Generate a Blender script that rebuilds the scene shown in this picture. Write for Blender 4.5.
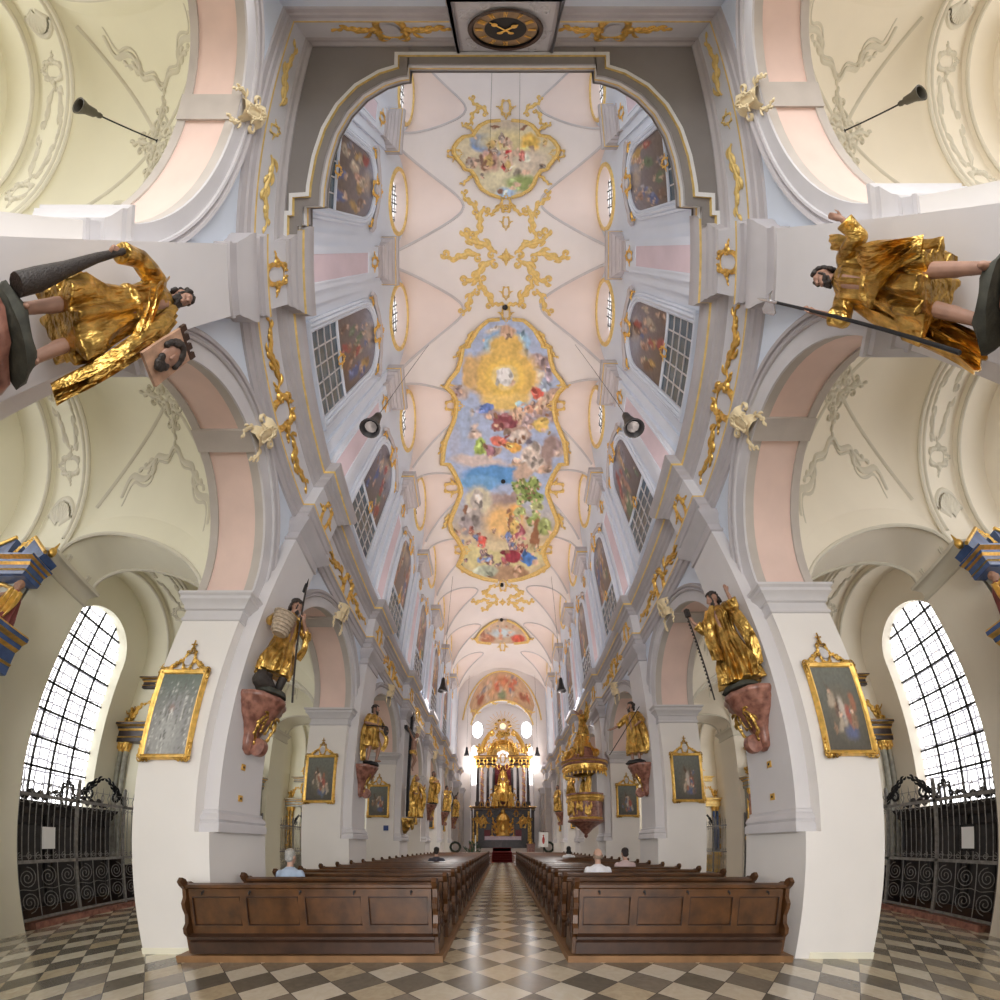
import bpy, bmesh, math, random
from math import sin, cos, tan, pi, sqrt, radians, atan2, sinh, asinh, hypot
from mathutils import Vector, Matrix, noise
for o in list(bpy.data.objects): bpy.data.objects.remove(o)
SC = bpy.context.scene
COL = SC.collection
EYE = 1.7                      # eye height above the floor
R, PX, HY = 379.0, 502.0, 845.0  # the lens: pixels per radian, principal column, horizon row (frame 1000 x 1000)

# ---------------------------------------------------------------- camera
# The photograph is a stitched vertical panorama: a Mercator cylinder whose axis runs left-right.
LENS = '''shader panorama_lens(output point position = 0.0, output vector direction = 0.0, output color throughput = 1.0)
{
  vector rp = P;
  float mu = (rp[0] - %f) * %f;
  float ph = (rp[1] - %f) * %f;
  float th = 1.0 / cosh(mu);
  direction = vector(tanh(mu), sin(ph) * th, cos(ph) * th);
}
''' % (PX/1000, 1000/R, 1-HY/1000, 1000/R)
cd = bpy.data.cameras.new('camera')
cam = bpy.data.objects.new('camera', cd); COL.objects.link(cam); SC.camera = cam
cam.location = (0, 0, EYE); cam.rotation_euler = (pi/2, 0, 0)
cd.clip_start = 0.05; cd.clip_end = 500
try:
    tx = bpy.data.texts.new('panorama_lens.osl'); tx.write(LENS)
    cd.type = 'CUSTOM'; cd.custom_mode = 'INTERNAL'; cd.custom_shader = tx
    if not cd.custom_bytecode:
        from cycles import osl
        osl.update_custom_camera_shader(cd, lambda *a: None)
    if not cd.custom_bytecode: raise RuntimeError('lens')
except Exception as ex:
    print('lens fallback', ex)
    cd.type = 'PANO'; cd.panorama_type = 'FISHEYE_EQUIDISTANT'; cd.fisheye_fov = radians(151)
    cam.rotation_euler = (pi/2 + (HY-500)/R, 0, 0)

# ---------------------------------------------------------------- sky, exposure
W = bpy.data.worlds.new('daylight'); SC.world = W; W.use_nodes = True
W.node_tree.nodes['Background'].inputs[0].default_value = (0.93, 0.96, 1.0, 1)
W.node_tree.nodes['Background'].inputs[1].default_value = .8
SC.view_settings.view_transform = 'Standard'; SC.view_settings.look = 'None'
SC.view_settings.exposure = 1.0; SC.view_settings.gamma = 1.0; SC.view_settings.use_curve_mapping = False
try:
    SC.cycles.max_bounces = 10; SC.cycles.diffuse_bounces = 6; SC.cycles.glossy_bounces = 4
    SC.cycles.sample_clamp_indirect = 6
except Exception: pass
def area_light(name, loc, direction, sx, sy, power, col=(1,1,1), spread=pi):
    l = bpy.data.lights.new(name, 'AREA'); l.shape = 'RECTANGLE'; l.size = sx; l.size_y = sy
    l.energy = power; l.color = col; l.spread = spread
    o = bpy.data.objects.new(name, l); COL.objects.link(o); o.location = loc
    o.rotation_euler = Vector(direction).to_track_quat('-Z', 'Y').to_euler()
    return o
# floodlights that stand on the main cornice and wash the vault
for sg in (-1, 1):
    for k in range(-1, 7):
        y = 0.5 + 6.05*k + 3.02 - (0.25 if sg > 0 else 0)
        area_light('cornice_floodlight', (sg*4.95, y+3.02, 10.6), (-sg*0.75, 0, 1), 2.2, 0.2, 46, (1.0, .84, .75), radians(120))
# added unseen fill lamps behind the camera for the lower nave and aisles
area_light('west_fill', (0, -9, 3.2), (0, 1, .12), 9, 5, 420, (1.0, .98, .95))
for sg in (-1, 1): area_light('aisle_fill', (sg*9.0, -8.5, 4.0), (0, 1, .12), 4, 6, 110, (1.0, .98, .94))  # added aisle fill, no source in view

# ---------------------------------------------------------------- helpers
def node_mat(name):
    m = bpy.data.materials.new(name); m.use_nodes = True
    nt = m.node_tree; b = nt.nodes['Principled BSDF']
    return m, nt, b
def lk(nt, a, b): nt.links.new(a, b)
def mat(name, c, rough=.7, metal=0., var=.06, scale=3., bump=0., bscale=20., bdist=.02, bz=1., c2=None, detail=4., coord='Object', spec=.5):
    m, nt, b = node_mat(name)
    b.inputs['Roughness'].default_value = rough; b.inputs['Metallic'].default_value = metal
    b.inputs['Specular IOR Level'].default_value = spec
    tc = nt.nodes.new('ShaderNodeTexCoord')
    n = nt.nodes.new('ShaderNodeTexNoise'); n.inputs['Scale'].default_value = scale; n.inputs['Detail'].default_value = detail
    lk(nt, tc.outputs[coord], n.inputs['Vector'])
    r = nt.nodes.new('ShaderNodeValToRGB'); r.color_ramp.elements[0].position = .3; r.color_ramp.elements[1].position = .7
    a = tuple(max(0, x*(1-var)) for x in c); d = tuple(min(1, x*(1+var)) for x in (c2 or c))
    r.color_ramp.elements[0].color = (*a, 1); r.color_ramp.elements[1].color = (*d, 1)
    lk(nt, n.outputs['Fac'], r.inputs['Fac']); lk(nt, r.outputs['Color'], b.inputs['Base Color'])
    if bump:
        n2 = nt.nodes.new('ShaderNodeTexNoise'); n2.inputs['Scale'].default_value = bscale; n2.inputs['Detail'].default_value = 3
        mpb = nt.nodes.new('ShaderNodeMapping'); mpb.inputs['Scale'].default_value = (1, 1, bz); lk(nt, tc.outputs[coord], mpb.inputs['Vector']); lk(nt, mpb.outputs[0], n2.inputs['Vector'])
        bp = nt.nodes.new('ShaderNodeBump'); bp.inputs['Strength'].default_value = bump; bp.inputs['Distance'].default_value = bdist
        lk(nt, n2.outputs['Fac'], bp.inputs['Height']); lk(nt, bp.outputs['Normal'], b.inputs['Normal'])
    return m
def emit_mat(name, c, s):
    m, nt, b = node_mat(name)
    b.inputs['Base Color'].default_value = (*c, 1); b.inputs['Emission Color'].default_value = (*c, 1); b.inputs['Emission Strength'].default_value = s
    return m
def vcol_mat(name, rough=.6, nscale=0., namp=0.):
    m, nt, b = node_mat(name)
    a = nt.nodes.new('ShaderNodeVertexColor'); a.layer_name = 'paint'
    b.inputs['Roughness'].default_value = rough
    lk(nt, a.outputs['Color'], b.inputs['Base Color'])
    return m
M = {}
M['nave'] = mat('nave_plaster', (.67,.73,.83), .8, var=.03, scale=.6)
M['pillar'] = mat('pillar_plaster', (.80,.765,.735), .8, var=.03, scale=.8)
M['pilaster'] = mat('pilaster_plaster', (.68,.655,.66), .75, var=.04, scale=.9)
M['mould'] = mat('moulding_stone', (.50,.47,.485), .7, var=.06, scale=1.5)
M['mouldl'] = mat('moulding_light', (.62,.60,.615), .7, var=.05, scale=1.5)
M['frieze'] = mat('frieze_plaster', (.70,.69,.72), .8, var=.03, scale=1.)
M['pink'] = mat('pink_panel', (.80,.60,.53), .7, var=.06, scale=1.2)
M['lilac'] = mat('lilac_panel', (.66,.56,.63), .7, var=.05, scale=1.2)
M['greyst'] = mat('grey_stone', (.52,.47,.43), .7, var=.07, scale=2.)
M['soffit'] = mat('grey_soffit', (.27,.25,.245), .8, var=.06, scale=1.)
M['cream'] = mat('cream_plaster', (.84,.805,.66), .8, var=.025, scale=.7)
M['creamr'] = mat('warm_plaster', (.86,.795,.68), .8, var=.025, scale=.7)
M['stucco'] = mat('stucco_white', (.68,.64,.54), .75, var=.03, scale=3.)
M['vault'] = mat('vault_plaster', (.84,.80,.79), .8, var=.03, scale=.5)
M['peach'] = mat('peach_tint', (.86,.755,.715), .8, var=.04, scale=.4)  # tints the lunettes and oval window reveals pinker than the vault
M['gold'] = mat('gilding', (.80,.50,.13), .32, .8, var=.22, scale=9., bump=.25, bscale=30)
M['goldp'] = mat('gold_paint', (.82,.60,.22), .45, .25, var=.15, scale=6.)
M['golddk'] = mat('shaded_gilding', (.40,.21,.04), .30, .93, var=.5, scale=6., c2=(.70,.43,.12), bump=1., bscale=9., bdist=.10, bz=.35)  # dark mottling puts the shade of folds into the gold colour
M['darkmar'] = mat('dark_marbling', (.035,.024,.026), .35, var=.5, scale=5., detail=8)
M['redmarble'] = mat('red_marble', (.23,.085,.06), .3, var=.4, scale=8., c2=(.30,.14,.10), detail=8)
M['skin'] = mat('carved_skin', (.36,.20,.14), .5, var=.12, scale=12.)
M['hair'] = mat('carved_hair', (.03,.022,.018), .55, var=.3, scale=20., bump=.6, bscale=60)
M['black'] = mat('black_metal', (.015,.015,.017), .45, .2, var=.2, scale=10.)
M['iron'] = mat('wrought_iron', (.27,.26,.25), .45, .6, var=.25, scale=12.)
M['wood'] = mat('pew_oak', (.066,.025,.007), .32, var=.3, scale=4., c2=(.10,.040,.012))
M['oaklight'] = mat('worn_oak', (.25,.13,.055), .5, var=.25, scale=3.)
M['confess'] = mat('black_stained_wood', (.035,.032,.034), .4, var=.3, scale=5.)
M['wooddk'] = mat('dark_walnut', (.05,.022,.012), .4, var=.3, scale=5.)
M['lattice'] = mat('lattice_glass', (.10,.14,.18), .15, var=.2, scale=2.)
M['lead'] = mat('lead_bars', (.05,.05,.055), .6, var=.1)
M['whitepaint'] = mat('white_paint', (.82,.82,.82), .6, var=.02)

class MB:
    def __init__(s): s.v = []; s.f = []; s.m = []; s.c = None
    def add(s, vs, fs, m=0):
        o = len(s.v); s.v.extend(vs)
        for f in fs: s.f.append(tuple(i+o for i in f)); s.m.append(m)
        return o
    def box(s, x0, x1, y0, y1, z0, z1, m=0):
        if x0 > x1: x0, x1 = x1, x0
        vs = [(x0,y0,z0),(x1,y0,z0),(x1,y1,z0),(x0,y1,z0),(x0,y0,z1),(x1,y0,z1),(x1,y1,z1),(x0,y1,z1)]
        s.add(vs, [(3,2,1,0),(4,5,6,7),(0,1,5,4),(1,2,6,5),(2,3,7,6),(3,0,4,7)], m)
    def quad(s, a, b, c, d, m=0): s.add([a,b,c,d], [(0,1,2,3)], m)
    def loft(s, rings, m=0, close=True, cap=True):
        n = len(rings[0]); o = len(s.v)
        for r in rings: s.v.extend(r)
        e = n if close else n-1
        for i in range(len(rings)-1):
            for j in range(e):
                a = o+i*n+j; b = o+i*n+(j+1) % n
                s.f.append((a, b, b+n, a+n)); s.m.append(m)
        if cap and close:
            s.f.append(tuple(o+j for j in range(n))[::-1]); s.m.append(m)
            s.f.append(tuple(o+(len(rings)-1)*n+j for j in range(n))); s.m.append(m)
    def lathe(s, prof, c=(0,0,0), n=20, m=0, a0=0., a1=2*pi, sx=1., sy=1., cap=True):
        full = abs(a1-a0-2*pi) < 1e-6
        k = n if full else n+1
        rings = []
        for r, z in prof:
            rings.append([(c[0]+sx*r*cos(a0+(a1-a0)*i/n), c[1]+sy*r*sin(a0+(a1-a0)*i/n), c[2]+z) for i in range(k)])
        s.loft(rings, m, close=full, cap=cap)
    def tube(s, path, r, n=8, m=0, cap=True):
        P = [Vector(p) for p in path]; L = len(P)
        rs = r if isinstance(r, (list, tuple)) else [r]*L
        rings = []; up = None
        for i in range(L):
            t = (P[min(i+1, L-1)]-P[max(i-1, 0)])
            t = t.normalized() if t.length > 1e-9 else Vector((0,0,1))
            if up is None:
                up = Vector((0,0,1)) if abs(t.z) < .9 else Vector((1,0,0))
            a = up - t*up.dot(t)
            if a.length < 1e-6: a = t.orthogonal()
            a.normalize(); up = a; b = t.cross(a)
            rings.append([tuple(P[i]+(a*cos(2*pi*j/n)+b*sin(2*pi*j/n))*rs[i]) for j in range(n)])
        s.loft(rings, m, cap=cap)
    def ell(s, c, r, nu=14, nv=9, m=0, rot=None):
        rings = []
        for i in range(nv+1):
            th = -pi/2 + pi*i/nv; k = max(cos(th), .02); ring = []
            for j in range(nu):
                p = Vector((r[0]*k*cos(2*pi*j/nu), r[1]*k*sin(2*pi*j/nu), r[2]*sin(th)))
                if rot: p = rot @ p
                ring.append((c[0]+p.x, c[1]+p.y, c[2]+p.z))
            rings.append(ring)
        s.loft(rings, m)
    def capsule(s, a, b, ra, rb, n=10, m=0):
        a = Vector(a); b = Vector(b); d = (b-a); L = max(d.length, 1e-6); d /= L
        ps = []; rs = []
        for q in (-90,-60,-30,0): ps.append(a+d*ra*sin(radians(q))); rs.append(max(.002, ra*cos(radians(q))))
        for q in (0,30,60,90): ps.append(b+d*rb*sin(radians(q))); rs.append(max(.002, rb*cos(radians(q))))
        s.tube(ps, rs, n, m)
    def grid(s, P, m=0, mf=None):
        nu = len(P); nv = len(P[0]); o = len(s.v)
        for r in P: s.v.extend(r)
        for i in range(nu-1):
            for j in range(nv-1):
                s.f.append((o+i*nv+j, o+(i+1)*nv+j, o+(i+1)*nv+j+1, o+i*nv+j+1)); s.m.append(mf(i, j) if mf else m)
    def sweep(s, path, prof, inward=1, z=None, mats=None, closed=False):
        """plan path [(x,y)], profile [(projection, z)]; projection goes to the left of the path (x inward)"""
        n = len(path); out = []
        def nrm(a, b):
            dx, dy = b[0]-a[0], b[1]-a[1]; L = hypot(dx, dy) or 1
            return (-dy/L*inward, dx/L*inward)
        for i in range(n):
            if closed: a = nrm(path[i-1], path[i]); b = nrm(path[i], path[(i+1) % n])
            else:
                a = nrm(path[max(i-1,0)], path[max(i-1,0)+1]); b = nrm(path[min(i,n-2)], path[min(i,n-2)+1])
            k = 1+a[0]*b[0]+a[1]*b[1]
            k = max(k, .25)
            out.append(((a[0]+b[0])/k, (a[1]+b[1])/k))
        rings = [[(path[i][0]+out[i][0]*p, path[i][1]+out[i][1]*p, zz) for p, zz in prof] for i in range(n)]
        if closed: rings.append(rings[0])
        s.grid(rings, 0, (lambda i, j: mats[j]) if mats else None)
    def ribbon(s, pts, w, hgt, f, m=0, n=5):
        """raised ribbon along 2D points, cross-section a half ellipse; f(u,v,e) -> 3D point lifted by e"""
        L = len(pts); rings = []
        for i in range(L):
            a = pts[max(i-1,0)]; b = pts[min(i+1,L-1)]
            dx, dy = b[0]-a[0], b[1]-a[1]; l = hypot(dx, dy) or 1
            nx, ny = -dy/l, dx/l; wi = w[i] if isinstance(w, (list,tuple)) else w
            hi = hgt*min(1, wi/max(1e-6, (max(w) if isinstance(w,(list,tuple)) else w)))
            ring = []
            for j in range(n):
                q = pi*j/(n-1)
                ring.append(f(pts[i][0]+nx*wi*cos(q), pts[i][1]+ny*wi*cos(q), hi*sin(q)))
            rings.append(ring)
        s.loft(rings, m, close=False)
    def build(s, name, mats, parent=None, smooth=None, loc=None):
        me = bpy.data.meshes.new(name); me.from_pydata(s.v, [], s.f)
        for mm in (mats if isinstance(mats, (list,tuple)) else [mats]): me.materials.append(M[mm] if isinstance(mm, str) else mm)
        if any(s.m): me.polygons.foreach_set('material_index', s.m)
        if s.c:
            ca = me.color_attributes.new('paint', 'FLOAT_COLOR', 'POINT')
            ca.data.foreach_set('color', [q for c in s.c for q in (*c, 1.)])
        if smooth:
            me.polygons.foreach_set('use_smooth', [True]*len(s.f))
            if smooth < 180: me.set_sharp_from_angle(angle=radians(smooth))
        me.update()
        o = bpy.data.objects.new(name, me); COL.objects.link(o)
        if parent is not None: o.parent = parent
        if loc: o.location = loc
        return o
def tag(o, label, cat, group=None):
    o['label'] = label; o['category'] = cat
    if group: o['group'] = group
    return o
def thing(name, label, cat, loc=(0,0,0), rz=0., group=None):
    o = bpy.data.objects.new(name, None); COL.objects.link(o); o.location = loc; o.rotation_euler = (0,0,rz)
    o.empty_display_size = .2
    return tag(o, label, cat, group)
def struct(o): o['kind'] = 'structure'; return o
def sroot(name, loc=(0,0,0)):
    o = bpy.data.objects.new(name, None); COL.objects.link(o); o.location = loc; o['kind'] = 'structure'; return o
def copy_tree(o, parent=None):
    c = o.copy(); COL.objects.link(c)
    if parent is not None: c.parent = parent; c.matrix_parent_inverse = o.matrix_parent_inverse
    for ch in o.children: copy_tree(ch, c)
    return c
def ray(px, py):
    mu = (px-PX)/R; ph = (HY-py)/R
    return Vector((math.tanh(mu), cos(ph)/math.cosh(mu), sin(ph)/math.cosh(mu)))
def on_x(px, py, x): d = ray(px, py); k = x/d.x; return Vector((x, d.y*k, EYE+d.z*k))
def on_y(px, py, y): d = ray(px, py); k = y/d.y; return Vector((d.x*k, y, EYE+d.z*k))
def on_z(px, py, z): d = ray(px, py); k = (z-EYE)/d.z; return Vector((d.x*k, d.y*k, z))
def ordinal(i): return ['first','second','third','fourth','fifth','sixth','seventh','eighth','ninth','tenth','eleventh','twelfth','thirteenth','fourteenth','fifteenth','sixteenth','seventeenth','eighteenth','nineteenth','twentieth','twenty-first','twenty-second','twenty-third','twenty-fourth','twenty-fifth','twenty-sixth','twenty-seventh','twenty-eighth','twenty-ninth','thirtieth'][i]
SIDES = ((-1, 'left'), (1, 'right'))
BAY = 6.05
def yc(k, sg): return 0.5 + BAY*k - (0.25 if sg > 0 else 0)
XW, XB, XP = 5.2, 6.55, 4.9          # nave wall face, aisle face, pilaster face
ZS, ARISE = 6.1, 2.0                # arch springing and rise
XC = 5.5                             # clerestory wall
ZV0, VR = 19.1, 5.1                  # nave vault springing and rise
SPAN = BAY/2-.8
YEND = 44.6
# ================================================================ STRUCTURE
def arch(d, s=SPAN, r=ARISE, z=ZS): return z + r*sqrt(max(0, 1-(d/s)**2))
# floor: diagonal chequer of stone slabs
def floor_mat():
    m, nt, b = node_mat('stone_chequer')
    tc = nt.nodes.new('ShaderNodeTexCoord'); mp = nt.nodes.new('ShaderNodeMapping')
    mp.inputs['Rotation'].default_value = (0,0,pi/4); mp.inputs['Scale'].default_value = (1/.53,)*3
    lk(nt, tc.outputs['Object'], mp.inputs['Vector'])
    ch = nt.nodes.new('ShaderNodeTexChecker'); ch.inputs['Scale'].default_value = 1.
    lk(nt, mp.outputs[0], ch.inputs['Vector'])
    fl = nt.nodes.new('ShaderNodeVectorMath'); fl.operation = 'FLOOR'; lk(nt, mp.outputs[0], fl.inputs[0])
    wn = nt.nodes.new('ShaderNodeTexWhiteNoise'); wn.noise_dimensions = '2D'; lk(nt, fl.outputs[0], wn.inputs['Vector'])
    r1 = nt.nodes.new('ShaderNodeValToRGB'); r2 = nt.nodes.new('ShaderNodeValToRGB')
    for r, cs in ((r1, ((.12,.105,.08),(.20,.175,.135),(.29,.25,.20))), (r2, ((.50,.41,.27),(.64,.57,.44),(.70,.65,.54)))):
        r.color_ramp.elements[0].color = (*cs[0],1); r.color_ramp.elements[1].color = (*cs[2],1)
        e = r.color_ramp.elements.new(.5); e.color = (*cs[1],1); lk(nt, wn.outputs['Value'], r.inputs['Fac'])
    ns = nt.nodes.new('ShaderNodeTexNoise'); ns.inputs['Scale'].default_value = 3.; ns.inputs['Detail'].default_value = 8; ns.inputs['Distortion'].default_value = 1.5
    lk(nt, mp.outputs[0], ns.inputs['Vector'])
    mx = nt.nodes.new('ShaderNodeMixRGB'); lk(nt, ch.outputs['Fac'], mx.inputs[0]); lk(nt, r1.outputs[0], mx.inputs[1]); lk(nt, r2.outputs[0], mx.inputs[2])
    ov = nt.nodes.new('ShaderNodeMixRGB'); ov.blend_type = 'OVERLAY'; ov.inputs[0].default_value = .3
    lk(nt, mx.outputs[0], ov.inputs[1]); lk(nt, ns.outputs['Fac'], ov.inputs[2])
    # joints between the slabs
    fr = nt.nodes.new('ShaderNodeVectorMath'); fr.operation = 'FRACTION'; lk(nt, mp.outputs[0], fr.inputs[0])
    sx = nt.nodes.new('ShaderNodeSeparateXYZ'); lk(nt, fr.outputs[0], sx.inputs[0])
    def m2(op, a, b_):
        q = nt.nodes.new('ShaderNodeMath'); q.operation = op
        for i, z in enumerate((a, b_)):
            if isinstance(z, (int, float)): q.inputs[i].default_value = z
            else: lk(nt, z, q.inputs[i])
        return q.outputs[0]
    ex = m2('ABSOLUTE', m2('SUBTRACT', sx.outputs[0], .5), 0); ey = m2('ABSOLUTE', m2('SUBTRACT', sx.outputs[1], .5), 0)
    jt = m2('GREATER_THAN', m2('MAXIMUM', ex, ey), .488)
    jm = nt.nodes.new('ShaderNodeMixRGB'); lk(nt, jt, jm.inputs[0]); lk(nt, ov.outputs[0], jm.inputs[1]); jm.inputs[2].default_value = (.12,.105,.09,1)
    lk(nt, jm.outputs[0], b.inputs['Base Color'])
    b.inputs['Roughness'].default_value = .24
    rr = nt.nodes.new('ShaderNodeMapRange'); rr.inputs[3].default_value = .10; rr.inputs[4].default_value = .26
    lk(nt, ns.outputs['Fac'], rr.inputs[0]); lk(nt, rr.outputs[0], b.inputs['Roughness'])
    return m
M['floor'] = floor_mat()
b = MB(); b.grid([[(x, y, 0) for y in (-8, 20, 58)] for x in (-16, 0, 16)])
struct(b.build('floor', 'floor'))

# nave arcade walls with the clerestory above
NA = 28
for sg, sn in SIDES:
    b = MB(); soff = MB(); arv = MB()
    rng = range(-1, 6)
    for i in rng:
        y0, y1 = yc(i, sg), yc(i+1, sg); ym = (y0+y1)/2
        ds = [-BAY/2, -SPAN] + [-SPAN*cos(pi*j/NA) for j in range(1, NA)] + [SPAN, BAY/2]
        for X, zt in ((XW, 10.6), (XB, 11.5)):
            P = []
            for j, d in enumerate(ds):
                zl = ZS if j in (0, len(ds)-1) else arch(d)
                P.append([(sg*X, ym+d, zl), (sg*X, ym+d, zt)])
            b.grid(P)
        xs = [XW, XW+.2, XW+.2, XB-.2, XB-.2, XB]; ins = [0, 0, .035, .035, 0, 0]
        P = []
        for j in range(NA+1):
            th = pi*j/NA
            P.append([(sg*x, ym-(SPAN+e)*cos(th), ZS+(ARISE+e)*sin(th)) for x, e in zip(xs, ins)])
        soff.grid(P, 0, lambda i_, j_: 1 if j_ in (2,) else 0)
        # keystone band on the soffit
        P = [[(sg*(x), ym-(SPAN-.03)*cos(th), ZS+(ARISE-.03)*sin(th)) for x in (XW-.05, XB+.02)] for th in [pi/2+q*.055 for q in (-2,-1,0,1,2)]]
        soff.grid(P, 0)
        for q in (-.11, .11):
            th = pi/2+q
            soff.quad(*[(sg*x, ym-(SPAN-e)*cos(th), ZS+(ARISE-e)*sin(th)) for x, e in ((XW-.05,.03),(XB,.03),(XB,-.05),(XW-.05,-.05))], 0)
        prof = [(-.0,.0),(.0,.05),(.27,.05),(.275,.10),(.31,.12),(.345,.08),(.37,.08),(.38,.13),(.43,.15),(.46,.10),(.46,0)]
        P = []
        for j in range(NA*2+1):
            th = pi*j/NA/2
            nx, nz = -cos(th)*ARISE, sin(th)*SPAN; l = hypot(nx, nz); nx /= l; nz /= l
            P.append([(sg*(XW-e), ym-SPAN*cos(th)+nx*n, ZS+ARISE*sin(th)+nz*n) for n, e in prof])
        arv.grid(P, 0, lambda i_, j_: 0 if j_ < 3 else 1)
    # solid end walls east of the arcade, sanctuary
    ye = yc(6, sg)
    b.quad((sg*XC, yc(7, sg)-.05, 10.5), (sg*XC, YEND+.1, 10.5), (sg*XC, YEND+.1, 24.6), (sg*XC, yc(7, sg)-.05, 24.6))
    b.quad((sg*XW, ye, 0), (sg*XW, YEND, 0), (sg*XW, YEND, 10.6), (sg*XW, ye, 10.6))
    # ledge + clerestory wall
    b.quad((sg*XW, -13, 10.5), (sg*XW, YEND, 10.5), (sg*XC, YEND, 10.5), (sg*XC, -13, 10.5))
    for i in range(-2, 7):
        y0, y1 = yc(i, sg), min(yc(i+1, sg), YEND); ym = yc(i, sg)+BAY/2
        b.quad((sg*XC, y0, 10.5), (sg*XC, y1, 10.5), (sg*XC, y1, ZV0), (sg*XC, y0, ZV0))
        n = 48; zc, rr = 21.45, 1.62
        P = []
        for j in range(n+1):
            a = 2*pi*j/n; dx, dz = cos(a), sin(a)
            hx, hz = BAY/2, (24.6-zc if dz > 0 else zc-ZV0)
            k = min(hx/max(1e-6, abs(dx)), hz/max(1e-6, abs(dz)))
            P.append([(sg*XC, ym+rr*dx, zc+rr*dz), (sg*XC, ym+k*dx, zc+k*dz)])
        b.grid(P)
        P = [[(sg*(XC+q*.55), ym+(rr-q*.22)*cos(2*pi*j/n), zc+(rr-q*.22)*sin(2*pi*j/n)) for q in (0,.5,1)] for j in range(n+1)]
        b.grid(P, 1)
    w = struct(b.build('wall_'+sn, ['nave', 'peach']))
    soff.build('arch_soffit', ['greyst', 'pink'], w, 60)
    arv.build('archivolt', ['mouldl', 'mould'], w, 40)

# pillars
def moulding_ring(b, x0, x1, y0, y1, prof, m=0):
    b.sweep([(x0,y0),(x1,y0),(x1,y1),(x0,y1)], prof, inward=-1, closed=True)
IMP = [(-.01,5.55),(.03,5.57),(.03,5.62),(.012,5.64),(.012,5.78),(.05,5.80),(.07,5.86),(.13,5.92),(.17,5.95),(.17,6.02),(.22,6.05),(.22,6.10),(-.1,6.11)]
CAPI = [(0,7.9),(.04,7.92),(.04,7.98),(.015,8.0),(.015,8.14),(.06,8.18),(.10,8.26),(.17,8.32),(.20,8.40),(.20,8.47),(.0,8.5)]
BASE = [(0,1.9),(.10,1.9),(.10,2.02),(.07,2.06),(.09,2.10),(.07,2.16),(.03,2.2),(.03,2.25),(0,2.26)]
for sg, sn in SIDES:
    for k in range(0, 7):
        y = yc(k, sg)
        p = sroot('pillar', (sg*5.8, y, 0))
        def L(x): return sg*x - sg*5.8
        b = MB(); b.box(L(XW), L(XB), -.8, .8, 1.9, 6.1); b.build('shaft', 'pillar', p)
        b = MB(); b.box(L(XW-.015), L(XB+.015), -.815, .815, 0, .1); b.build('foot', 'cream', p)
        b = MB(); b.box(L(XP), L(XB), -.8, .8, 0, 1.9); b.build('plinth', 'pillar', p)
        b = MB(); b.box(L(XP), L(XW+.01), -.6, .6, 1.9, 8.0); b.build('pilaster', 'pilaster', p)
        b = MB(); x0, x1 = sorted((L(XW), L(XB))); moulding_ring(b, x0, x1, -.8, .8, IMP); b.build('impost_capital', 'mouldl', p, 40)
        b = MB(); x0, x1 = sorted((L(XP), L(XW+.2))); moulding_ring(b, x0, x1, -.6, .6, BASE); b.build('base_moulding', 'mouldl', p, 40)
        b = MB(); moulding_ring(b, x0, x1, -.6, .6, CAPI); b.build('pilaster_capital', 'mould', p, 40)

# entablatures
ENT = [(0,8.52),(.05,8.54),(.05,8.70),(.09,8.73),(.09,8.86),(.14,8.90),(.14,8.96),(.02,9.02),(.02,9.80),(.07,9.84),(.09,9.92),(.16,9.97),(.18,10.04),(.27,10.09),(.29,10.16),(.35,10.22),(.37,10.30),(.37,10.46),(-.3,10.5)]
EM = [0,0,0,0,0,2,0,1,0,0,0,0,0,2,0,0,0,0]
YW = -5.1
for n, (sg, sn) in enumerate(SIDES):
    path = [(sg*XW, YEND)]
    for k in range(7, -1, -1):
        y = yc(k, sg)
        if y+.7 > YEND: continue
        path += [(sg*XW, y+.66), (sg*XP, y+.66), (sg*XP, y-.66), (sg*XW, y-.66)]
    b = MB(); b.sweep(path, ENT, inward=(-1 if sg > 0 else 1), mats=EM)
    b.sweep([path[-1], (sg*XW, YW)], ENT[:12]+[(.16,10.1)], inward=(-1 if sg > 0 else 1), mats=EM)
    struct(b.build('trim_%d' % (n+1), ['mould', 'frieze', 'goldp'], None, 35))
b = MB(); b.sweep([(-XW, YW), (XW, YW)], ENT[:12]+[(.16,10.1)], inward=1, mats=EM)
struct(b.build('trim_3', ['mould', 'frieze', 'goldp'], None, 35))
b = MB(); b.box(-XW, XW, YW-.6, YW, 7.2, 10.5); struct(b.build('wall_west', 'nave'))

# organ gallery soffit behind the photographer, with a curved front
GZ = 10.02
def gallery_edge():
    px = [(301,240),(301,226),(306,226),(306,208),(322,207),(323,188),(328,160),(336,135),(348,114),(364,97),(384,85),(400,80),(408,79),(408,68)]
    pts = [on_z(x+1, y, GZ+.22) for x, y in px]
    return [(p.x, p.y) for p in pts] + [(-p.x, p.y) for p in reversed(pts)]
GE = gallery_edge()
b = MB(); n = len(GE)
outer = [((-5.5 if x < 0 else 5.5), y) if abs(x) > 3.9 else ((-5.5 if x < 0 else 5.5) if abs(x) > 3.2 else x, -5.6) for x, y in GE]
for z in (GZ, GZ+.5):
    b.grid([[(GE[i][0], GE[i][1], z), (outer[i][0], outer[i][1], z)] for i in range(n)])
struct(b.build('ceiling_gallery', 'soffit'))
b = MB()
GP = [(-.32,GZ+.05),(-.32,GZ-.05),(-.22,GZ-.07),(-.20,GZ+.0),(-.10,GZ+.02),(-.08,GZ+.10),(-.02,GZ+.12),(0,GZ+.22),(.0,GZ+.30),(-.05,GZ+.34),(-.05,GZ+.6)]
b.sweep(GE, GP, inward=1, mats=[0,0,2,1,0,1,0,2,1,1])
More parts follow.
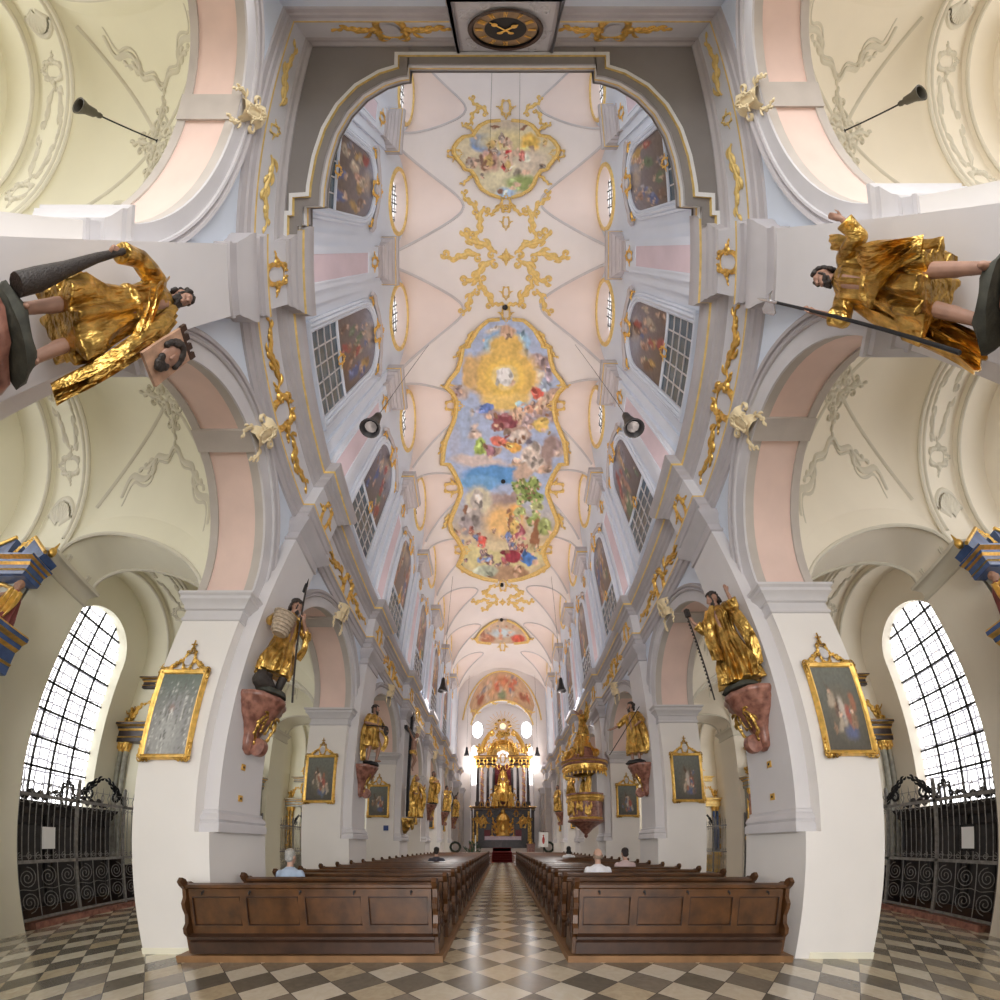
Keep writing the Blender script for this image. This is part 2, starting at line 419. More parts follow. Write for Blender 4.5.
struct(b.build('trim_4', ['whitepaint', 'mouldl', 'goldp'], None, 35))

# nave vault
def vb(x): return ZV0 + VR*sqrt(max(0, 1-(x/XC)**2))
LS = 2.78
def vl(x, y):
    sg = -1 if x < 0 else 1
    k = math.floor((y - yc(0, sg))/BAY); ym = yc(k, sg)+BAY/2
    d = abs(y-ym)
    if d >= LS: return 0
    cr = 23.25 + (XC-abs(x))*.155
    return ZV0-.2 + (cr-ZV0+.2)*sqrt(1-(d/LS)**2)
def vz(x, y): return max(vb(x), vl(x, y))
def frange(a, b_, n): return [a+(b_-a)*i/n for i in range(n+1)]
b = MB()
xs = [XC*sin(pi/2*q) for q in frange(-1, 1, 112)]
ys = frange(-13, YEND, 560)
P = [[(x, y, vz(x, y)) for y in ys] for x in xs]
def vmf(i, j):
    x = (xs[i]+xs[i+1])/2; y = (ys[j]+ys[j+1])/2
    return 1 if vl(x, y) > vb(x) else 0
b.grid(P, 0, vmf)
ceil = struct(b.build('ceiling', ['vault', 'peach'], None, 180))
# ribs along the groins
rib = MB()
for sg, sn in SIDES:
    for k in range(-2, 7):
        ym = yc(k, sg)+BAY/2
        for s2 in (-1, 1):
            path = []
            for x in frange(5.3, 2.25, 26):
                cr = 23.25 + (XC-x)*.155; q = (vb(x)-ZV0+.2)/(cr-ZV0+.2)
                if q >= 1: d = 0
                else: d = LS*sqrt(1-q*q)
                if ym+s2*d > YEND-.2 : continue
                path.append((sg*x, ym+s2*d, vb(x)+.0))
            if len(path) > 2: rib.tube(path, .075, 6)
rib.build('groin_rib', 'mouldl', ceil, 60)
# chancel arch and apse
AH, AW = 19.4, 3.75
b = MB(); P = []
for j in range(41):
    th = pi*j/40; k = min(5.7/max(1e-6, abs(cos(th))), 9.6/max(1e-6, sin(th))); P.append([(-AW*cos(th), YEND, 15.85+3.75*sin(th)), (-k*cos(th), YEND, 15.85+k*sin(th))])
b.grid(P)
for sg in (-1, 1): b.quad((sg*AW, YEND, 0), (sg*5.7, YEND, 0), (sg*5.7, YEND, 15.85), (sg*AW, YEND, 15.85))
# apse behind the arch
for sg in (-1, 1): b.box(sg*AW, sg*(AW+.01), YEND, YEND+.5, 0, 15.85); b.quad((sg*5.4, YEND+.5, 0), (sg*5.4, 52, 0), (sg*5.4, 52, 16.5), (sg*5.4, YEND+.5, 16.5))
b.grid([[(-AW*cos(pi*j/40), y, 15.85+3.75*sin(pi*j/40)) for y in (YEND, YEND+.5)] for j in range(41)])
b.grid([[(-5.4*cos(pi*j/40), y, 16.5+5.4*sin(pi*j/40)) for y in (YEND+.5, 52)] for j in range(41)])
b.grid([[(-k*cos(pi*j/40), 52, 16.5+k*sin(pi*j/40)) for k in (0, 5.4)] for j in range(41)])
b.quad((-5.4, 52, 0), (5.4, 52, 0), (5.4, 52, 16.5), (-5.4, 52, 16.5))
struct(b.build('wall_apse', 'vault', None, 30))
# ================================================================ AISLES AND CHAPELS
XA, XD, XO = 12.0, 13.3, 14.3; ZC = 7.45        # chapel arch plane, inner arch, outer wall
def avault(p, q):
    e = sqrt(max(0, 1-(2*q-1)**2)); f = sqrt(max(0, 1-(2*p-1)**2))
    cn = ZS + (ARISE+.05)*e; co = ZC + 2.3*e
    return (1-p)*cn + p*co + 1.35*f
def av(x, y, i, sg):
    ym = yc(i, sg)+BAY/2
    p = min(1, max(0, (abs(x)-XB)/(XA-XB))); q = min(1, max(0, (y-ym)/(2*2.45)+.5))
    return avault(p, q)
def glass_mat(name, s, hexs):
    m, nt, b = node_mat(name)
    tc = nt.nodes.new('ShaderNodeTexCoord'); vo = nt.nodes.new('ShaderNodeTexVoronoi'); vo.feature = 'DISTANCE_TO_EDGE'
    vo.inputs['Scale'].default_value = hexs; vo.inputs['Randomness'].default_value = .15
    lk(nt, tc.outputs['Object'], vo.inputs['Vector'])
    r = nt.nodes.new('ShaderNodeValToRGB'); r.color_ramp.elements[0].position = .06; r.color_ramp.elements[1].position = .11
    r.color_ramp.elements[0].color = (.05,.05,.065,1); r.color_ramp.elements[1].color = (1,1,1,1)
    lk(nt, vo.outputs['Distance'], r.inputs['Fac'])
    b.inputs['Base Color'].default_value = (.8,.8,.85,1)
    lk(nt, r.outputs[0], b.inputs['Emission Color']); b.inputs['Emission Strength'].default_value = s
    b.inputs['Roughness'].default_value = .2
    return m
M['glass'] = glass_mat('daylit_leaded_glass', 2.0, 3.4)
M['apseglass'] = glass_mat('daylit_apse_glass', 3.5, 2.)
M['skyglass'] = glass_mat('daylit_clear_glass', .75, 2.)
wn = 0
for sg, sn in SIDES:
    cm = 'cream' if sg < 0 else 'creamr'
    vt = MB(); ow = MB(); rb = MB(); trim = sroot('trim_%d' % (5 if sg < 0 else 6))
    for i in range(-1, 6):
        y0, y1 = yc(i, sg), yc(i+1, sg); ym = (y0+y1)/2
        N = 30
        sn_ = [.5-.5*cos(pi*q/N) for q in range(N+1)]
        vt.grid([[(sg*(XB+(XA-XB)*p), ym+(q-.5)*4.9, avault(p, q)) for q in sn_] for p in sn_])
        # vault groin mouldings (diagonals) and edge rolls
        for s2 in (0, 1):
            rb.tube([(sg*(XB+(XA-XB)*p), ym+((p if s2 else 1-p)-.5)*4.9, avault(p, p)-.0) for p in [.04+.92*q for q in sn_]], .055, 6)
        # transverse arch on the pillar line
        for yy in ([y0, y1] if i == 5 else [y0]):
            P = []
            for j in range(25):
                p = .5-.5*cos(pi*j/24); f = sqrt(max(0, 1-(2*p-1)**2)); z = ZS+(ZC-ZS)*p
                x = sg*(XB+(XA-XB)*p)
                P.append([(x, yy-.62, 12), (x, yy-.62, z+1.12*f), (x, yy+.62, z+1.12*f), (x, yy+.62, 12)])
            tr = MB(); tr.grid(P)
            for e in (-.62, .62):
                tr.tube([P[j][1 if e < 0 else 2] for j in range(25)], .05, 6, 1)
            tr.build('transverse_arch', [cm, 'stucco'], trim, 40)
        # chapel pier walls
        ow.box(sg*XA, sg*(XO+.6), y0-.68, y0+.68, 0, 12)
        # chapel front arch: face, soffit
        s, r = BAY/2-.68, 2.3
        for (xa, xb, s_, r_, zz) in ((XA, XD, s, r, ZC), (XD, XO, s-.22, r-.22, ZC)):
            ds = [-BAY/2]+[-s_*cos(pi*j/24) for j in range(25)]+[BAY/2]
            P = []
            for j, d in enumerate(ds):
                z = zz if j in (0, 26) else arch(d, s_, r_, zz)
                P.append([(sg*xa, ym+d, z), (sg*xa, ym+d, 12.5)])
            ow.grid(P)
            ow.grid([[(sg*x, ym-s_*cos(pi*j/24), zz+r_*sin(pi*j/24)) for x in (xa, xb)] for j in range(25)])
        for s2 in (-1, 1): ow.box(sg*XD, sg*XO, ym+s2*(s-.22), ym+s2*(s+.1), 0, ZC)
        # outer wall with a round-headed window opening
        ymb = ym; ym = ym+.06
        w2, zs2, zt2 = 1.22, 7.25, 12; wo = -.12
        ds = [-BAY/2]+[-w2*cos(pi*j/20) for j in range(21)]+[BAY/2]
        P = []
        for j, d in enumerate(ds):
            z = zs2 if j in (0, 22) else arch(d, w2, w2, zs2)
            P.append([(sg*XO, ym+d, z), (sg*XO, ym+d, zt2)])
        ow.grid(P)
        for s2 in (-1, 1): ow.quad((sg*XO, ym+s2*w2, 0), (sg*XO, ym+s2*BAY/2, 0), (sg*XO, ym+s2*BAY/2, zs2), (sg*XO, ym+s2*w2, zs2))
        ow.quad((sg*XO, ym-w2, 0), (sg*XO, ym+w2, 0), (sg*XO, ym+w2, 2.2), (sg*XO, ym-w2, 2.2))
        # reveal
        rv = [(-w2, 2.2)]+[(-w2*cos(pi*j/20), zs2+w2*sin(pi*j/20)) for j in range(21)]+[(w2, 2.2), (-w2, 2.2)]
        ow.grid([[(sg*XO, ym+d, z), (sg*(XO+.45), ym+d*.96, z)] for d, z in rv])
        # window
        wn += 1
        root = sroot('window_%d' % wn, (sg*(XO+.4), ym, 2.2))
        g = MB(); pts = [(0, d, z-2.2) for d, z in rv[:-1]]
        g.add(pts, [tuple(range(len(pts)))]); g.build('pane', 'glass', root)
        br = MB()
        for q in range(1, 4):
            d = -w2+2*w2*q/4; br.box(-.02, .02, d-.032, d+.032, 0, arch(d, w2, w2, zs2)-2.2)
        for q in range(1, 9):
            z = q*.72
            if z+2.2 > zs2: hw = w2*sqrt(max(0, 1-((z+2.2-zs2)/w2)**2))
            else: hw = w2
            br.box(-.02, .02, -hw, hw, z-.03, z+.03)
        br.build('window_bars', 'lead', root).location = (-sg*.04, 0, 0)
    vt.build('tmp', cm)
    a = bpy.data.objects['tmp']; a.name = 'ceiling_aisle_'+sn; struct(a)
    a.data.polygons.foreach_set('use_smooth', [True]*len(a.data.polygons))
    rb.build('groin_moulding', 'stucco', a, 60)
    o = struct(ow.build('wall_aisle_'+sn, cm, None, 40))
    # mouldings of the chapel arches and pier capitals
    md = MB(); PC = [(a_, z_+ZC-7.1) for a_, z_ in [(0,6.6),(.04,6.63),(.04,6.68),(.012,6.7),(.012,6.84),(.06,6.9),(.10,6.98),(.14,7.0),(.14,7.08),(0,7.1)]]
    for i in range(-1, 7):
        y = yc(i, sg); x0, x1 = sorted((sg*XA, sg*(XD)))
        moulding_ring(md, x0, x1, y-.68, y+.68, PC)
    for i in range(-1, 6):
        ym = yc(i, sg)+BAY/2
        for xx, s_, r_ in ((XA, BAY/2-.68, 2.3), (XD, BAY/2-.9, 2.08)):
            for n, e in ((.04,.05), (.30,.04), (.36,.04)):
                md.tube([(sg*(xx-.01), ym-(s_+n)*cos(pi*j/24), ZC+(r_+n)*sin(pi*j/24)) for j in range(25)], e, 6)
    md.build('chapel_moulding', 'stucco', o, 40)
# oval windows of the nave
for sg, sn in SIDES:
    for k in range(-2, 7):
        wn += 1; ym = yc(k, sg)+BAY/2
        root = sroot('window_%d' % wn, (sg*XC, ym, 21.45))
        g = MB(); n = 40
        g.add([(sg*.53, 1.38*cos(2*pi*j/n), 1.36*sin(2*pi*j/n)) for j in range(n)], [tuple(range(n))]); g.build('pane', 'skyglass', root)
        br = MB()
        for q in (-.9,-.45,0,.45,.9):
            h = sqrt(1.36**2-q*q); br.box(sg*.47, sg*.50, q-.035, q+.035, -h, h); br.box(sg*.47, sg*.50, -h, h, q-.035, q+.035)
        br.build('window_bars', 'lead', root)
        fr = MB(); P = []
        for j in range(n+1):
            a = 2*pi*j/n; P.append([(-sg*e, (1.60+w)*cos(a), (1.60+w)*sin(a)) for w, e in ((0,0),(0,.08),(.1,.10),(.2,.08),(.24,.0))])
        fr.grid(P); fr.build('window_surround', 'goldp', root, 40)
# apse windows
for x, z0, z1, w, ya in ((-3.85, 10.1, 15.7, .50, 51.9), (3.85, 10.1, 15.7, .50, 51.9)):
    wn += 1; root = sroot('window_%d' % wn, (x, ya, z0))
    g = MB(); H = z1-z0-w
    pts = [(-w,0,0)]+[(-w*cos(pi*j/16), 0, H+w*sin(pi*j/16)) for j in range(17)]+[(w,0,0)]
    g.add(pts, [tuple(range(len(pts)))]); g.build('pane', 'apseglass', root)
    f = MB(); f.tube(pts, .09, 6); f.build('window_frame', 'whitepaint', root, 60)
    wn += 1; root = sroot('window_%d' % wn, (x*.91, ya, 17.95))
    g = MB(); g.add([(.80*cos(2*pi*j/24), 0, 1.25*sin(2*pi*j/24)) for j in range(24)], [tuple(range(24))]); g.build('pane', 'apseglass', root)
    f = MB(); f.tube([(.83*cos(2*pi*j/24), 0, 1.28*sin(2*pi*j/24)) for j in range(25)], .08, 6); f.build('window_frame', 'whitepaint', root, 60)
# ================================================================ ORNAMENT TOOLS
def spiral(cx, cy, r, a0, turns, dr=1, n=18, r1=.18):
    return [(cx+r*(1-(1-r1)*i/n)*cos(a0+dr*turns*2*pi*i/n), cy+r*(1-(1-r1)*i/n)*sin(a0+dr*turns*2*pi*i/n)) for i in range(n+1)]
def taper(n, w, a=.35, z=.25): return [w*(a+(1-a)*min(1, 3*i/n))*(1-(1-z)*max(0, (i/n-.55)/.45)) for i in range(n+1)]
def bez(p0, p1, p2, p3, n=14):
    o = []
    for i in range(n+1):
        t = i/n; u = 1-t
        o.append((u**3*p0[0]+3*u*u*t*p1[0]+3*u*t*t*p2[0]+t**3*p3[0], u**3*p0[1]+3*u*u*t*p1[1]+3*u*t*t*p2[1]+t**3*p3[1]))
    return o
def cscroll(b, f, x, y, r, a, turns, dr, w, h, m=0): p = spiral(x, y, r, a, turns, dr, max(10, int(turns*16))); b.ribbon(p, taper(len(p)-1, w*1.15), h, f, m)
def leafspray(b, f, path, w, h, rnd, step=3, size=1., m=0):
    """stem with curled leaves to both sides"""
    n = len(path)-1; b.ribbon(path, taper(n, w), h, f, m)
    sd = 1
    for i in range(1, n, step):
        x, y = path[i]; dx, dy = path[i+1][0]-path[i-1][0], path[i+1][1]-path[i-1][1]; a = atan2(dy, dx)
        L = size*(.75+.5*rnd.random())*(1-.45*i/n)
        aa = a + sd*(.75+.4*rnd.random())
        p1 = (x+L*.5*cos(aa), y+L*.5*sin(aa)); tip = (x+L*cos(aa-sd*.5), y+L*sin(aa-sd*.5)); cu = (tip[0]+.3*L*cos(aa-sd*1.9), tip[1]+.3*L*sin(aa-sd*1.9))
        q = bez((x, y), p1, tip, cu, 7); b.ribbon(q, taper(7, w*.85, .5, .2), h*.8, f, m)
        sd = -sd
def mirror(f): return lambda u, v, e: f(-u, v, e)
def cartouche(b, f, s, rnd, m=0, mid=None):
    """rocaille cartouche of half-size s"""
    w = .16*s; h = .14*s
    for g in (f, mirror(f)):
        b.ribbon(bez((0,-.95*s),(.75*s,-.95*s),(.62*s,-.1*s),(.42*s,.05*s)), taper(14, w), h, g, m)
        b.ribbon(bez((.42*s,.05*s),(.85*s,.35*s),(.55*s,.95*s),(0,.8*s)), taper(14, w), h, g, m)
        cscroll(b, g, .62*s, .05*s, .30*s, pi*.8, 1.1, -1, w*.8, h, m)
        cscroll(b, g, .45*s, .85*s, .26*s, pi, 1.0, -1, w*.7, h, m)
        cscroll(b, g, .40*s, -.85*s, .26*s, pi, 1.0, 1, w*.7, h, m)
        leafspray(b, g, bez((.2*s,.85*s),(.3*s,1.2*s),(.1*s,1.3*s),(.02*s,1.6*s),8), w*.5, h*.7, rnd, 2, .32*s, m)
        leafspray(b, g, bez((.7*s,0),(1.0*s,.1*s),(1.1*s,-.2*s),(1.35*s,-.1*s),8), w*.5, h*.7, rnd, 2, .3*s, m)
    if mid is not None:
        b.add([f(.36*s*cos(2*pi*i/16), -.05*s+.5*s*sin(2*pi*i/16), .05*s) for i in range(16)], [tuple(range(16))], mid)
# ---------------------------------------------------------------- painted pictures (colour per vertex)
def nz(x, y, z=0.): return noise.noise(Vector((x, y, z)))
def lerp3(a, b_, t): return tuple(a[i]+(b_[i]-a[i])*t for i in range(3))
def paint(x, y, base, blobs, seed=0., warp=.06, wf=6.):
    n1, n2 = nz(x*wf, y*wf, seed), nz(x*wf, y*wf, seed+9)
    wx = x + warp*n1+warp*.6*nz(x*wf*2.3, y*wf*2.3, seed+5)+warp*.35*nz(x*wf*5, y*wf*5, seed+6); wy = y + warp*n2+warp*.6*nz(x*wf*2.3, y*wf*2.3, seed+15)+warp*.35*nz(x*wf*5, y*wf*5, seed+16)
    c = base(wx, wy)
    for bx, by, rx, ry, ro, col, soft in blobs:
        dx, dy = wx-bx, wy-by
        if abs(dx) > 1.6*(rx+ry) or abs(dy) > 1.6*(rx+ry): continue
        if ro: dx, dy = dx*cos(ro)+dy*sin(ro), -dx*sin(ro)+dy*cos(ro)
        d = sqrt((dx/rx)**2+(dy/ry)**2)
        if d < 1+soft:
            # painted folds and modelling inside the patch
            k = 1+(.45 if max(rx, ry)*wf < 1.2 else .10)*nz(x*wf*4+bx*50, y*wf*2.2, seed+by*30)
            c = lerp3(c, tuple(q*k for q in col), min(1, (1+soft-d)/(2*soft)) if soft > 0 else 1)
    k = 1+.24*nz(x*wf*1.5, y*wf*1.5, seed+30)+.16*nz(x*wf*3.7, y*wf*3.7, seed+40)+.06*nz(x*wf*8, y*wf*8, seed+50)
    return tuple(max(0, min(1, q*k)) for q in c)
def enrich(bl, rnd, lim, n=3):
    """small figures: highlights, dark folds and flesh tones round each coloured patch"""
    o = []
    for q in bl:
        o.append(q)
        if max(q[2], q[3]) < lim:
            for _ in range(n):
                dx, dy = rnd.uniform(-1, 1)*q[2], rnd.uniform(-1, 1)*q[3]; t = rnd.random()
                c = tuple(z*.45 for z in q[5]) if t < .35 else tuple(min(.95, z*1.35+.12) for z in q[5]) if t < .65 else (.78,.56,.42) if t < .85 else (.30,.16,.10)
                o.append((q[0]+dx, q[1]+dy, q[2]*rnd.uniform(.15,.4), q[3]*rnd.uniform(.2,.5), rnd.uniform(-1, 1), c, .25))
    return o
def crowd(rnd, n, x0, x1, y0, y1, pal, s0, s1):
    o = []
    for i in range(n):
        x = rnd.uniform(x0, x1); y = rnd.uniform(y0, y1); s = rnd.uniform(s0, s1)
        o.append((x, y, s*rnd.uniform(.5,.9), s*rnd.uniform(.9,1.6), rnd.uniform(-.7,.7), rnd.choice(pal), .25))
        if rnd.random() < .7: o.append((x+rnd.uniform(-.2,.2)*s, y+s*1.3, s*.35, s*.4, 0, (.70,.48,.35), .3))
    return o
PAL = [(.45,.08,.07),(.10,.16,.42),(.60,.38,.12),(.62,.52,.40),(.22,.12,.08),(.16,.24,.14),(.55,.30,.22),(.30,.30,.38)]
M['paint'] = vcol_mat('oil_painting', .35)
M['fresco'] = vcol_mat('fresco_painting', .8)

# ================================================================ CLERESTORY
def pil_local(b, x0, x1, y0, y1, z0, z1, m=0): b.box(x0, x1, y0, y1, z0, z1, m)
CAPB = [(-.02,17.5),(.05,17.52),(.05,17.64),(.02,17.66),(.02,18.0),(.09,18.04),(.09,18.14),(.20,18.20),(.22,18.32),(.34,18.38),(.36,18.52),(.42,18.58),(.42,18.72),(.5,18.78),(.5,19.05),(-.1,19.1)]
for sg, sn in SIDES:
    for k in range(-1, 7):
        p = sroot('clerestory_pilaster', (sg*XC, yc(k, sg), 0)); p.rotation_euler = (0, 0, 0 if sg < 0 else pi)
        b = MB(); b.box(-.02, .10, -1.02, 1.02, 10.5, 19.0); b.build('backing', 'nave', p)
        b = MB(); b.box(.10, .24, -.62, .62, 10.5, 17.6); b.box(.24, .30, -.68, .68, 10.5, 11.0)
        b.box(.24, .27, -.44, -.38, 11.4, 16.3); b.box(.24, .27, .38, .44, 11.4, 16.3); b.box(.24, .27, -.38, .38, 11.4, 11.46); b.box(.24, .27, -.38, .38, 16.24, 16.3)
        b.build('shaft', 'nave', p)
        b = MB(); b.box(.235, .25, -.38, .38, 11.46, 16.24); b.build('inset_panel', 'lilac', p)
        b = MB(); moulding_ring(b, -.02, .24, -.62, .62, CAPB); b.sweep([(.0,-.62),(.24,-.62),(.24,.62),(0,.62)], [(.43,18.6),(.445,18.6),(.445,18.7),(.43,18.7)], inward=-1, mats=[1,1,1])
        b.build('capital', ['mould','goldp'], p, 35)
        g = MB(); fm = lambda u, v, e: (.27+e, u, 17.0+v)
        rnd = random.Random(k); cartouche(g, fm, .30, rnd); g.build('gilded_relief', 'gold', p, 70)
# framed picture over a lattice window, one in each bay
def arch_outline(w, z0, zs, r, n=18): return [(-w, z0)]+[(-w*cos(pi*i/n), zs+r*sin(pi*i/n)) for i in range(n+1)]+[(w, z0)]
def canvas(w, z0, zs, r, seed, nx=36, ny=44, dark=.75):
    rnd = random.Random(seed); b = MB(); b.c = []
    pal = [tuple(q*.9 for q in c) for c in PAL]
    blobs = [(rnd.uniform(-.6,.6), rnd.uniform(.5,.9), .6, .3, 0, (.34,.36,.46), .5), (rnd.uniform(-.3,.3), .62, .3, .25, 0, (.55,.45,.38), .6)]
    blobs += enrich(crowd(rnd, 16, -.85, .85, -.85, .5, pal, .10, .24), rnd, .5, 3)
    base = lambda x, y: lerp3((.16,.11,.09), (.26,.25,.32), max(0, min(1, (y+1)/2)))
    P = []
    for i in range(nx+1):
        u = -1+2*i/nx; col = []
        top = zs + r*sqrt(max(0, 1-u*u))
        for j in range(ny+1):
            z = z0+(top-z0)*j/ny; col.append((0, u*w, z)); yy = -1+2*(z-z0)/(zs+r-z0)
            b.c.append(tuple(q*dark for q in paint(u, yy, base, blobs, seed)))
        P.append(col)
    b.grid(P); return b
for sg, sn in SIDES:
    for k in range(-2, 7):
        ym = yc(k, sg)+BAY/2
        if k == 6: continue
        lab = 'arched painting over a lattice window, high on the %s wall, %s from the gallery' % (sn, ordinal(k+2))
        t = thing('arched_painting', lab, 'painting', (sg*XC, ym, 0), 0 if sg < 0 else pi, 'arched paintings along the clerestory')
        w, z0, zm, zs, r = 1.28, 11.75, 13.55, 16.1, 1.25
        b = MB()
        for (e, d) in ((.0,.10),(.12,.16),(.24,.08)):
            ol = arch_outline(w+.06+e, z0-.06, zs, r+.06+e); b.tube([(d*.6, y, z) for y, z in ol], .07, 6)
        b.tube([(.06, -w-.3, z0-.08), (.06, w+.3, z0-.08)], .09, 6); b.tube([(.05, -w, zm), (.05, w, zm)], .06, 6)
        b.build('frame', 'nave', t, 50)
        c = canvas(w, zm, zs, r, 100*k+(7 if sg > 0 else 3)); c.build('canvas', 'paint', t, 180).location = (.03, 0, 0)
        b = MB(); b.box(.0, .02, -w, w, z0, zm); b.build('lattice_glass', 'lattice', t)
        b = MB()
        for q in range(0, 6): y = -w+2*w*q/5; b.box(.02, .05, y-.022, y+.022, z0, zm)
        for q in range(0, 5): z = z0+(zm-z0)*q/4; b.box(.02, .05, -w, w, z-.022, z+.022)
        b.build('lattice_bars', 'mouldl', t)
        b = MB(); hp = [(-1.75,17.0),(-1.6,17.25),(-1.3,17.3),(-.9,17.55),(-.4,17.72),(0,17.76),(.4,17.72),(.9,17.55),(1.3,17.3),(1.6,17.25),(1.75,17.0)]
        b.tube([(.14, y, z) for y, z in hp], .10, 6); b.build('hood_moulding', 'mould', t, 50)
        g = MB(); rnd = random.Random(k*3+1); cartouche(g, lambda u, v, e: (.14+e, u, 17.45+v), .48, rnd, 0, 1); g.build('gilded_cartouche', ['gold', 'mouldl'], t, 70)
        for s2 in (-1, 1):
            g = MB(); f2 = lambda u, v, e, s2=s2: (.10+e, s2*(1.35+u*.6), 16.85+v*.7+u*.3)
            leafspray(g, f2, bez((-.3,.3),(0,.5),(.3,.2),(.5,-.4),8), .07, .07, rnd, 2, .3); g.build('gilded_clasp', 'gold', t, 70)
        g = MB(); cartouche(g, lambda u, v, e: (.10+e, u, zm+v), .22, rnd); g.build('gilded_knot', 'gold', t, 70)
# ================================================================ CEILING
def on_vault(px, py, e=0.):
    d = ray(px, py); k = 22/max(.15, d.z)
    lo, hi = 10., 70.
    for _ in range(26):
        k = (lo+hi)/2
        if EYE+d.z*k > vz(d.x*k, d.y*k): hi = k
        else: lo = k
    return (d.x*k, d.y*k, EYE+d.z*k-e)
CX0 = lambda y: 506-3*max(0, (y-330))/250 if y < 600 else 502.5
class Fld:
    pass
def fresco(name, label, rows, painter, ny, nx, frame_w, seed, ornaments):
    """rows: list of (y, halfwidth) in the photo, mirrored about the ridge; laid on the vault surface"""
    ys = [rows[0][0]+(rows[-1][0]-rows[0][0])*i/ny for i in range(ny+1)]
    def hw(y):
        for (a, wa), (c, wc) in zip(rows, rows[1:]):
            if a <= y <= c: return wa+(wc-wa)*((y-a)/(c-a) if c > a else 1)
        return rows[-1][1]
    b = MB(); b.c = []; P = []
    for y in ys:
        w = hw(y); cx = CX0(y); row = []
        for i in range(nx+1):
            x = cx-w+2*w*i/nx; row.append(on_vault(x, y, .14)); b.c.append(painter(x, y))
        P.append(row)
    b.grid(P)
    g = MB(); f = lambda u, v, e: on_vault(u, v, .12+e)
    left = [(CX0(y)-w, y) for y, w in rows]; right = [(CX0(y)+w, y) for y, w in rows]
    for s, pts in ((-1, left), (1, right)):
        fine = []
        for (a, c) in zip(pts, pts[1:]):
            n = max(1, int(hypot(c[0]-a[0], c[1]-a[1])/2.5))
            fine += [(a[0]+(c[0]-a[0])*q/n, a[1]+(c[1]-a[1])*q/n) for q in range(n)]
        fine.append(pts[-1])
        g.ribbon([(x+s*1.2, y) for x, y in fine], frame_w, .13, f)
        g.ribbon([(x+s*(1.2+frame_w*1.2), y) for x, y in fine], frame_w*.4, .2, f)
    rnd = random.Random(seed)
    for (x, y, s, ang, kind) in ornaments:
        for s2 in ((-1, 1) if x > 2 else (1,)):
            def f3(u, v, e, x=x, y=y, ang=ang, s2=s2):
                cx = CX0(y); uu = u*cos(ang)-v*sin(ang); vv = u*sin(ang)+v*cos(ang)
                return on_vault(cx+s2*(x+uu), y+vv, .10+e)
            if kind == 'c': cartouche(g, f3, s, rnd)
            else: leafspray(g, f3, bez((-s, 0), (-s*.4, -s*.35), (s*.4, s*.3), (s, 0), 12), s*.16, .12, rnd, 2, s*.5)
    # cartouche ribbons scale with the photo pixel, relief height in metres
    o = b.build(name, 'fresco', None, 180); tag(o, label, 'fresco', 'ceiling frescoes of the nave')
    g.build('gilded_frame', 'goldp', o, 70)
    return o
_c0 = cartouche
def cartouche_px(b, f, s, rnd, m=0, mid=None): _c0(b, lambda u, v, e: f(u, v, min(.16, e*.12)), s, rnd, m, mid)
def fresco_px(*a):
    global cartouche
    keep = cartouche; cartouche = cartouche_px
    try: return fresco(*a)
    finally: cartouche = keep
# the great fresco: heavenly glory above, the landscape with the crowd below
rnd = random.Random(5)
BL = []
def add(x, y, rx, ry, ro, c, s=.3): BL.append((x/100., y/100., rx/100., ry/100., ro, c, s*.6))
SKYB = (.30,.48,.72); CLD = (.58,.46,.40); CLDL = (.74,.66,.60); GLD = (.82,.56,.17)
for i in range(46):
    x = 506+rnd.uniform(-52, 52); y = rnd.uniform(322, 470)
    add(x, y, rnd.uniform(5,13), rnd.uniform(4,9), rnd.uniform(-.5,.5), rnd.choice([CLD, CLDL, (.42,.32,.33), (.62,.46,.36), (.40,.38,.50), (.50,.36,.30)]), .25)
add(507,338,20,9,0,SKYB); add(490,345,7,8,.3,(.38,.58,.75)); add(524,342,6,10,0,(.35,.55,.75)); add(507,345,17,12,0,GLD); add(508,331,8,6,0,(.62,.42,.30)); add(505,376,34,29,0,GLD,.25); add(470,372,8,18,0,(.70,.48,.22)); add(505,400,22,10,0,(.85,.62,.22)); add(505,376,20,18,0,(.88,.62,.16),.2); add(505,376,14,13,0,(.92,.72,.30),.15); add(505,376,9,9,0,(.80,.80,.80),.1)
add(506,420,12,7,.2,(.28,.08,.10),.15); add(498,425,7,6,0,(.34,.12,.12)); add(537,392,6,6,0,(.72,.16,.12),.2); add(486,408,8,4,-.4,(.16,.26,.62),.2); add(522,405,6,4,.7,(.40,.62,.80),.2); add(541,423,8,8,.5,(.84,.62,.20),.2); add(512,446,10,5,.2,(.82,.46,.12),.2); add(480,446,6,9,.2,(.40,.55,.14),.2); add(500,440,8,5,0,(.72,.22,.16),.2); add(489,450,5,6,0,(.48,.24,.30)); add(529,409,5,5,0,(.80,.45,.32),.2); add(540,405,4,7,.4,(.75,.50,.36),.2); add(517,412,3,8,.5,(.80,.56,.40)); add(463,420,9,22,0,(.42,.52,.72),.4); add(546,385,6,6,0,(.46,.56,.74),.4); add(549,372,4,10,0,(.50,.42,.52)); add(455,440,6,16,0,(.50,.56,.74),.4)
add(530,453,8,12,.7,(.80,.70,.62),.3); add(548,448,7,16,.3,(.40,.30,.28),.3); add(515,470,12,8,0,(.70,.50,.34),.3); add(478,460,26,6,.1,(.72,.62,.60),.4)
add(495,474,32,10,0,(.14,.36,.72),.25); add(480,482,20,8,0,(.20,.44,.76),.3); add(525,470,14,7,-.5,(.66,.50,.40),.25); add(535,462,9,8,0,(.70,.62,.56)); add(500,500,18,8,0,(.48,.38,.36),.4); add(512,496,14,5,-.4,(.42,.32,.30),.3)
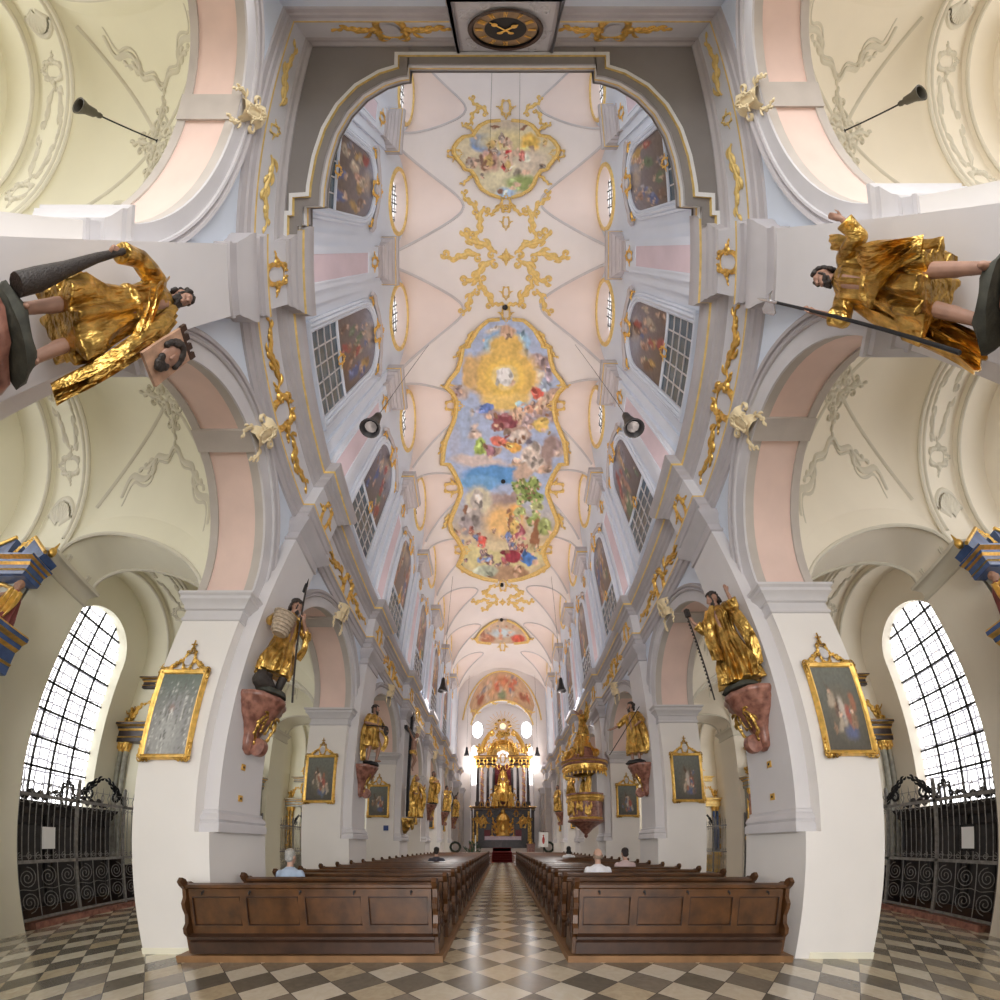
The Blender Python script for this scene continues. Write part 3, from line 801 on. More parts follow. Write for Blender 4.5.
add(478,500,13,15,0,(.72,.68,.52),.3); add(477,500,6,12,0,(.58,.54,.50),.15); add(474,518,12,10,0,(.50,.46,.44),.25); add(466,525,7,10,0,(.40,.36,.38))
add(505,520,20,16,0,(.90,.60,.26),.5); add(516,512,8,9,0,(.92,.52,.18),.4)
for i in range(34): add(527+rnd.uniform(-10,12), 478+rnd.uniform(0,42), rnd.uniform(3,6), rnd.uniform(3,5), 0, rnd.choice([(.34,.46,.14),(.46,.56,.22),(.24,.34,.10),(.58,.62,.30)]), .2)
add(535,535,4,18,.1,(.36,.17,.09),.2); add(545,525,7,9,0,(.40,.48,.18),.3)
add(500,556,46,14,0,(.74,.68,.36),.4); add(495,545,22,5,.1,(.76,.66,.44),.3); add(512,530,4,12,.25,(.66,.46,.20),.15); add(511,522,3,7,.1,(.36,.18,.10),.15); add(519,530,5,8,-.2,(.45,.12,.16),.15); add(514,526,4,6,0,(.82,.60,.22),.15); add(508,534,3,4,0,(.20,.30,.62)); add(482,541,5,6,.2,(.72,.13,.10),.15)
for b_ in crowd(rnd, 44, -1, 1, -1, 1, [(.30,.22,.26),(.52,.36,.30),(.20,.26,.46),(.66,.52,.42),(.38,.38,.24),(.46,.18,.14)], .03, .06): add(503+b_[0]*42-8, 548+b_[1]*20, b_[2]*80, b_[3]*60, b_[4], b_[5], .25)
add(512,556,9,6,.2,(.36,.05,.08),.15); add(528,557,8,6,.3,(.10,.26,.66),.15); add(483,558,6,3,0,(.24,.36,.66),.2); add(505,572,18,8,0,(.48,.32,.20),.3); add(487,570,12,6,0,(.50,.56,.44),.3); add(520,571,8,6,0,(.40,.24,.14),.3)
BL = enrich(BL, rnd, .135, 4)
def gp(x, y):
    c = paint(x/100., y/100., lambda a, b_: lerp3((.46,.55,.76), (.68,.56,.36), max(0, min(1, (b_-4.9)/.5))), BL, 3., .022, 9.)
    # white triangle in the glory
    if abs(x-505) < (y-369)*.55 and 369 < y < 379: c = (.92,.92,.92)
    return c
ROWS = [(319,5),(320,16),(325,22),(330,27),(337,31),(343,35),(346,35),(347,41),(353,42),(360,43),(370,46),(380,54),(386,57),(392,51),(400,47),(410,47),(420,49),(430,53),(440,57),(450,59),(463,60),(463.5,53),(470,49),(478,45),(485,42),(492,41),(500,44),(508,47),(515,50),(522,52),(530,50),(538,44),(545,40),(550,38),(558,40),(564,43),(568,38),(573,30),(578,16),(580,4)]
fresco_px('ceiling_fresco', 'large ceiling fresco with a golden glory above clouds and a crowd under a tree', ROWS, gp, 300, 130, 1.9, 1,
    [(45,350,9,.9,'l'),(57,385,7,0,'l'),(52,405,7,pi/2,'c'),(62,445,8,1.2,'l'),(52,487,7,pi/2,'c'),(57,520,8,1.2,'l'),(42,549,6,pi/2,'c'),(34,572,9,-.5,'l'),(0,313,6,0,'c'),(0,585,5,pi,'c'),(37,338,9,1.0,'l')])
# medallion near the gallery
rnd = random.Random(8); BL2 = []
BL2 += [(4.92,1.46,.20,.10,.3,(.12,.28,.62),.2),(4.78,1.44,.08,.08,0,(.14,.30,.66),.2),(5.06,1.42,.30,.10,0,(.74,.64,.36),.4),(5.05,1.75,.22,.18,0,(.78,.72,.50),.4),(5.06,1.55,.06,.06,0,(.62,.06,.06),.15),(5.06,1.68,.05,.04,0,(.6,.1,.1),.15),(5.10,1.62,.04,.10,.2,(.78,.58,.44),.15),(5.30,1.44,.09,.10,0,(.84,.56,.14),.2),(4.90,1.62,.10,.10,0,(.52,.30,.24),.3),(5.30,1.62,.16,.12,0,(.72,.62,.50),.3),(5.22,1.84,.16,.08,0,(.34,.42,.16),.3),(5.06,1.93,.10,.05,0,(.45,.60,.80),.3),(5.08,1.25,.18,.05,0,(.62,.52,.40),.4)]
for b_ in crowd(rnd, 22, -1, 1, -1, 1, [(.55,.18,.14),(.72,.52,.40),(.62,.44,.18),(.42,.34,.30),(.30,.24,.20)], .08, .2): BL2.append((5.06+b_[0]*.4, 1.55+b_[1]*.22, b_[2]*.3, b_[3]*.25, b_[4], b_[5], .25))
BL2 = enrich(BL2, rnd, .2, 4)
def gp2(x, y): return paint(x/100., y/100., lambda a, b_: (.72,.64,.46), BL2, 7., .022, 9.)
ROWS2 = [(121,4),(122,16),(126,24),(132,29),(136,31),(137,40),(142,46),(148,50),(154,50),(160,46),(166,41),(170,39),(171,33),(178,28),(184,26),(190,22),(195,14),(198,4)]
fresco_px('ceiling_fresco', 'small quatrefoil ceiling fresco beside the organ gallery, with a figure in blue at its left', ROWS2, gp2, 130, 120, 1.8, 2,
    [(0,108,7,0,'c'),(52,154,6,pi/2,'c'),(38,128,8,-.6,'l'),(38,180,8,.6,'l'),(0,205,7,pi,'c')])
# third fresco and the one over the chancel arch
rnd = random.Random(11); BL3 = [(5.03,6.32,.12,.04,0,(.55,.66,.72),.3),(5.18,6.38,.07,.04,0,(.62,.12,.08),.2),(4.88,6.38,.07,.04,0,(.45,.2,.12),.2)]
for b_ in crowd(rnd, 20, -1, 1, -1, 1, [(.62,.30,.20),(.72,.50,.34),(.40,.20,.14),(.30,.28,.30)], .1, .2): BL3.append((5.03+b_[0]*.24, 6.33+b_[1]*.09, b_[2]*.18, b_[3]*.08, b_[4], b_[5], .25))
fresco_px('ceiling_fresco', 'half-moon ceiling fresco in red and brown, near the far end of the nave vault', [(619,3),(622,10),(627,17),(633,22),(638,25),(641,23),(642.5,10)],
    lambda x, y: paint(x/100., y/100., lambda a, b_: (.60,.46,.34), BL3, 9., .015, 12.), 24, 40, 1.0, 3, [(27,638,4,0,'l'),(0,646,4,pi,'c')])
# gilded arabesques between the frescoes
def arabesque(label, parts):
    g = MB(); rnd = random.Random(len(label))
    for (x, y, s, ang, kind) in parts:
        for s2 in ((-1, 1) if x > 2 else (1,)):
            def f3(u, v, e, x=x, y=y, ang=ang, s2=s2):
                uu = u*cos(ang)-v*sin(ang); vv = u*sin(ang)+v*cos(ang)
                return on_vault(CX0(y)+s2*(x+uu), y+vv, .01+e)
            if kind == 'c': cartouche_px(g, f3, s, rnd)
            elif kind == 'd':
                for q in range(8):
                    a = q*pi/4; L = s*(1 if q % 2 == 0 else .6); g.ribbon([(0,0),(L*.5*cos(a), L*.5*sin(a)),(L*cos(a), L*sin(a))], [s*.12, s*.26, s*.03], .12, f3)
                g.ribbon(spiral(0,0,s*.4,0,1,1,16,1), s*.08, .16, f3)
            else:
                p = bez((-s,0),(-s*.5,-s*.6),(s*.5,s*.6),(s,0),14); leafspray(g, f3, p, s*.15, .12, rnd, 2, s*.55); leafspray(g, f3, p[::-1], s*.10, .12, rnd, 2, s*.40)
                cscroll(g, f3, s*.95, -s*.15, s*.2, pi/2, 1.1, 1, s*.09, .12); cscroll(g, f3, -s*.95, s*.15, s*.2, -pi/2, 1.1, 1, s*.09, .12)
    g.build('gilded_arabesque', 'goldp', ceil, 70)
arabesque('large gilded arabesque of scrolls around a rosette, between the two nearest ceiling frescoes',
    [(0,257,9,0,'d'),(27,243,18,-.6,'s'),(27,272,18,.6,'s'),(44,256,17,0,'s'),(26,222,15,1.2,'s'),(20,292,15,-1.2,'s'),(10,210,10,.4,'s'),(8,304,9,-.4,'s'),(36,202,12,-1.0,'s'),(37,302,13,1.0,'s'),(0,222,5,0,'c'),(0,292,5,0,'c')])
arabesque('gilded arabesque beyond the great ceiling fresco, before the half-moon fresco', [(0,602,4,0,'d'),(12,596,8,-.5,'s'),(13,606,8,.5,'s'),(22,601,8,0,'s'),(14,589,7,.6,'s')])
arabesque('pair of gilded sprays on the vault edge above the organ gallery opening', [(27,106,11,-.8,'s'),(34,118,9,1.0,'s')])
# ---------------------------------------------------------------- fresco over the chancel arch
rnd = random.Random(21); b = MB(); b.c = []; P = []
BL4 = [(0,.55,.35,.3,0,(.70,.30,.16),.4),(0,.2,.16,.2,0,(.30,.34,.20),.3)]+crowd(rnd, 26, -.9, .9, .1, .8, [(.62,.20,.12),(.70,.42,.24),(.42,.16,.10),(.66,.52,.40),(.26,.26,.30)], .07, .15)
for j in range(61):
    th = pi*(.14+.72*j/60); row = []
    for i in range(15):
        q = i/14; rx, rz = 3.95+(5.0-3.95)*q-(.5*abs(cos(th))*q), 4.0+(8.0-4.0)*q
        row.append((-rx*cos(th)*1.0, YEND-.04, 15.65+rz*sin(th)-.3*(1-abs(sin(th)))))
        b.c.append(paint(-1.2*cos(th), q, lambda a, c: (.66,.44,.28), BL4, 4., .04, 5.))
    P.append(row)
b.grid(P); o = b.build('arch_fresco', 'fresco', None, 180); tag(o, 'half-round red and ochre fresco above the chancel arch', 'fresco', 'ceiling frescoes of the nave')
g = MB(); fa = lambda u, v, e: (u, YEND-.05-e, v)
for rx, rz in ((3.9, 3.95), (4.95, 8.05)): g.ribbon([(-rx*cos(pi*j/40), 15.65+rz*sin(pi*j/40)) for j in range(2, 39)], .10, .12, fa)
for x in (-3.4, -1.2, 1.2, 3.4): leafspray(g, fa, bez((x-.6, 19.8-abs(x)*.55),(x, 20.2-abs(x)*.5),(x, 19.6-abs(x)*.5),(x+.6, 19.8-abs(x)*.55)), .1, .1, rnd, 2, .4)
g.build('gilded_border', 'goldp', o, 70)
# vent holes with black caps on the ridge
for i, (y, where) in enumerate(((307,'in front of the great ceiling fresco'),(480,'inside the blue sky of the great fresco'),(584,'just beyond the great fresco'),(619,'just before the half-moon fresco'))):
    p = on_vault(CX0(y)-1, y, 0); b = MB(); b.lathe([(.0,0),(.16,0),(.16,-.24),(.11,-.28),(.0,-.28)], (0,0,0), 18); o = b.build('vent_cap', 'black', None, 50, p)
    tag(o, 'small black vent cap on the vault ridge, '+where, 'vent', 'black caps on the vault ridge')
M['goldpale'] = mat('pale_gold_paint', (.84,.70,.44), .5, .1, var=.12, scale=6.)
# ================================================================ GILDED RELIEFS ON FRIEZE AND KEYSTONES
for sg, sn in SIDES:
    for k in range(-1, 6):
        ym = yc(k, sg)+BAY/2
        # keystone cartouche
        rnd = random.Random(40+k)
        b = MB(); zc = ZS+ARISE+.28
        prof = [(.30,-.34),(.36,-.1),(.26,.1),(.40,.34),(.44,.42),(.30,.46)]
        rings = []
        for w, z in prof: rings.append([(0,-w,z),(.16+.25*max(0,z+.1),-w*.7,z),(.22+.3*max(0,z+.1),0,z),(.16+.25*max(0,z+.1),w*.7,z),(0,w,z)])
        b.loft(rings, 0, close=False)
        f = lambda u, v, e: (.26+e+.25*max(0, v+.1), u, v)
        cartouche(b, f, .26, rnd)
        for s2 in (-1, 1): cscroll(b, lambda u, v, e, s2=s2: (.12+e, s2*u, v), .42, .18, .16, pi, 1.2, -1, .05, .08); leafspray(b, lambda u, v, e, s2=s2: (.06+e, s2*u, v), bez((.3,-.2),(.5,-.3),(.5,-.6),(.35,-.75)), .05, .05, rnd, 2, .2)
        b.v = [(x*.72, y*.68, z*.72-.04) for x, y, z in b.v]
        o = b.build('keystone_cartouche', 'goldpale', None, 60, (sg*(XW-.03), ym, zc)); o.rotation_euler = (0,0,0 if sg < 0 else pi)
        tag(o, 'gilded shell cartouche on the keystone of the %s arch from the gallery, %s side' % (ordinal(k+1), sn), 'cartouche', 'gilded keystones of the nave arches')
        # frieze relief
        b = MB(); f = lambda u, v, e: (e, u, v*.62)
        if k >= 0: cartouche(b, lambda u, v, e: (e*1.2, u, v*.75-.05), .52, rnd)
        else: cartouche(b, lambda u, v, e: (e*1.2, u, v), .16, rnd)
        for s2 in (-1, 1):
            fs = lambda u, v, e, s2=s2: (e, s2*u, v)
            leafspray(b, fs, bez((.55,0),(.9,.35),(1.2,-.35),(1.7,.05),16), .06, .07, rnd, 2, .34)
            leafspray(b, fs, bez((1.1,.1),(1.4,-.3),(1.8,.25),(2.15,0),12), .05, .06, rnd, 2, .26)
        o = b.build('frieze_relief', 'gold' if k >= 0 else 'goldp', None, 70, (sg*(XW-.03), ym, 9.42)); o.rotation_euler = (0,0,0 if sg < 0 else pi)
        tag(o, 'gilded scrollwork on the %s frieze above the %s arch from the gallery' % (sn, ordinal(k+1)), 'relief', 'gilded frieze reliefs over the arches')
    for k in range(0, 7):
        b = MB(); rnd = random.Random(60+k); cartouche(b, lambda u, v, e: (e, u, v), .34, rnd)
        o = b.build('pilaster_relief', 'gold', None, 70, (sg*(XP-.03), yc(k, sg), 9.42)); o.rotation_euler = (0,0,0 if sg < 0 else pi)
        tag(o, 'gilded rocaille on the frieze block over the %s pilaster from the gallery, %s side' % (ordinal(k), sn), 'relief', 'gilded reliefs over the pilasters')
for s2, sn in ((-1,'left'),(1,'right')):
    b = MB(); rnd = random.Random(77)
    f = lambda u, v, e: (u, e, v); cartouche(b, lambda u, v, e: (u, e, v*.75), .58, rnd, 0, 1)
    for s3 in (-1, 1):
        fs = lambda u, v, e, s3=s3: (s3*u, e, v); leafspray(b, fs, bez((.5,0),(.8,.3),(1.0,-.3),(1.45,.05),16), .06, .07, rnd, 2, .3)
    o = b.build('gallery_relief', ['gold','mouldl'], None, 70, (s2*2.75, YW+.03, 9.42)); tag(o, 'large gilded cartouche on the gallery beam, %s of the clock' % sn, 'relief', 'gilded reliefs beside the clock')
# ---------------------------------------------------------------- clock on the gallery beam
t = thing('church_clock', 'round church clock with black centre and Roman numerals in a carved square frame', 'clock', (.08, YW+.02, 8.92), 0); t.scale = (1.2, 1, 1.2)
b = MB(); b.box(-1.02, 1.02, 0, .30, -.98, .98)
for e, w in ((0,.06),(.06,.05)):
    z = .98-.10*e
    b.tube([(-.98,.32,-.94),(.98,.32,-.94),(.98,.32,.94),(-.98,.32,.94),(-.98,.32,-.94)], .07, 6)
b.build('case', 'mould', t, 40)
b = MB(); b.box(-.88,.88,.30,.315,-.84,.84); rnd = random.Random(3)
for i in range(46):
    a = rnd.uniform(0, 2*pi); r = rnd.uniform(.78, 1.05); x, z = r*cos(a), r*sin(a)*.98
    if abs(x) < .82 and abs(z) < .8: cscroll(b, lambda u, v, e: (u, .315+e, v), x, z, .10, rnd.uniform(0,6), 1.2, 1, .025, .03)
b.build('carved_panel', 'mouldl', t, 60)
def disc(b, r, y, n=48, m=0, r0=0.):
    b.grid([[(rr*cos(2*pi*j/n), y, rr*sin(2*pi*j/n)) for rr in (r0, r)] for j in range(n+1)], m)
b = MB(); b.lathe([(.66,.0),(.72,.06),(.70,.10),(.64,.08)], (0,0,0), 40, cap=False)
o = b.build('rim', 'wooddk', t, 50); o.rotation_euler = (-pi/2,0,0); o.location = (0,.32,0)
b = MB(); disc(b, .67, .34); b.build('dial', mat('dial_brass', (.33,.23,.13), .4, .5, var=.25, scale=6), t)
b = MB(); disc(b, .40, .345); disc(b, .665, .346, r0=.61); b.build('dial_black', 'black', t)
NUM = ['XII','I','II','III','IIII','V','VI','VII','VIII','IX','X','XI']
def strokes(ch): return {'I': [((0,0),(0,1))], 'V': [((-.3,1),(0,0)),((.3,1),(0,0))], 'X': [((-.3,0),(.3,1)),((-.3,1),(.3,0))]}[ch]
for i, s in enumerate(NUM):
    b = MB()
    a = pi/2-2*pi*i/12; ws = [(.25 if c == 'I' else .7) for c in s]; tot = sum(ws); x = -tot/2
    for c, w in zip(s, ws):
        x += w/2
        for p, q in strokes(c):
            pts = []
            for (u, v) in (p, q):
                lu = (x+u*.9)*.085; lv = .43+v*.15; pts.append((lu*sin(a)+lv*cos(a), .352, -lu*cos(a)+lv*sin(a)))
            b.tube(pts, .010, 5)
        x += w/2
    b.build('numeral', 'gold', t)
for nm, a, L, w in (('hour_hand', radians(-40), .30, .03), ('minute_hand', radians(-138), .40, .022)):
    b = MB(); dx, dz = cos(a), sin(a); b.tube([(-.14*dx,.37,-.14*dz),(L*dx,.37,L*dz)], [w*.8, w*.5], 6); b.ell((L*.7*dx,.37,L*.7*dz), (.06,.012,.06)); b.ell((-.14*dx,.37,-.14*dz), (.06,.012,.04)); b.build(nm, 'gold', t)
# west end of the vault, dark lamp bar hung in front of it
b = MB(); b.quad((-5.6,-12.9,10), (5.6,-12.9,10), (5.6,-12.9,25), (-5.6,-12.9,25)); struct(b.build('wall_organ_end', 'vault'))
t = thing('hanging_lamp_bar', 'dark curved lamp bar hung on two wires above the gallery opening', 'lamp', (.15, -6.6, 13.6))
b = MB(); b.tube([(-.75,0,0),(-.6,.0,.12),(-.3,0,.12),(0,0,.22),(.3,0,.12),(.6,0,.12),(.75,0,0)], .05, 8); b.tube([(-.75,0,0),(-.3,0,-.05),(.3,0,-.05),(.75,0,0)], .05, 8); b.build('bar', 'black', t, 60)
b = MB(); [b.tube([(s*.5,0,.1),(s*.9,.8,vz(.9,-5.8)-13.6)], .008, 5) for s in (-1, 1)]; b.build('wire', 'black', t)
# ================================================================ FIGURES
def remeshed(o, vox, smooth=2):
    m = o.modifiers.new('remesh', 'REMESH'); m.mode = 'VOXEL'; m.voxel_size = vox; m.use_smooth_shade = True
    if smooth:
        s = o.modifiers.new('smooth', 'SMOOTH'); s.factor = .5; s.iterations = smooth
    dg = bpy.context.evaluated_depsgraph_get(); me = bpy.data.meshes.new_from_object(o.evaluated_get(dg))
    o.modifiers.clear(); old = o.data; o.data = me; bpy.data.meshes.remove(old)
    me.polygons.foreach_set('use_smooth', [True]*len(me.polygons))
    return o
def V(*a): return Vector(a)
def head_geo(b, c, fwd, s=1., tilt=0.):
    """skull, jaw, nose, brow, ears, eyes round centre c; fwd = facing direction (local -Y when (0,-1))"""
    ang = atan2(fwd[0], -fwd[1]); Rm = Matrix.Rotation(ang, 3, 'Z') @ Matrix.Rotation(tilt, 3, 'X')
    def P(x, y, z): v = Rm @ Vector((x, y, z))*s; return (c[0]+v.x, c[1]+v.y, c[2]+v.z)
    b.ell(P(0,.01,.03), (.078*s,.098*s,.105*s), 16, 12, rot=Rm); b.ell(P(0,-.025,-.045), (.058*s,.068*s,.075*s), 14, 10, rot=Rm)
    b.capsule(P(0,-.088,.02), P(0,-.112,-.022), .012*s, .018*s, 8); b.ell(P(0,-.094,-.088), (.025*s,.02*s,.02*s), 8, 6, rot=Rm)
    for q in (-1, 1):
        b.ell(P(q*.034,-.082,.038), (.026*s,.014*s,.010*s), 8, 6, rot=Rm); b.ell(P(q*.032,-.082,.016), (.014*s,.010*s,.010*s), 8, 6, rot=Rm)
        b.ell(P(q*.079,.01,0), (.012*s,.024*s,.034*s), 8, 6, rot=Rm); b.ell(P(q*.04,-.07,-.03), (.022*s,.02*s,.02*s), 8, 6, rot=Rm)
    b.capsule(P(-.020,-.094,-.056), P(.020,-.094,-.056), .008*s, .008*s, 6)
    return P, Rm
def hair_geo(b, P, s, beard, curls, seed):
    rnd = random.Random(seed)
    for i in range(curls):
        a = rnd.uniform(0, 2*pi); e = rnd.uniform(.05, 1.45); x = .092*cos(e)*cos(a); y = .108*cos(e)*sin(a)+.022; z = .045+.105*sin(e)
        if y < -.05 and z < .10: continue
        b.ell(P(x, y, z), (.028*s,)*3, 7, 5)
    for i in range(curls//2):
        a = rnd.uniform(.1*pi, .9*pi); b.ell(P(.095*cos(a), .025+.085*sin(a), rnd.uniform(-.10,.05)), (.027*s,)*3, 7, 5)
    if beard:
        for i in range(26):
            x = rnd.uniform(-.055,.055); z = rnd.uniform(-.16,-.07)*1.0; b.ell(P(x, -.075+abs(x)*.5+rnd.uniform(-.012,.012), z), (.022*s,.02*s,.026*s), 7, 5)
        for q in (-1, 1):
            for z in (-.06,-.03,0,.02): b.ell(P(q*.066, -.03, z), (.018*s,)*3, 7, 5)
            b.ell(P(q*.022,-.10,-.043), (.016*s,.010*s,.008*s), 7, 5)
def hand_geo(b, w, d, up, s=1., curl=.5, thumb=1):
    """palm from the wrist w along d, five fingers, 'up' = palm normal"""
    d = Vector(d).normalized(); n = Vector(up); n = (n-d*n.dot(d)).normalized(); sd = d.cross(n); w = Vector(w)
    b.capsule(w, w+d*.055*s, .026*s, .036*s, 8)
    for q in (-1.4,-.5,.45,1.3):
        base = w+d*.075*s+sd*q*.020*s; L = (.075-.010*abs(q-.0))*s
        k1 = base+d*L*.45; d2 = (d*cos(curl)+n*sin(curl)); k2 = k1+d2*L*.35; d3 = (d*cos(curl*2)+n*sin(curl*2)); k3 = k2+d3*L*.28
        b.tube([base, k1, k2, k3], [.0105*s,.0095*s,.0085*s,.006*s], 7)
    t0 = w+d*.025*s+sd*thumb*-.030*s; t1 = t0+(d*.6-sd*thumb*.7+n*.3)*.04*s; t2 = t1+(d*.9-sd*thumb*.1+n*.4)*.035*s
    b.tube([t0, t1, t2], [.013*s,.011*s,.008*s], 7)
def robe_geo(b, rows, folds, seed, n=80, m=0):
    """rows: (z, cx, cy, rx, ry, fold depth, twist)"""
    rnd = random.Random(seed); ph = [rnd.uniform(0, 6.28) for _ in range(6)]
    F = []
    for a, c in zip(rows, rows[1:]):
        k = 5
        for i in range(k): F.append([a[j]+(c[j]-a[j])*(i/k) for j in range(7)])
    F.append(list(rows[-1])); rings = []
    for z, cx, cy, rx, ry, fd, tw in F:
        ring = []
        for j in range(n):
            t = 2*pi*j/n
            q = .55*sin(folds*t+ph[0]+tw*4)+.35*sin((folds*1.7)//1*t+ph[1]-tw*6+z*2)+.25*sin((folds*.6)//1*t+ph[2]+z*5+tw)
            q = (abs(q)**.8)*(1 if q > 0 else -1)
            k = 1+fd*1.35*q+.03*nz(3*cos(t), 3*sin(t), z*7+seed)+.05*nz(6*cos(t), 6*sin(t), z*3+seed)
            ring.append((cx+rx*k*cos(t), cy+ry*k*sin(t), z+.03*fd*sin(3*t+ph[3])))
        rings.append(ring)
    b.loft(rings, m)
def drape_geo(b, A, B, th=.03, waves=4, amp=.04, seed=0, n=18, m=0):
    """heavy cloth between two guide lines A and B (lists of points), rippled, with thickness"""
    rnd = random.Random(seed); p0 = rnd.uniform(0,6)
    A = [Vector(a) for a in A]; B = [Vector(a) for a in B]
    def at(L, t):
        k = t*(len(L)-1); i = min(int(k), len(L)-2); f = k-i
        p = L[max(i-1,0)]; q = L[i]; r = L[i+1]; s_ = L[min(i+2, len(L)-1)]
        return .5*((2*q)+(r-p)*f+(2*p-5*q+4*r-s_)*f*f+(3*q-p-3*r+s_)*f**3)
    rings = []
    for i in range(n+1):
        t = i/n; a, c = at(A, t), at(B, t); ring = []; back = []
        ax = (c-a); tn = (at(A, min(1,t+.03))-at(A, max(0,t-.03))); nn = ax.cross(tn)
        nn = nn.normalized() if nn.length > 1e-6 else Vector((0,-1,0))
        for j in range(13):
            q = j/12; w = amp*sin(waves*2*pi*q+p0+t*2.2)*(.4+.6*min(1, t*3))
            p = a+ax*q+nn*w; ring.append(tuple(p+nn*th/2)); back.append(tuple(p-nn*th/2))
        rings.append(ring+back[::-1])
    b.loft(rings, m)
def figure(name, label, cat, loc, rz, sp, group=None, vox=.014, scale=1.10):
    """sp: joints in metres for a figure about 2 m tall that faces local -Y (viewer's right = +X)"""
    t = thing(name, label, cat, loc, rz, group); t.scale = (scale,)*3
    j = dict(pel=(0,0,.98), chest=(0,.0,1.42), neck=(0,.01,1.62), head=(0,-.02,1.80), sl=(-.20,.02,1.53), sr=(.20,.02,1.53), hl=(-.10,0,.95), hr=(.10,0,.95),
             kl=(-.11,-.04,.52), kr=(.11,-.04,.52), fl=(-.12,.03,.09), fr=(.12,.03,.09), el=(-.30,-.02,1.25), er=(.30,-.02,1.25), wl=(-.25,-.20,1.05), wr=(.25,-.20,1.05),
             dl=(.3,-.6,.2), dr=(-.3,-.6,.2), nl=(0,-.3,1), nr=(0,-.3,1), look=(0,-1), tilt=0., curl=.6)
    j.update(sp.get('j', {}))
    b = MB()
    b.capsule(j['pel'], j['chest'], .145, .16, 14); b.ell((j['pel'][0], j['pel'][1], j['pel'][2]-.02), (.17,.13,.14)); b.ell(j['chest'], (.19,.135,.19))
    b.capsule(j['neck'], j['head'], .062, .058, 10)
    for q in 'lr':
        b.capsule(j['chest'], j['s'+q], .11, .075); b.capsule(j['s'+q], j['e'+q], .062, .050); b.capsule(j['e'+q], j['w'+q], .050, .031)
        b.capsule(j['h'+q], j['k'+q], .095, .064); b.capsule(j['k'+q], j['f'+q], .066, .042)
        calf = Vector(j['k'+q])*.65+Vector(j['f'+q])*.35; b.ell((calf.x, calf.y+.02, calf.z), (.06,.065,.11))
        f = Vector(j['f'+q]); fd = Vector(sp.get('toe'+q, (.05 if q == 'r' else -.05, -1, 0))).normalized()
        b.capsule(f+Vector((0,.02,-.04)), f+fd*.15+Vector((0,0,-.055)), .042, .032, 8); b.capsule(f+fd*.13+Vector((0,0,-.06)), f+fd*.19+Vector((0,0,-.068)), .034, .022, 8)
        hand_geo(b, j['w'+q], j['d'+q], j['n'+q], 1.1, j['curl'], 1 if q == 'l' else -1)
    P, Rm = head_geo(b, j['head'], j['look'], 1.08, j['tilt'])
    o = b.build('body', sp.get('skin', 'skin'), t); remeshed(o, vox, 1)
    if sp.get('hair', True):
        b = MB(); hair_geo(b, P, 1.08, sp.get('beard', True), 46, sp.get('seed', 1)); o = b.build('hair', sp.get('hairm', 'hair'), t); remeshed(o, max(.012, vox), 1)
    b = MB()
    if 'robe' in sp: robe_geo(b, sp['robe'], sp.get('folds', 9), sp.get('seed', 1))
    for q in 'lr':
        sl = sp.get('sleeve'+q, 1.0)
        if sl > 0:
            a, e, w = Vector(j['s'+q]), Vector(j['e'+q]), Vector(j['w'+q])
            b.capsule(Vector(j['chest'])*.4+a*.6, a, .10, .10); b.tube([a, a*.5+e*.5, e], [.098, .105, .09], 12)
            if sl > .6:
                x = e+(w-e)*(sl-.6)/.4*.85; b.tube([e, e*.5+x*.5, x, x+(w-e)*.02], [.088, .09, .10, .085], 12); b.ell(e, (.09,.09,.09))
    for (rz0, rx, ry) in sp.get('belt', []): b.lathe([(1,-.03),(1.06,0),(1,.03)], (0,0,rz0), 24, sx=rx, sy=ry)
    if b.v:
        o = b.build('robe', sp.get('cloth', 'golddk'), t); remeshed(o, max(.013, vox), 1)
    if 'cloak' in sp:
        b = MB()
        for i, (A, B_, wv, am) in enumerate(sp['cloak']): drape_geo(b, A, B_, .035, wv, am, i+sp.get('seed', 1))
        o = b.build('cloak', sp.get('cloakm', sp.get('cloth', 'golddk')), t, 60)
    return t, j
def console(label, loc, rz, scale=1., group='red marble consoles under the statues'):
    """carved red marble bracket: top slab at z=0, projects to local -Y from the wall plane y=0"""
    t = thing('statue_console', label, 'console', loc, rz, group); t.scale = (scale,)*3
    b = MB()
    ol = [(-.50,0),(-.50,-.25),(-.42,-.42),(-.22,-.50),(-.12,-.58),(.12,-.58),(.22,-.50),(.42,-.42),(.50,-.25),(.50,0)]
    def ring(k, z, ky=1.): return [(x*k, y*k*ky, z) for x, y in ol]
    b.loft([ring(.84,-.24), ring(.90,-.20), ring(.92,-.14), ring(.98,-.10), ring(1.02,-.06), ring(1.0,0)]); b.build('slab', 'redmarble', t, 40)
    b = MB(); b.loft([ring(.10,-1.05,.9), ring(.30,-.98,.8), ring(.34,-.85,.75), ring(.36,-.70,.85), ring(.50,-.52,.95), ring(.74,-.36), ring(.84,-.24)]); b.build('corbel', 'redmarble', t, 50)
    b = MB(); b.lathe([(.02,-.09),(.16,-.07),(.17,0),(.16,.07),(.02,.09)], (0,0,0), 20); o = b.build('scroll', 'redmarble', t, 40); o.rotation_euler = (0, pi/2, 0); o.location = (0,-.24,-.92)
    rnd = random.Random(int(loc[1]*10)); b = MB()
    f = lambda u, v, e: (u, -.30-(v+.6)*.42-e, v)
    cartouche(b, lambda u, v, e: f(u, v-.50, e), .15, rnd)
    for s in (-1, 1): leafspray(b, lambda u, v, e, s=s: f(s*u, v, e), bez((.05,-.35),(.35,-.35),(.25,-.75),(.08,-.85)), .03, .04, rnd, 2, .14)
    b.build('gilded_leafwork', 'golddk', t, 70)
    return t
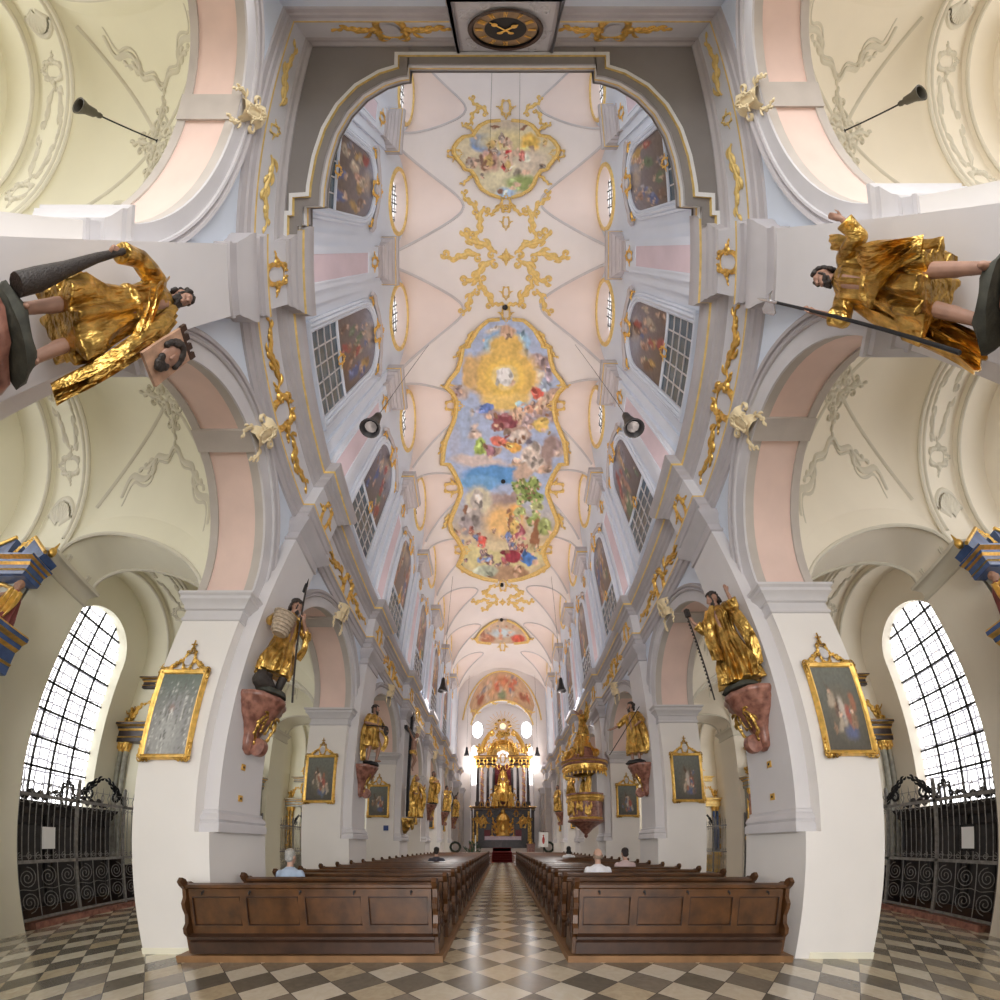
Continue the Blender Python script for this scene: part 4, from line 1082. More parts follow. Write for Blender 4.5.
def rock(t, w=.29, d=.20, h=.10, m='mossrock', y=-.02):
    b = MB(); n = 18; rings = []
    for k, z in ((1,0),(1.02,.04),(.9,.08),(.7,.10)): rings.append([(w*k*cos(2*pi*i/n)*(1+.30*nz(i*.55, z*9)), y+d*k*sin(2*pi*i/n)*(1+.30*nz(i*.6, z*7, 3)), z*h/.1*(1+.5*nz(i*.8, z*5, 9))) for i in range(n)])
    b.loft(rings); return b.build('rock_base', m, t, 50)
M['mossrock'] = mat('dark_rock', (.05,.05,.038), .8, var=.4, scale=9., bump=.4)
M['goldst'] = M['golddk']
LEGROBE = lambda hem, rx=.30, ry=.24: [(hem,.0,.0,rx,ry,.24,0),(hem+.25,0,0,rx*.92,ry*.92,.20,.1),(.85,0,0,.235,.19,.12,.25),(1.05,0,0,.20,.155,.10,.35),(1.25,0,0,.20,.155,.08,.5),(1.45,0,.0,.225,.155,.06,.6),(1.58,0,.01,.16,.11,.05,.6),(1.64,0,.01,.09,.085,.0,.6)]
def place(sg, k, dx=.38): return (sg*(XP-(dx if k else .46)), yc(k, sg)+(.10 if not k else -.14), 4.36 if k else 4.20)
RZ = {-1: pi/2, 1: -pi/2}
def staff(t, a, b_, r, m, name='staff'): q = MB(); q.tube([a, b_], r, 8); return q.build(name, m, t)
# --- left, nearest the gallery: man with a club and a portrait tablet
def con(sg, k, label, sc=1.): return console(label, (sg*(XP-.005), yc(k, sg), 4.34 if k else 4.18), RZ[sg], sc)
con(-1, 0, 'red marble console with gilded leafwork under the club bearer, cut by the left edge')
t, j = figure('saint_statue', 'gilded bearded statue leaning on a dark club and holding a portrait tablet', 'statue', place(-1, 0), RZ[-1]-.12,
    dict(seed=3, folds=8, j=dict(sl=(-.21,.0,1.52), el=(-.42,-.10,1.24), wl=(-.48,-.18,.94), dl=(-.2,-.3,-.9), nl=(.5,-.6,0), sr=(.20,.0,1.52), er=(.36,-.06,1.22), wr=(.40,-.24,1.04), dr=(.2,-.3,.7), nr=(0,.5,.3), look=(.25,-1), kl=(-.13,-.08,.52), kr=(.14,-.02,.52), curl=1.1, fl=(-.15,-.02,.15), fr=(.17,.03,.15)),
         robe=[(.42,-.02,-.02,.30,.23,.24,0),(.62,-.02,0,.31,.24,.22,.1)]+LEGROBE(.5)[2:], sleevel=1., sleever=1., belt=[(1.12,.22,.175)],
         cloak=[([(.05,-.17,1.55),(.16,-.27,1.2),(.26,-.28,.8),(.34,-.16,.45),(.36,.0,.22)], [(.24,-.06,1.58),(.36,-.1,1.2),(.44,-.1,.85),(.48,0,.5),(.50,.08,.25)], 3, .05),
                ([(-.22,-.14,1.56),(-.10,-.22,1.35),(.10,-.26,1.15),(.28,-.20,1.0)], [(-.14,-.14,1.30),(.0,-.24,1.12),(.14,-.27,.95),(.34,-.2,.80)], 2, .03)]), None, .011, 1.17)
b = MB(); b.tube([(-.48,-.20,.98),(-.43,-.2,.70),(-.36,-.2,.42),(-.31,-.19,.2),(-.29,-.18,.05)], [.03,.042,.06,.085,.08], 12); b.build('club', 'hair', t, 60)
b = MB(); b.box(-.17,.17,-.02,.02,-.24,.24); o = b.build('portrait_tablet', mat('tablet_paint', (.50,.30,.20), .5, var=.3, scale=9), t); o.location = (.47,-.34,1.12); o.rotation_euler = (.1, -.25, .2)
q = MB(); q.ell((0,-.035,.0), (.10,.04,.14)); q.capsule((0,-.07,.03),(0,-.08,-.02), .012,.018, 8); q.build('painted_face', 'skin', o, 180)
q = MB(); [q.ell((.115*cos(a), -.04, .02+.15*sin(a)), (.035,.03,.04)) for a in [i*pi/10 for i in range(0, 11)]]; [q.ell((.07*cos(a), -.05, .07+.09*sin(a)), (.035,.03,.035)) for a in [i*pi/8 for i in range(1, 8)]]; [q.ell((x, -.05, z), (.04,.03,.045)) for x, z in ((-.05,-.09),(0,-.12),(.05,-.09),(0,-.16),(-.03,-.14),(.03,-.14))]; remeshed(q.build('painted_hair', 'hair', o), .012, 1)
q = MB(); [q.box(-.15+i*.1-.03, -.15+i*.1+.03, -.02, .02, .24, .30) for i in range(4)]; q.box(-.17,.17,-.025,.025,.22,.25); q.build('tablet_crest', 'wooddk', o)
rock(t)
# --- right, nearest the gallery: man with a halberd, raised hand
con(1, 0, 'red marble console with gilded leafwork under the halberdier, cut by the right edge')
t, j = figure('saint_statue', 'gilded bearded statue with a halberd and one raised hand', 'statue', place(1, 0), RZ[1]+.05,
    dict(seed=8, folds=9, j=dict(sl=(-.21,.0,1.52), el=(-.36,-.14,1.36), wl=(-.34,-.26,1.62), dl=(.1,-.1,1), nl=(.7,-.3,0), sr=(.21,.0,1.54), er=(.42,-.06,1.32), wr=(.58,-.18,1.42), dr=(.3,-.1,.9), nr=(0,-1,.1), look=(-.5,-1), tilt=-.1, kl=(-.12,-.02,.52), kr=(.15,-.1,.52), curl=.5, fl=(-.14,.03,.13), fr=(.19,-.04,.13)),
         robe=[(.50,.0,-.02,.31,.24,.26,0),(.70,0,0,.32,.25,.24,.1)]+LEGROBE(.5)[2:], sleevel=.8, sleever=1., belt=[(1.15,.22,.18)],
         cloak=[([(-.20,.0,1.5),(-.30,-.05,1.1),(-.36,-.05,.7),(-.42,.0,.35),(-.48,.04,.12)], [(-.05,.12,1.5),(-.1,.14,1.1),(-.14,.14,.7),(-.2,.14,.4),(-.25,.12,.10)], 3, .06),
                ([(.30,-.1,1.3),(.36,-.2,1.05),(.38,-.2,.8),(.36,-.1,.6)], [(-.20,-.18,1.0),(-.05,-.28,.9),(.12,-.3,.75),(.30,-.24,.52)], 4, .05),
                ([(.45,-.02,1.75),(.42,-.06,1.6),(.36,-.06,1.4)], [(.30,.06,1.78),(.28,.06,1.6),(.24,.06,1.4)], 2, .03)]), None, .011, 1.17)
staff(t, (-.33,-.30,.06), (-.33,-.30,2.25), .018, 'black', 'halberd_shaft')
b = MB(); b.tube([(-.33,-.30,2.2),(-.33,-.30,2.5),(-.33,-.30,2.62)], [.022,.02,.003], 8)
b.loft([[(-.33,-.31,2.28),(-.33,-.31,2.42),(-.33,-.29,2.42),(-.33,-.29,2.28)],[(-.45,-.31,2.22),(-.45,-.31,2.48),(-.45,-.29,2.48),(-.45,-.29,2.22)],[(-.49,-.302,2.25),(-.49,-.302,2.45),(-.49,-.298,2.45),(-.49,-.298,2.25)]]); b.tube([(-.33,-.3,2.36),(-.25,-.3,2.37),(-.20,-.3,2.33)], [.03,.02,.005], 6)
b.build('halberd_blade', mat('polished_steel', (.62,.62,.64), .25, .9, var=.1), t, 50); rock(t)
# --- left second pillar: man with basket and tall spear
con(-1, 1, 'red marble console with gilded leafwork on the large left pillar, under the basket bearer')
t, j = figure('saint_statue', 'gilded bearded statue carrying a wicker basket and a tall spear on the large left pillar', 'statue', place(-1, 1), RZ[-1]-.45,
    dict(seed=12, folds=8, j=dict(sl=(-.21,0,1.52), el=(-.38,.02,1.28), wl=(-.36,-.22,1.30), dl=(.4,-.7,.1), nl=(0,0,-1), sr=(.21,0,1.52), er=(.34,-.16,1.26), wr=(.06,-.32,1.46), dr=(-.1,-.1,1), nr=(0,1,0), look=(.8,-.8), tilt=.12, curl=1.1, kl=(-.12,.0,.52), kr=(.14,-.14,.54)),
         robe=[(.36,-.05,.02,.30,.24,.22,0),(.6,-.03,0,.30,.24,.22,.1)]+LEGROBE(.5)[2:], sleevel=1., sleever=.7,
         cloak=[([(.05,-.16,1.55),(.22,-.25,1.3),(.30,-.22,1.0),(.20,-.2,.75)], [(.22,-.05,1.57),(.32,-.14,1.3),(.38,-.12,1.05),(.32,-.1,.8)], 2, .04)]), None, .013)
b = MB(); n = 20
b.loft([[(-.33+r*cos(2*pi*i/n), -.34+r*.7*sin(2*pi*i/n), z) for i in range(n)] for r, z in ((.13,.92),(.16,1.0),(.19,1.2),(.20,1.32),(.21,1.34),(.18,1.35))])
for z in (.97,1.04,1.11,1.18,1.25,1.32): b.tube([(-.33+(.145+(z-.92)*.15)*1.04*cos(2*pi*i/n), -.34+(.145+(z-.92)*.15)*.75*sin(2*pi*i/n), z) for i in range(n+1)], .016, 6)
b.build('wicker_basket', mat('wicker', (.42,.33,.24), .8, var=.25, scale=25.), t, 40)
staff(t, (.20,-.42,-.12), (-.06,-.20,2.25), .018, 'hair', 'spear_shaft')
b = MB(); b.box(-.10,-.05,-.21,-.19,2.05,2.25); b.tube([(-.055,-.20,2.2),(-.065,-.19,2.40)], [.03,.004], 6); b.build('spear_head', 'black', t)
b = MB(); b.ell((-.24,-.08,.16), (.19,.15,.15)); b.ell((-.30,-.14,.20), (.12,.10,.13)); b.ell((-.14,-.10,.12), (.13,.12,.10)); b.ell((-.26,-.02,.27), (.08,.07,.07)); remeshed(b.build('sack', 'hair', t), .02)
b = MB()
for q, s in (('l',-1),('r',1)): k = Vector(j['k'+q]); f = Vector(j['f'+q]); b.tube([k*.75+f*.25, k*.4+f*.6, f], [.078,.075,.06], 12); b.capsule(f+Vector((0,.02,-.04)), f+Vector((0,-.19,-.05)), .055, .045)
b.build('boots', 'hair', t, 60); rock(t)
# --- right second pillar: robed man with an open raised hand and a saw-edged staff
con(1, 1, 'red marble console under the long-robed statue with raised hand, large right pillar')
t, j = figure('saint_statue', 'long-robed gilded statue raising an open hand on the large right pillar', 'statue', place(1, 1), RZ[1]+.35,
    dict(seed=17, folds=10, j=dict(sl=(-.21,0,1.52), el=(-.36,-.10,1.32), wl=(-.40,-.28,1.50), dl=(-.1,-.2,1), nl=(1,0,0), sr=(.21,0,1.52), er=(.38,-.02,1.40), wr=(.44,-.16,1.62), dr=(.1,-.1,1), nr=(0,-1,0), look=(-.7,-1), tilt=.2, curl=.35),
         robe=[(.10,.05,.0,.36,.27,.24,0),(.4,.04,0,.33,.26,.26,.1)]+LEGROBE(.3)[2:], sleevel=.9, sleever=.85,
         cloak=[([(.20,-.05,1.58),(.42,-.1,1.3),(.5,-.1,.95),(.50,-.02,.6),(.44,.05,.3)], [(.02,.10,1.60),(.22,.1,1.3),(.3,.12,.9),(.3,.14,.6),(.26,.15,.3)], 4, .06),
                ([(-.18,-.15,1.56),(-.2,-.22,1.3),(-.24,-.24,1.0),(-.2,-.24,.6)], [(.06,-.18,1.60),(.0,-.26,1.3),(-.04,-.3,.95),(.0,-.3,.5)], 2, .05)]), None, .013)
b = MB(); b.tube([(-.42,-.36,1.58),(-.36,-.36,.75),(-.30,-.36,-.1)], .014, 6); [b.box(-.43+i*.0055-.02, -.43+i*.0055+.02, -.37,-.35,1.5-i*.075,1.53-i*.075) for i in range(20)]; b.box(-.44,-.36,-.40,-.32,1.6,1.76); b.build('saw_staff', 'hair', t); rock(t)
# --- left third pillar: bearded man in a short tunic with a sword
con(-1, 2, 'red marble console on the left nave side, second statue beyond the basket bearer', 1.0)
t, j = figure('saint_statue', 'gilded bearded statue in a short tunic with a dark sword, next beyond the basket bearer', 'statue', place(-1, 2), RZ[-1]-.5,
    dict(seed=21, folds=8, j=dict(el=(-.34,-.02,1.28), wl=(-.18,-.26,1.22), dl=(.8,-.4,-.1), nl=(0,0,-1), er=(.36,-.06,1.30), wr=(.30,-.28,1.12), dr=(-.3,-.6,-.2), look=(.5,-1), curl=1., kr=(.16,-.16,.56), fr=(.18,-.06,.2)),
         robe=[(.56,0,0,.28,.22,.22,0),(.7,0,0,.28,.22,.2,.1)]+LEGROBE(.6)[2:], sleevel=.6, sleever=.6, belt=[(1.1,.22,.175)],
         cloak=[([(-.2,.06,1.55),(-.32,.1,1.1),(-.34,.1,.6),(-.3,.1,.12)], [(.05,.14,1.55),(-.05,.17,1.1),(-.1,.17,.6),(-.1,.15,.12)], 3, .05), ([(.1,-.2,1.1),(.34,-.28,.95),(.38,-.24,.7),(.3,-.16,.5)], [(.3,-.05,1.2),(.44,-.12,.95),(.46,-.1,.75),(.4,-.06,.55)], 2, .05)]), None, .016)
b = MB(); b.tube([(-.55,-.30,1.08),(.24,-.32,1.26)], [.02,.022], 6); b.tube([(.08,-.32,1.12),(.05,-.32,1.32)], .016, 6); b.build('sword', 'black', t)
b = MB(); b.ell((.26,-.32,1.12), (.10,.05,.16)); b.build('shield', 'hair', t, 180); rock(t, m='black')
# --- right third pillar: man stretching out his hand
con(1, 2, 'red marble console on the right nave side, under the statue with outstretched hand', 1.0)
t, j = figure('saint_statue', 'gilded statue stretching one hand forward over the right pews, next before the pulpit', 'statue', place(1, 2), RZ[1]+.7,
    dict(seed=25, folds=8, beard=True, j=dict(el=(-.40,-.10,1.30), wl=(-.62,-.24,1.18), dl=(-1,-.3,-.1), nl=(0,0,1), er=(.36,-.02,1.30), wr=(.28,-.2,1.15), dr=(-.4,-.5,-.5), look=(-1,-.6), curl=.3),
         robe=[(.30,.04,.0,.30,.24,.24,0)]+LEGROBE(.3)[1:], sleevel=.75, sleever=.8,
         cloak=[([(.2,0,1.56),(.36,-.02,1.2),(.46,0,.8),(.44,.05,.35)], [(0,.12,1.58),(.12,.16,1.2),(.2,.17,.8),(.2,.17,.3)], 3, .06)]), None, .016)
staff(t, (.36,-.10,1.7), (-.62,-.5,.30), .014, 'hair', 'long_sword'); rock(t, m='black')
# --- further statues along the nave
def plain(sg, k, label, seed, look, arms, dx=.38, scale=1.10, z=None, con_label=None, rzo=.5):
    if con_label: con(sg, k, con_label)
    jj = dict(look=look); jj.update(arms)
    p = list(place(sg, k, dx));
    if z is not None: p[2] = z
    t, j = figure('saint_statue', label, 'statue', p, RZ[sg]-rzo*(1 if sg < 0 else -1), dict(seed=seed, folds=9, j=jj, robe=[(.06,0,0,.33,.26,.22,0)]+LEGROBE(.3)[1:], sleevel=.8, sleever=.8,
        cloak=[([(-.2,.02,1.56),(-.34,-.04,1.1),(-.38,-.02,.7),(-.3,.05,.15)], [(.1,.14,1.58),(.0,.17,1.1),(-.05,.18,.7),(-.05,.18,.15)], 3, .05), ([(.2,-.1,1.5),(.3,-.22,1.2),(.26,-.28,.9),(.1,-.28,.6)], [(-.16,-.16,1.3),(-.05,-.26,1.1),(-.1,-.3,.85),(-.14,-.28,.5)], 2, .04)]), None, .02, scale)
    rock(t); return t
plain(-1, 4, 'slim gilded statue with folded hands, first beyond the crucifix on the left', 31, (.4,-1), dict(wl=(-.08,-.3,1.3), dl=(.3,-.3,.8), wr=(.1,-.3,1.3), dr=(-.3,-.3,.8)), con_label='red marble console of the first statue beyond the crucifix, left side')
plain(-1, 5, 'gilded statue with a raised arm, second beyond the crucifix on the left', 33, (.6,-1), dict(er=(.36,-.06,1.5), wr=(.34,-.14,1.78), dr=(0,0,1)), con_label='red marble console of the second statue beyond the crucifix, left side')
t = plain(-1, 6, 'gilded statue with a slanted cross behind it, last on the left before the altar', 35, (.3,-1), dict(), con_label='red marble console of the last left statue before the altar')
b = MB(); b.tube([(-.45,.15,.9),(.55,.15,2.3)], .05, 6); b.tube([(.45,.15,.9),(-.45,.15,2.3)], .05, 6); b.build('slanted_cross', 'hair', t)
plain(1, 4, 'gilded statue pointing upward, first beyond the pulpit on the right', 41, (-.6,-1), dict(el=(-.36,-.06,1.5), wl=(-.36,-.14,1.78), dl=(0,0,1)), con_label='red marble console of the first statue beyond the pulpit, right side')
plain(1, 5, 'gilded statue with a book held low, second beyond the pulpit on the right', 43, (-.3,-1), dict(), con_label='red marble console of the second statue beyond the pulpit, right side')
# --- crucifix with a gilded mourning figure below, left fourth pillar
y = yc(3, -1)
t = thing('crucifix', 'tall black cross with a carved corpus, above the gilded mourning woman', 'crucifix', (-XP+.16, y+.12, 3.1), RZ[-1]-.06)
b = MB(); b.box(-.09,.09,-.07,.07,0,5.4); b.build('cross_post', 'black', t); b = MB(); b.box(-1.0,1.0,-.07,.07,4.25,4.43); b.build('cross_beam', 'black', t)
b = MB(); z0 = 2.45
b.capsule((0,-.16,z0+.85),(0,-.2,z0+1.35), .12,.15); b.ell((0,-.18,z0+1.38), (.17,.12,.17)); b.capsule((0,-.2,z0+1.5),(.04,-.26,z0+1.68), .055,.05)
head_geo(b, (.06,-.3,z0+1.74), (.5,-1), 1.05, .35)
for s in (-1, 1):
    b.capsule((s*.16,-.18,z0+1.46),(s*.48,-.14,z0+1.66), .058,.046); b.capsule((s*.48,-.14,z0+1.66),(s*.80,-.10,z0+1.86), .044,.03); hand_geo(b, (s*.80,-.1,z0+1.86), (s*.8,0,.4), (0,-1,0), 1., .3, s)
    b.capsule((s*.08,-.16,z0+.8),(s*.09,-.30,z0+.42), .09,.065); b.capsule((s*.09,-.30,z0+.42),(s*.04,-.15,z0+.06), .06,.042); b.capsule((s*.04,-.15,z0+.04),(s*.04,-.2,z0-.12), .04,.03)
remeshed(b.build('corpus', 'skin', t), .018, 1)
b = MB(); b.lathe([(.16,-.14),(.19,-.05),(.17,.06),(.14,.08)], (0,-.16,z0+.86), 20); drape_geo(b, [(.12,-.26,z0+.95),(.26,-.3,z0+.8),(.34,-.2,z0+.6)], [(.16,-.1,z0+.9),(.3,-.14,z0+.78),(.40,-.1,z0+.66)], .03, 2, .03); b.build('loincloth', 'golddk', t, 60)
b = MB(); b.box(-.16,.16,-.10,-.06,5.0,5.2); b.build('cross_tablet', 'wooddk', t)
t = thing('figure_bracket', 'gilded scrolled bracket under the mourning woman on the fourth left pillar', 'console', (-XP+.005, y, 3.0), RZ[-1], None)
b = MB(); rnd = random.Random(9)
b.loft([[(x*k, yy*k, z) for x, yy in ((-.45,0),(-.42,-.3),(-.2,-.5),(.2,-.5),(.42,-.3),(.45,0))] for k, z in ((.2,-.75),(.5,-.55),(.75,-.3),(1,-.1),(1,0))]); b.build('bracket_body', 'golddk', t, 40)
b = MB(); f = lambda u, v, e: (u, -.45-e, v-.2); cartouche(b, f, .26, rnd)
for s in (-1,1): cscroll(b, lambda u, v, e, s=s: (s*u, -.3-e, v-.35), .45, 0, .25, 0, 1.3, 1, .06, .1)
b.build('scrollwork', 'golddk', t, 70)
t, j = figure('saint_statue', 'gilded mourning woman with a raised hand below the crucifix, on the fourth left pillar', 'statue', (-XP+.62, y-.05, 3.02), RZ[-1]-.6, dict(seed=51, folds=10, beard=False, hairm='golddk', j=dict(wr=(.2,-.3,1.42), dr=(.1,-.3,.8), er=(.34,-.1,1.28), look=(.3,-1), tilt=-.25),
     robe=[(.04,0,0,.34,.27,.24,0)]+LEGROBE(.3)[1:], sleevel=.9, sleever=.9, cloak=[([(-.1,.06,1.9),(-.26,.04,1.5),(-.4,-.02,1.0),(-.36,0,.2)], [(.1,.08,1.9),(.2,.14,1.5),(.1,.2,1.0),(.1,.2,.2)], 3, .05), ([(.2,-.1,1.5),(.36,-.2,1.1),(.34,-.2,.7),(.3,-.1,.3)], [(0,-.2,1.4),(.1,-.3,1.0),(.05,-.32,.7),(.1,-.3,.2)], 2, .05)]), None, .018)
# ================================================================ PEWS AND PEOPLE
def pew_mesh_parts(t, x0, x1, hooks, front):
    """pew seen from behind: back panel at local y=0, seat towards +y (the altar)"""
    xi, xo = (x0, x1)
    w0, w1 = min(x0, x1), max(x0, x1); W_ = w1-w0
    b = MB(); b.box(w0+.06, w1-.06, -.01, .03, .14, 1.0)
    n = 4
    b.box(w0+.06, w1-.06, -.04, .0, .88, 1.0); b.box(w0+.06, w1-.06, -.04, .0, .34, .46)
    for i in range(n+1):
        x = w0+.06+(W_-.12)*i/n; b.box(x-.06 if i else x, x+.06 if i < n else x, -.04, .0, .46, .88)
    b.build('back_panel', 'wood', t)
    b = MB()
    for i in range(n):
        a = w0+.06+(W_-.12)*i/n+.06; c = w0+.06+(W_-.12)*(i+1)/n-.06
        b.tube([(a,-.03,.46),(c,-.03,.46),(c,-.03,.88),(a,-.03,.88),(a,-.03,.46)], .016, 6)
    b.build('panel_beading', 'wooddk', t, 60)
    b = MB(); b.loft([[(x, y, z) for y, z in ((-.06,1.0),(-.09,1.02),(-.09,1.06),(-.02,1.085),(.10,1.07),(.10,1.02),(.04,1.0))] for x in (w0, w1)]); b.build('top_rail', 'wood', t)
    b = MB(); b.box(w0+.05, w1-.05, .03, .46, .44, .48); b.build('seat', 'wood', t)
    b = MB(); b.loft([[(x, y, z) for y, z in ((-.12,.05),(-.12,.22),(-.09,.25),(-.14,.27),(-.14,.31),(-.05,.34),(.03,.34),(.03,.05))] for x in (w0+.02, w1-.02)]); b.build('kneeler', 'wooddk', t)
    # carved ends with a scroll on top
    ol = [(-.10,.05),(-.10,.30),(-.15,.36),(-.15,.44),(-.09,.50),(-.07,.62),(-.11,.72),(-.12,.80),(-.07,.88),(-.07,1.0),(-.13,1.05),(-.17,1.11),(-.12,1.17),(-.05,1.14),(-.01,1.08),(.06,1.10),(.14,1.06),(.12,1.0),(.10,.90),(.16,.80),(.18,.66),(.30,.60),(.42,.58),(.48,.50),(.48,.42),(.42,.34),(.40,.20),(.46,.12),(.46,.05)]
    for x in (w0, w1):
        b = MB(); b.loft([[(x-.035, y, z) for y, z in ol], [(x+.035, y, z) for y, z in ol]])
        o = b.build('end_panel', 'wood', t)
        c = MB(); s = -1 if x == w0 else 1
        f = lambda u, v, e: (x+s*(.035+e), u, v)
        cscroll(c, f, -.07, 1.10, .06, 0, 1.5, 1, .014, .02); cscroll(c, f, .30, .46, .11, 0, 1.6, 1, .018, .025); leafspray(c, f, bez((-.05,.2),(.1,.45),(-.05,.65),(.03,.95)), .025, .03, random.Random(4), 2, .10)
        c.build('end_carving', 'wooddk', o, 60)
    if hooks:
        for i in range(5):
            x = w0+.35+(W_-.7)*i/4; b = MB(); b.tube([(x,-.04,.96),(x,-.08,.955),(x,-.085,.93),(x,-.075,.925)], .010, 6); b.ell((x,-.045,.96), (.02,.008,.02), 8, 5); b.build('coat_hook', 'black', t, 60)
XIN = {-1: .97, 1: 1.07}; XOUT = {-1: 4.72, 1: 4.60}
for sg, sn in SIDES:
    y0 = 5.33; y1 = 29.2
    b = MB(); b.box(sg*(XIN[sg]-.10), sg*(5.38 if sg < 0 else 4.70), y0-.03, y0+.42, 0, .10); b.box(sg*(XIN[sg]-.10), sg*4.78, y0+.42, y1, 0, .10)
    tag(b.build('pew_platform', 'oaklight'), 'low oak platform under the %s block of pews' % sn, 'platform')
    proto = None
    for i in range(23):
        y = 5.47+1.03*i
        lab = 'oak pew in the %s block, %s row from the camera' % (sn, ordinal(i)) if i else 'nearest oak pew of the %s block, with four back panels and coat hooks' % sn
        if i == 0:
            t = thing('church_pew', lab, 'pew', (0, y, .07), 0, 'oak pews of the nave'); pew_mesh_parts(t, sg*XIN[sg], sg*(5.12 if sg < 0 else 4.50), True, True)
        elif i == 1:
            t = proto = thing('church_pew', lab, 'pew', (0, y, .07), 0, 'oak pews of the nave'); pew_mesh_parts(t, sg*XIN[sg], sg*XOUT[sg], False, False)
        else:
            t = copy_tree(proto); t.location = (0, y, .07); t['label'] = lab
M['flesh'] = mat('flesh', (.56,.34,.25), .55, var=.06, scale=10.)
def sitter(px, row, label, shirt, hair, hairstyle, x, sg, lean=0., scale=1.):
    """seated person seen from behind, facing the altar; sits on the pew of that row"""
    y = 5.47+1.03*row+.26
    t = thing('person', label, 'person', (x, y, .55), 0, None); t.scale = (scale*1.10,)*3
    b = MB(); z = .10
    b.ell((0,0,z+.06), (.18,.15,.15)); b.capsule((0,.0,z+.08),(0,.04+lean,z+.42), .15,.165, 14); b.ell((0,.04+lean,z+.44), (.20,.12,.13)); b.capsule((0,.05+lean,z+.52),(0,.07+lean,z+.66), .058,.055)
    P, Rm = head_geo(b, (0,.09+lean,z+.74), (0,1), 1.05, -.15)
    for s in (-1, 1):
        b.capsule((s*.09,.02,.09),(s*.11,.42,.10), .085,.06); b.capsule((s*.11,.42,.08),(s*.11,.38,-.34), .058,.04); b.capsule((s*.11,.38,-.37),(s*.12,.54,-.39), .04,.03)
        b.capsule((s*.19,.05+lean,z+.47),(s*.25,.08+lean,z+.20), .055,.045); b.capsule((s*.25,.08+lean,z+.20),(s*.10,.30,z+.16), .042,.03); hand_geo(b, (s*.10,.30,z+.16), (-s*.3,.8,-.1), (0,0,-1), 1., .5, s)
    o = b.build('body', 'flesh', t); remeshed(o, .016, 2)
    b = MB(); b.ell((0,0,z+.12), (.195,.165,.14)); b.capsule((0,.0,z+.14),(0,.04+lean,z+.42), .165,.18, 16); b.ell((0,.04+lean,z+.45), (.215,.135,.125)); b.lathe([(.085,-.03),(.082,.02),(.07,.02)], (0,.055+lean,z+.56), 14)
    for s in (-1, 1): b.capsule((s*.19,.05+lean,z+.47),(s*.25,.075+lean,z+.22), .075,.068)
    o = b.build('shirt', mat('shirt_cloth', shirt, .85, var=.06, scale=12., bump=.3, bscale=9.), t); remeshed(o, .018, 2)
    b = MB()
    for s in (-1, 1): b.capsule((s*.09,.04,.09),(s*.11,.42,.10), .098,.075); b.capsule((s*.11,.42,.08),(s*.11,.38,-.32), .07,.06)
    o = b.build('trousers', mat('trouser_cloth', (.06,.07,.10), .9, var=.1), t); remeshed(o, .018, 2)
    b = MB(); c = Vector((0,.085+lean,z+.78))
    if hairstyle == 'bald':
        for s in (-1, 1): b.ell((s*.07, c.y-.02, c.z-.05), (.03,.06,.05))
        b.ell((0, c.y-.085, c.z-.06), (.07,.025,.05))
    elif hairstyle == 'long':
        b.ell((0,c.y-.02,c.z+.01), (.10,.112,.118)); b.ell((0,c.y-.06,c.z-.13), (.105,.075,.15))
    else:
        b.ell((0,c.y-.014,c.z+.015), (.090,.106,.098)); b.ell((0,c.y-.06,c.z-.05), (.078,.055,.07)); [b.ell((.06*cos(i*.9), c.y-.02+.07*sin(i*.9), c.z+.055), (.03,.03,.03), 7, 5) for i in range(8)]
    remeshed(b.build('hair', mat('hair_colour', hair, .8, var=.25, scale=30.), t), .014, 1)
sitter(0, 1, 'grey-haired person in a light blue shirt seated in the near left pews, seen from behind', (.42,.52,.66), (.40,.39,.36), 'short', -4.05, -1, .04, 1.0)
sitter(0, 2, 'balding person in a white shirt seated alone in the near right pews, seen from behind', (.82,.82,.86), (.30,.22,.16), 'bald', 2.02, 1, .03, 1.0)
sitter(0, 7, 'dark-haired person in a dark top seated far along the left block, seen from behind', (.05,.05,.07), (.03,.025,.02), 'short', -2.26, -1)
sitter(0, 11, 'long dark-haired person in a white top seated in the middle of the right block', (.82,.84,.88), (.02,.018,.016), 'long', 3.03, 1)
sitter(0, 4, 'dark-haired person in a pinkish top seated near the outer end of the right block', (.62,.48,.48), (.03,.02,.02), 'short', 3.28, 1)
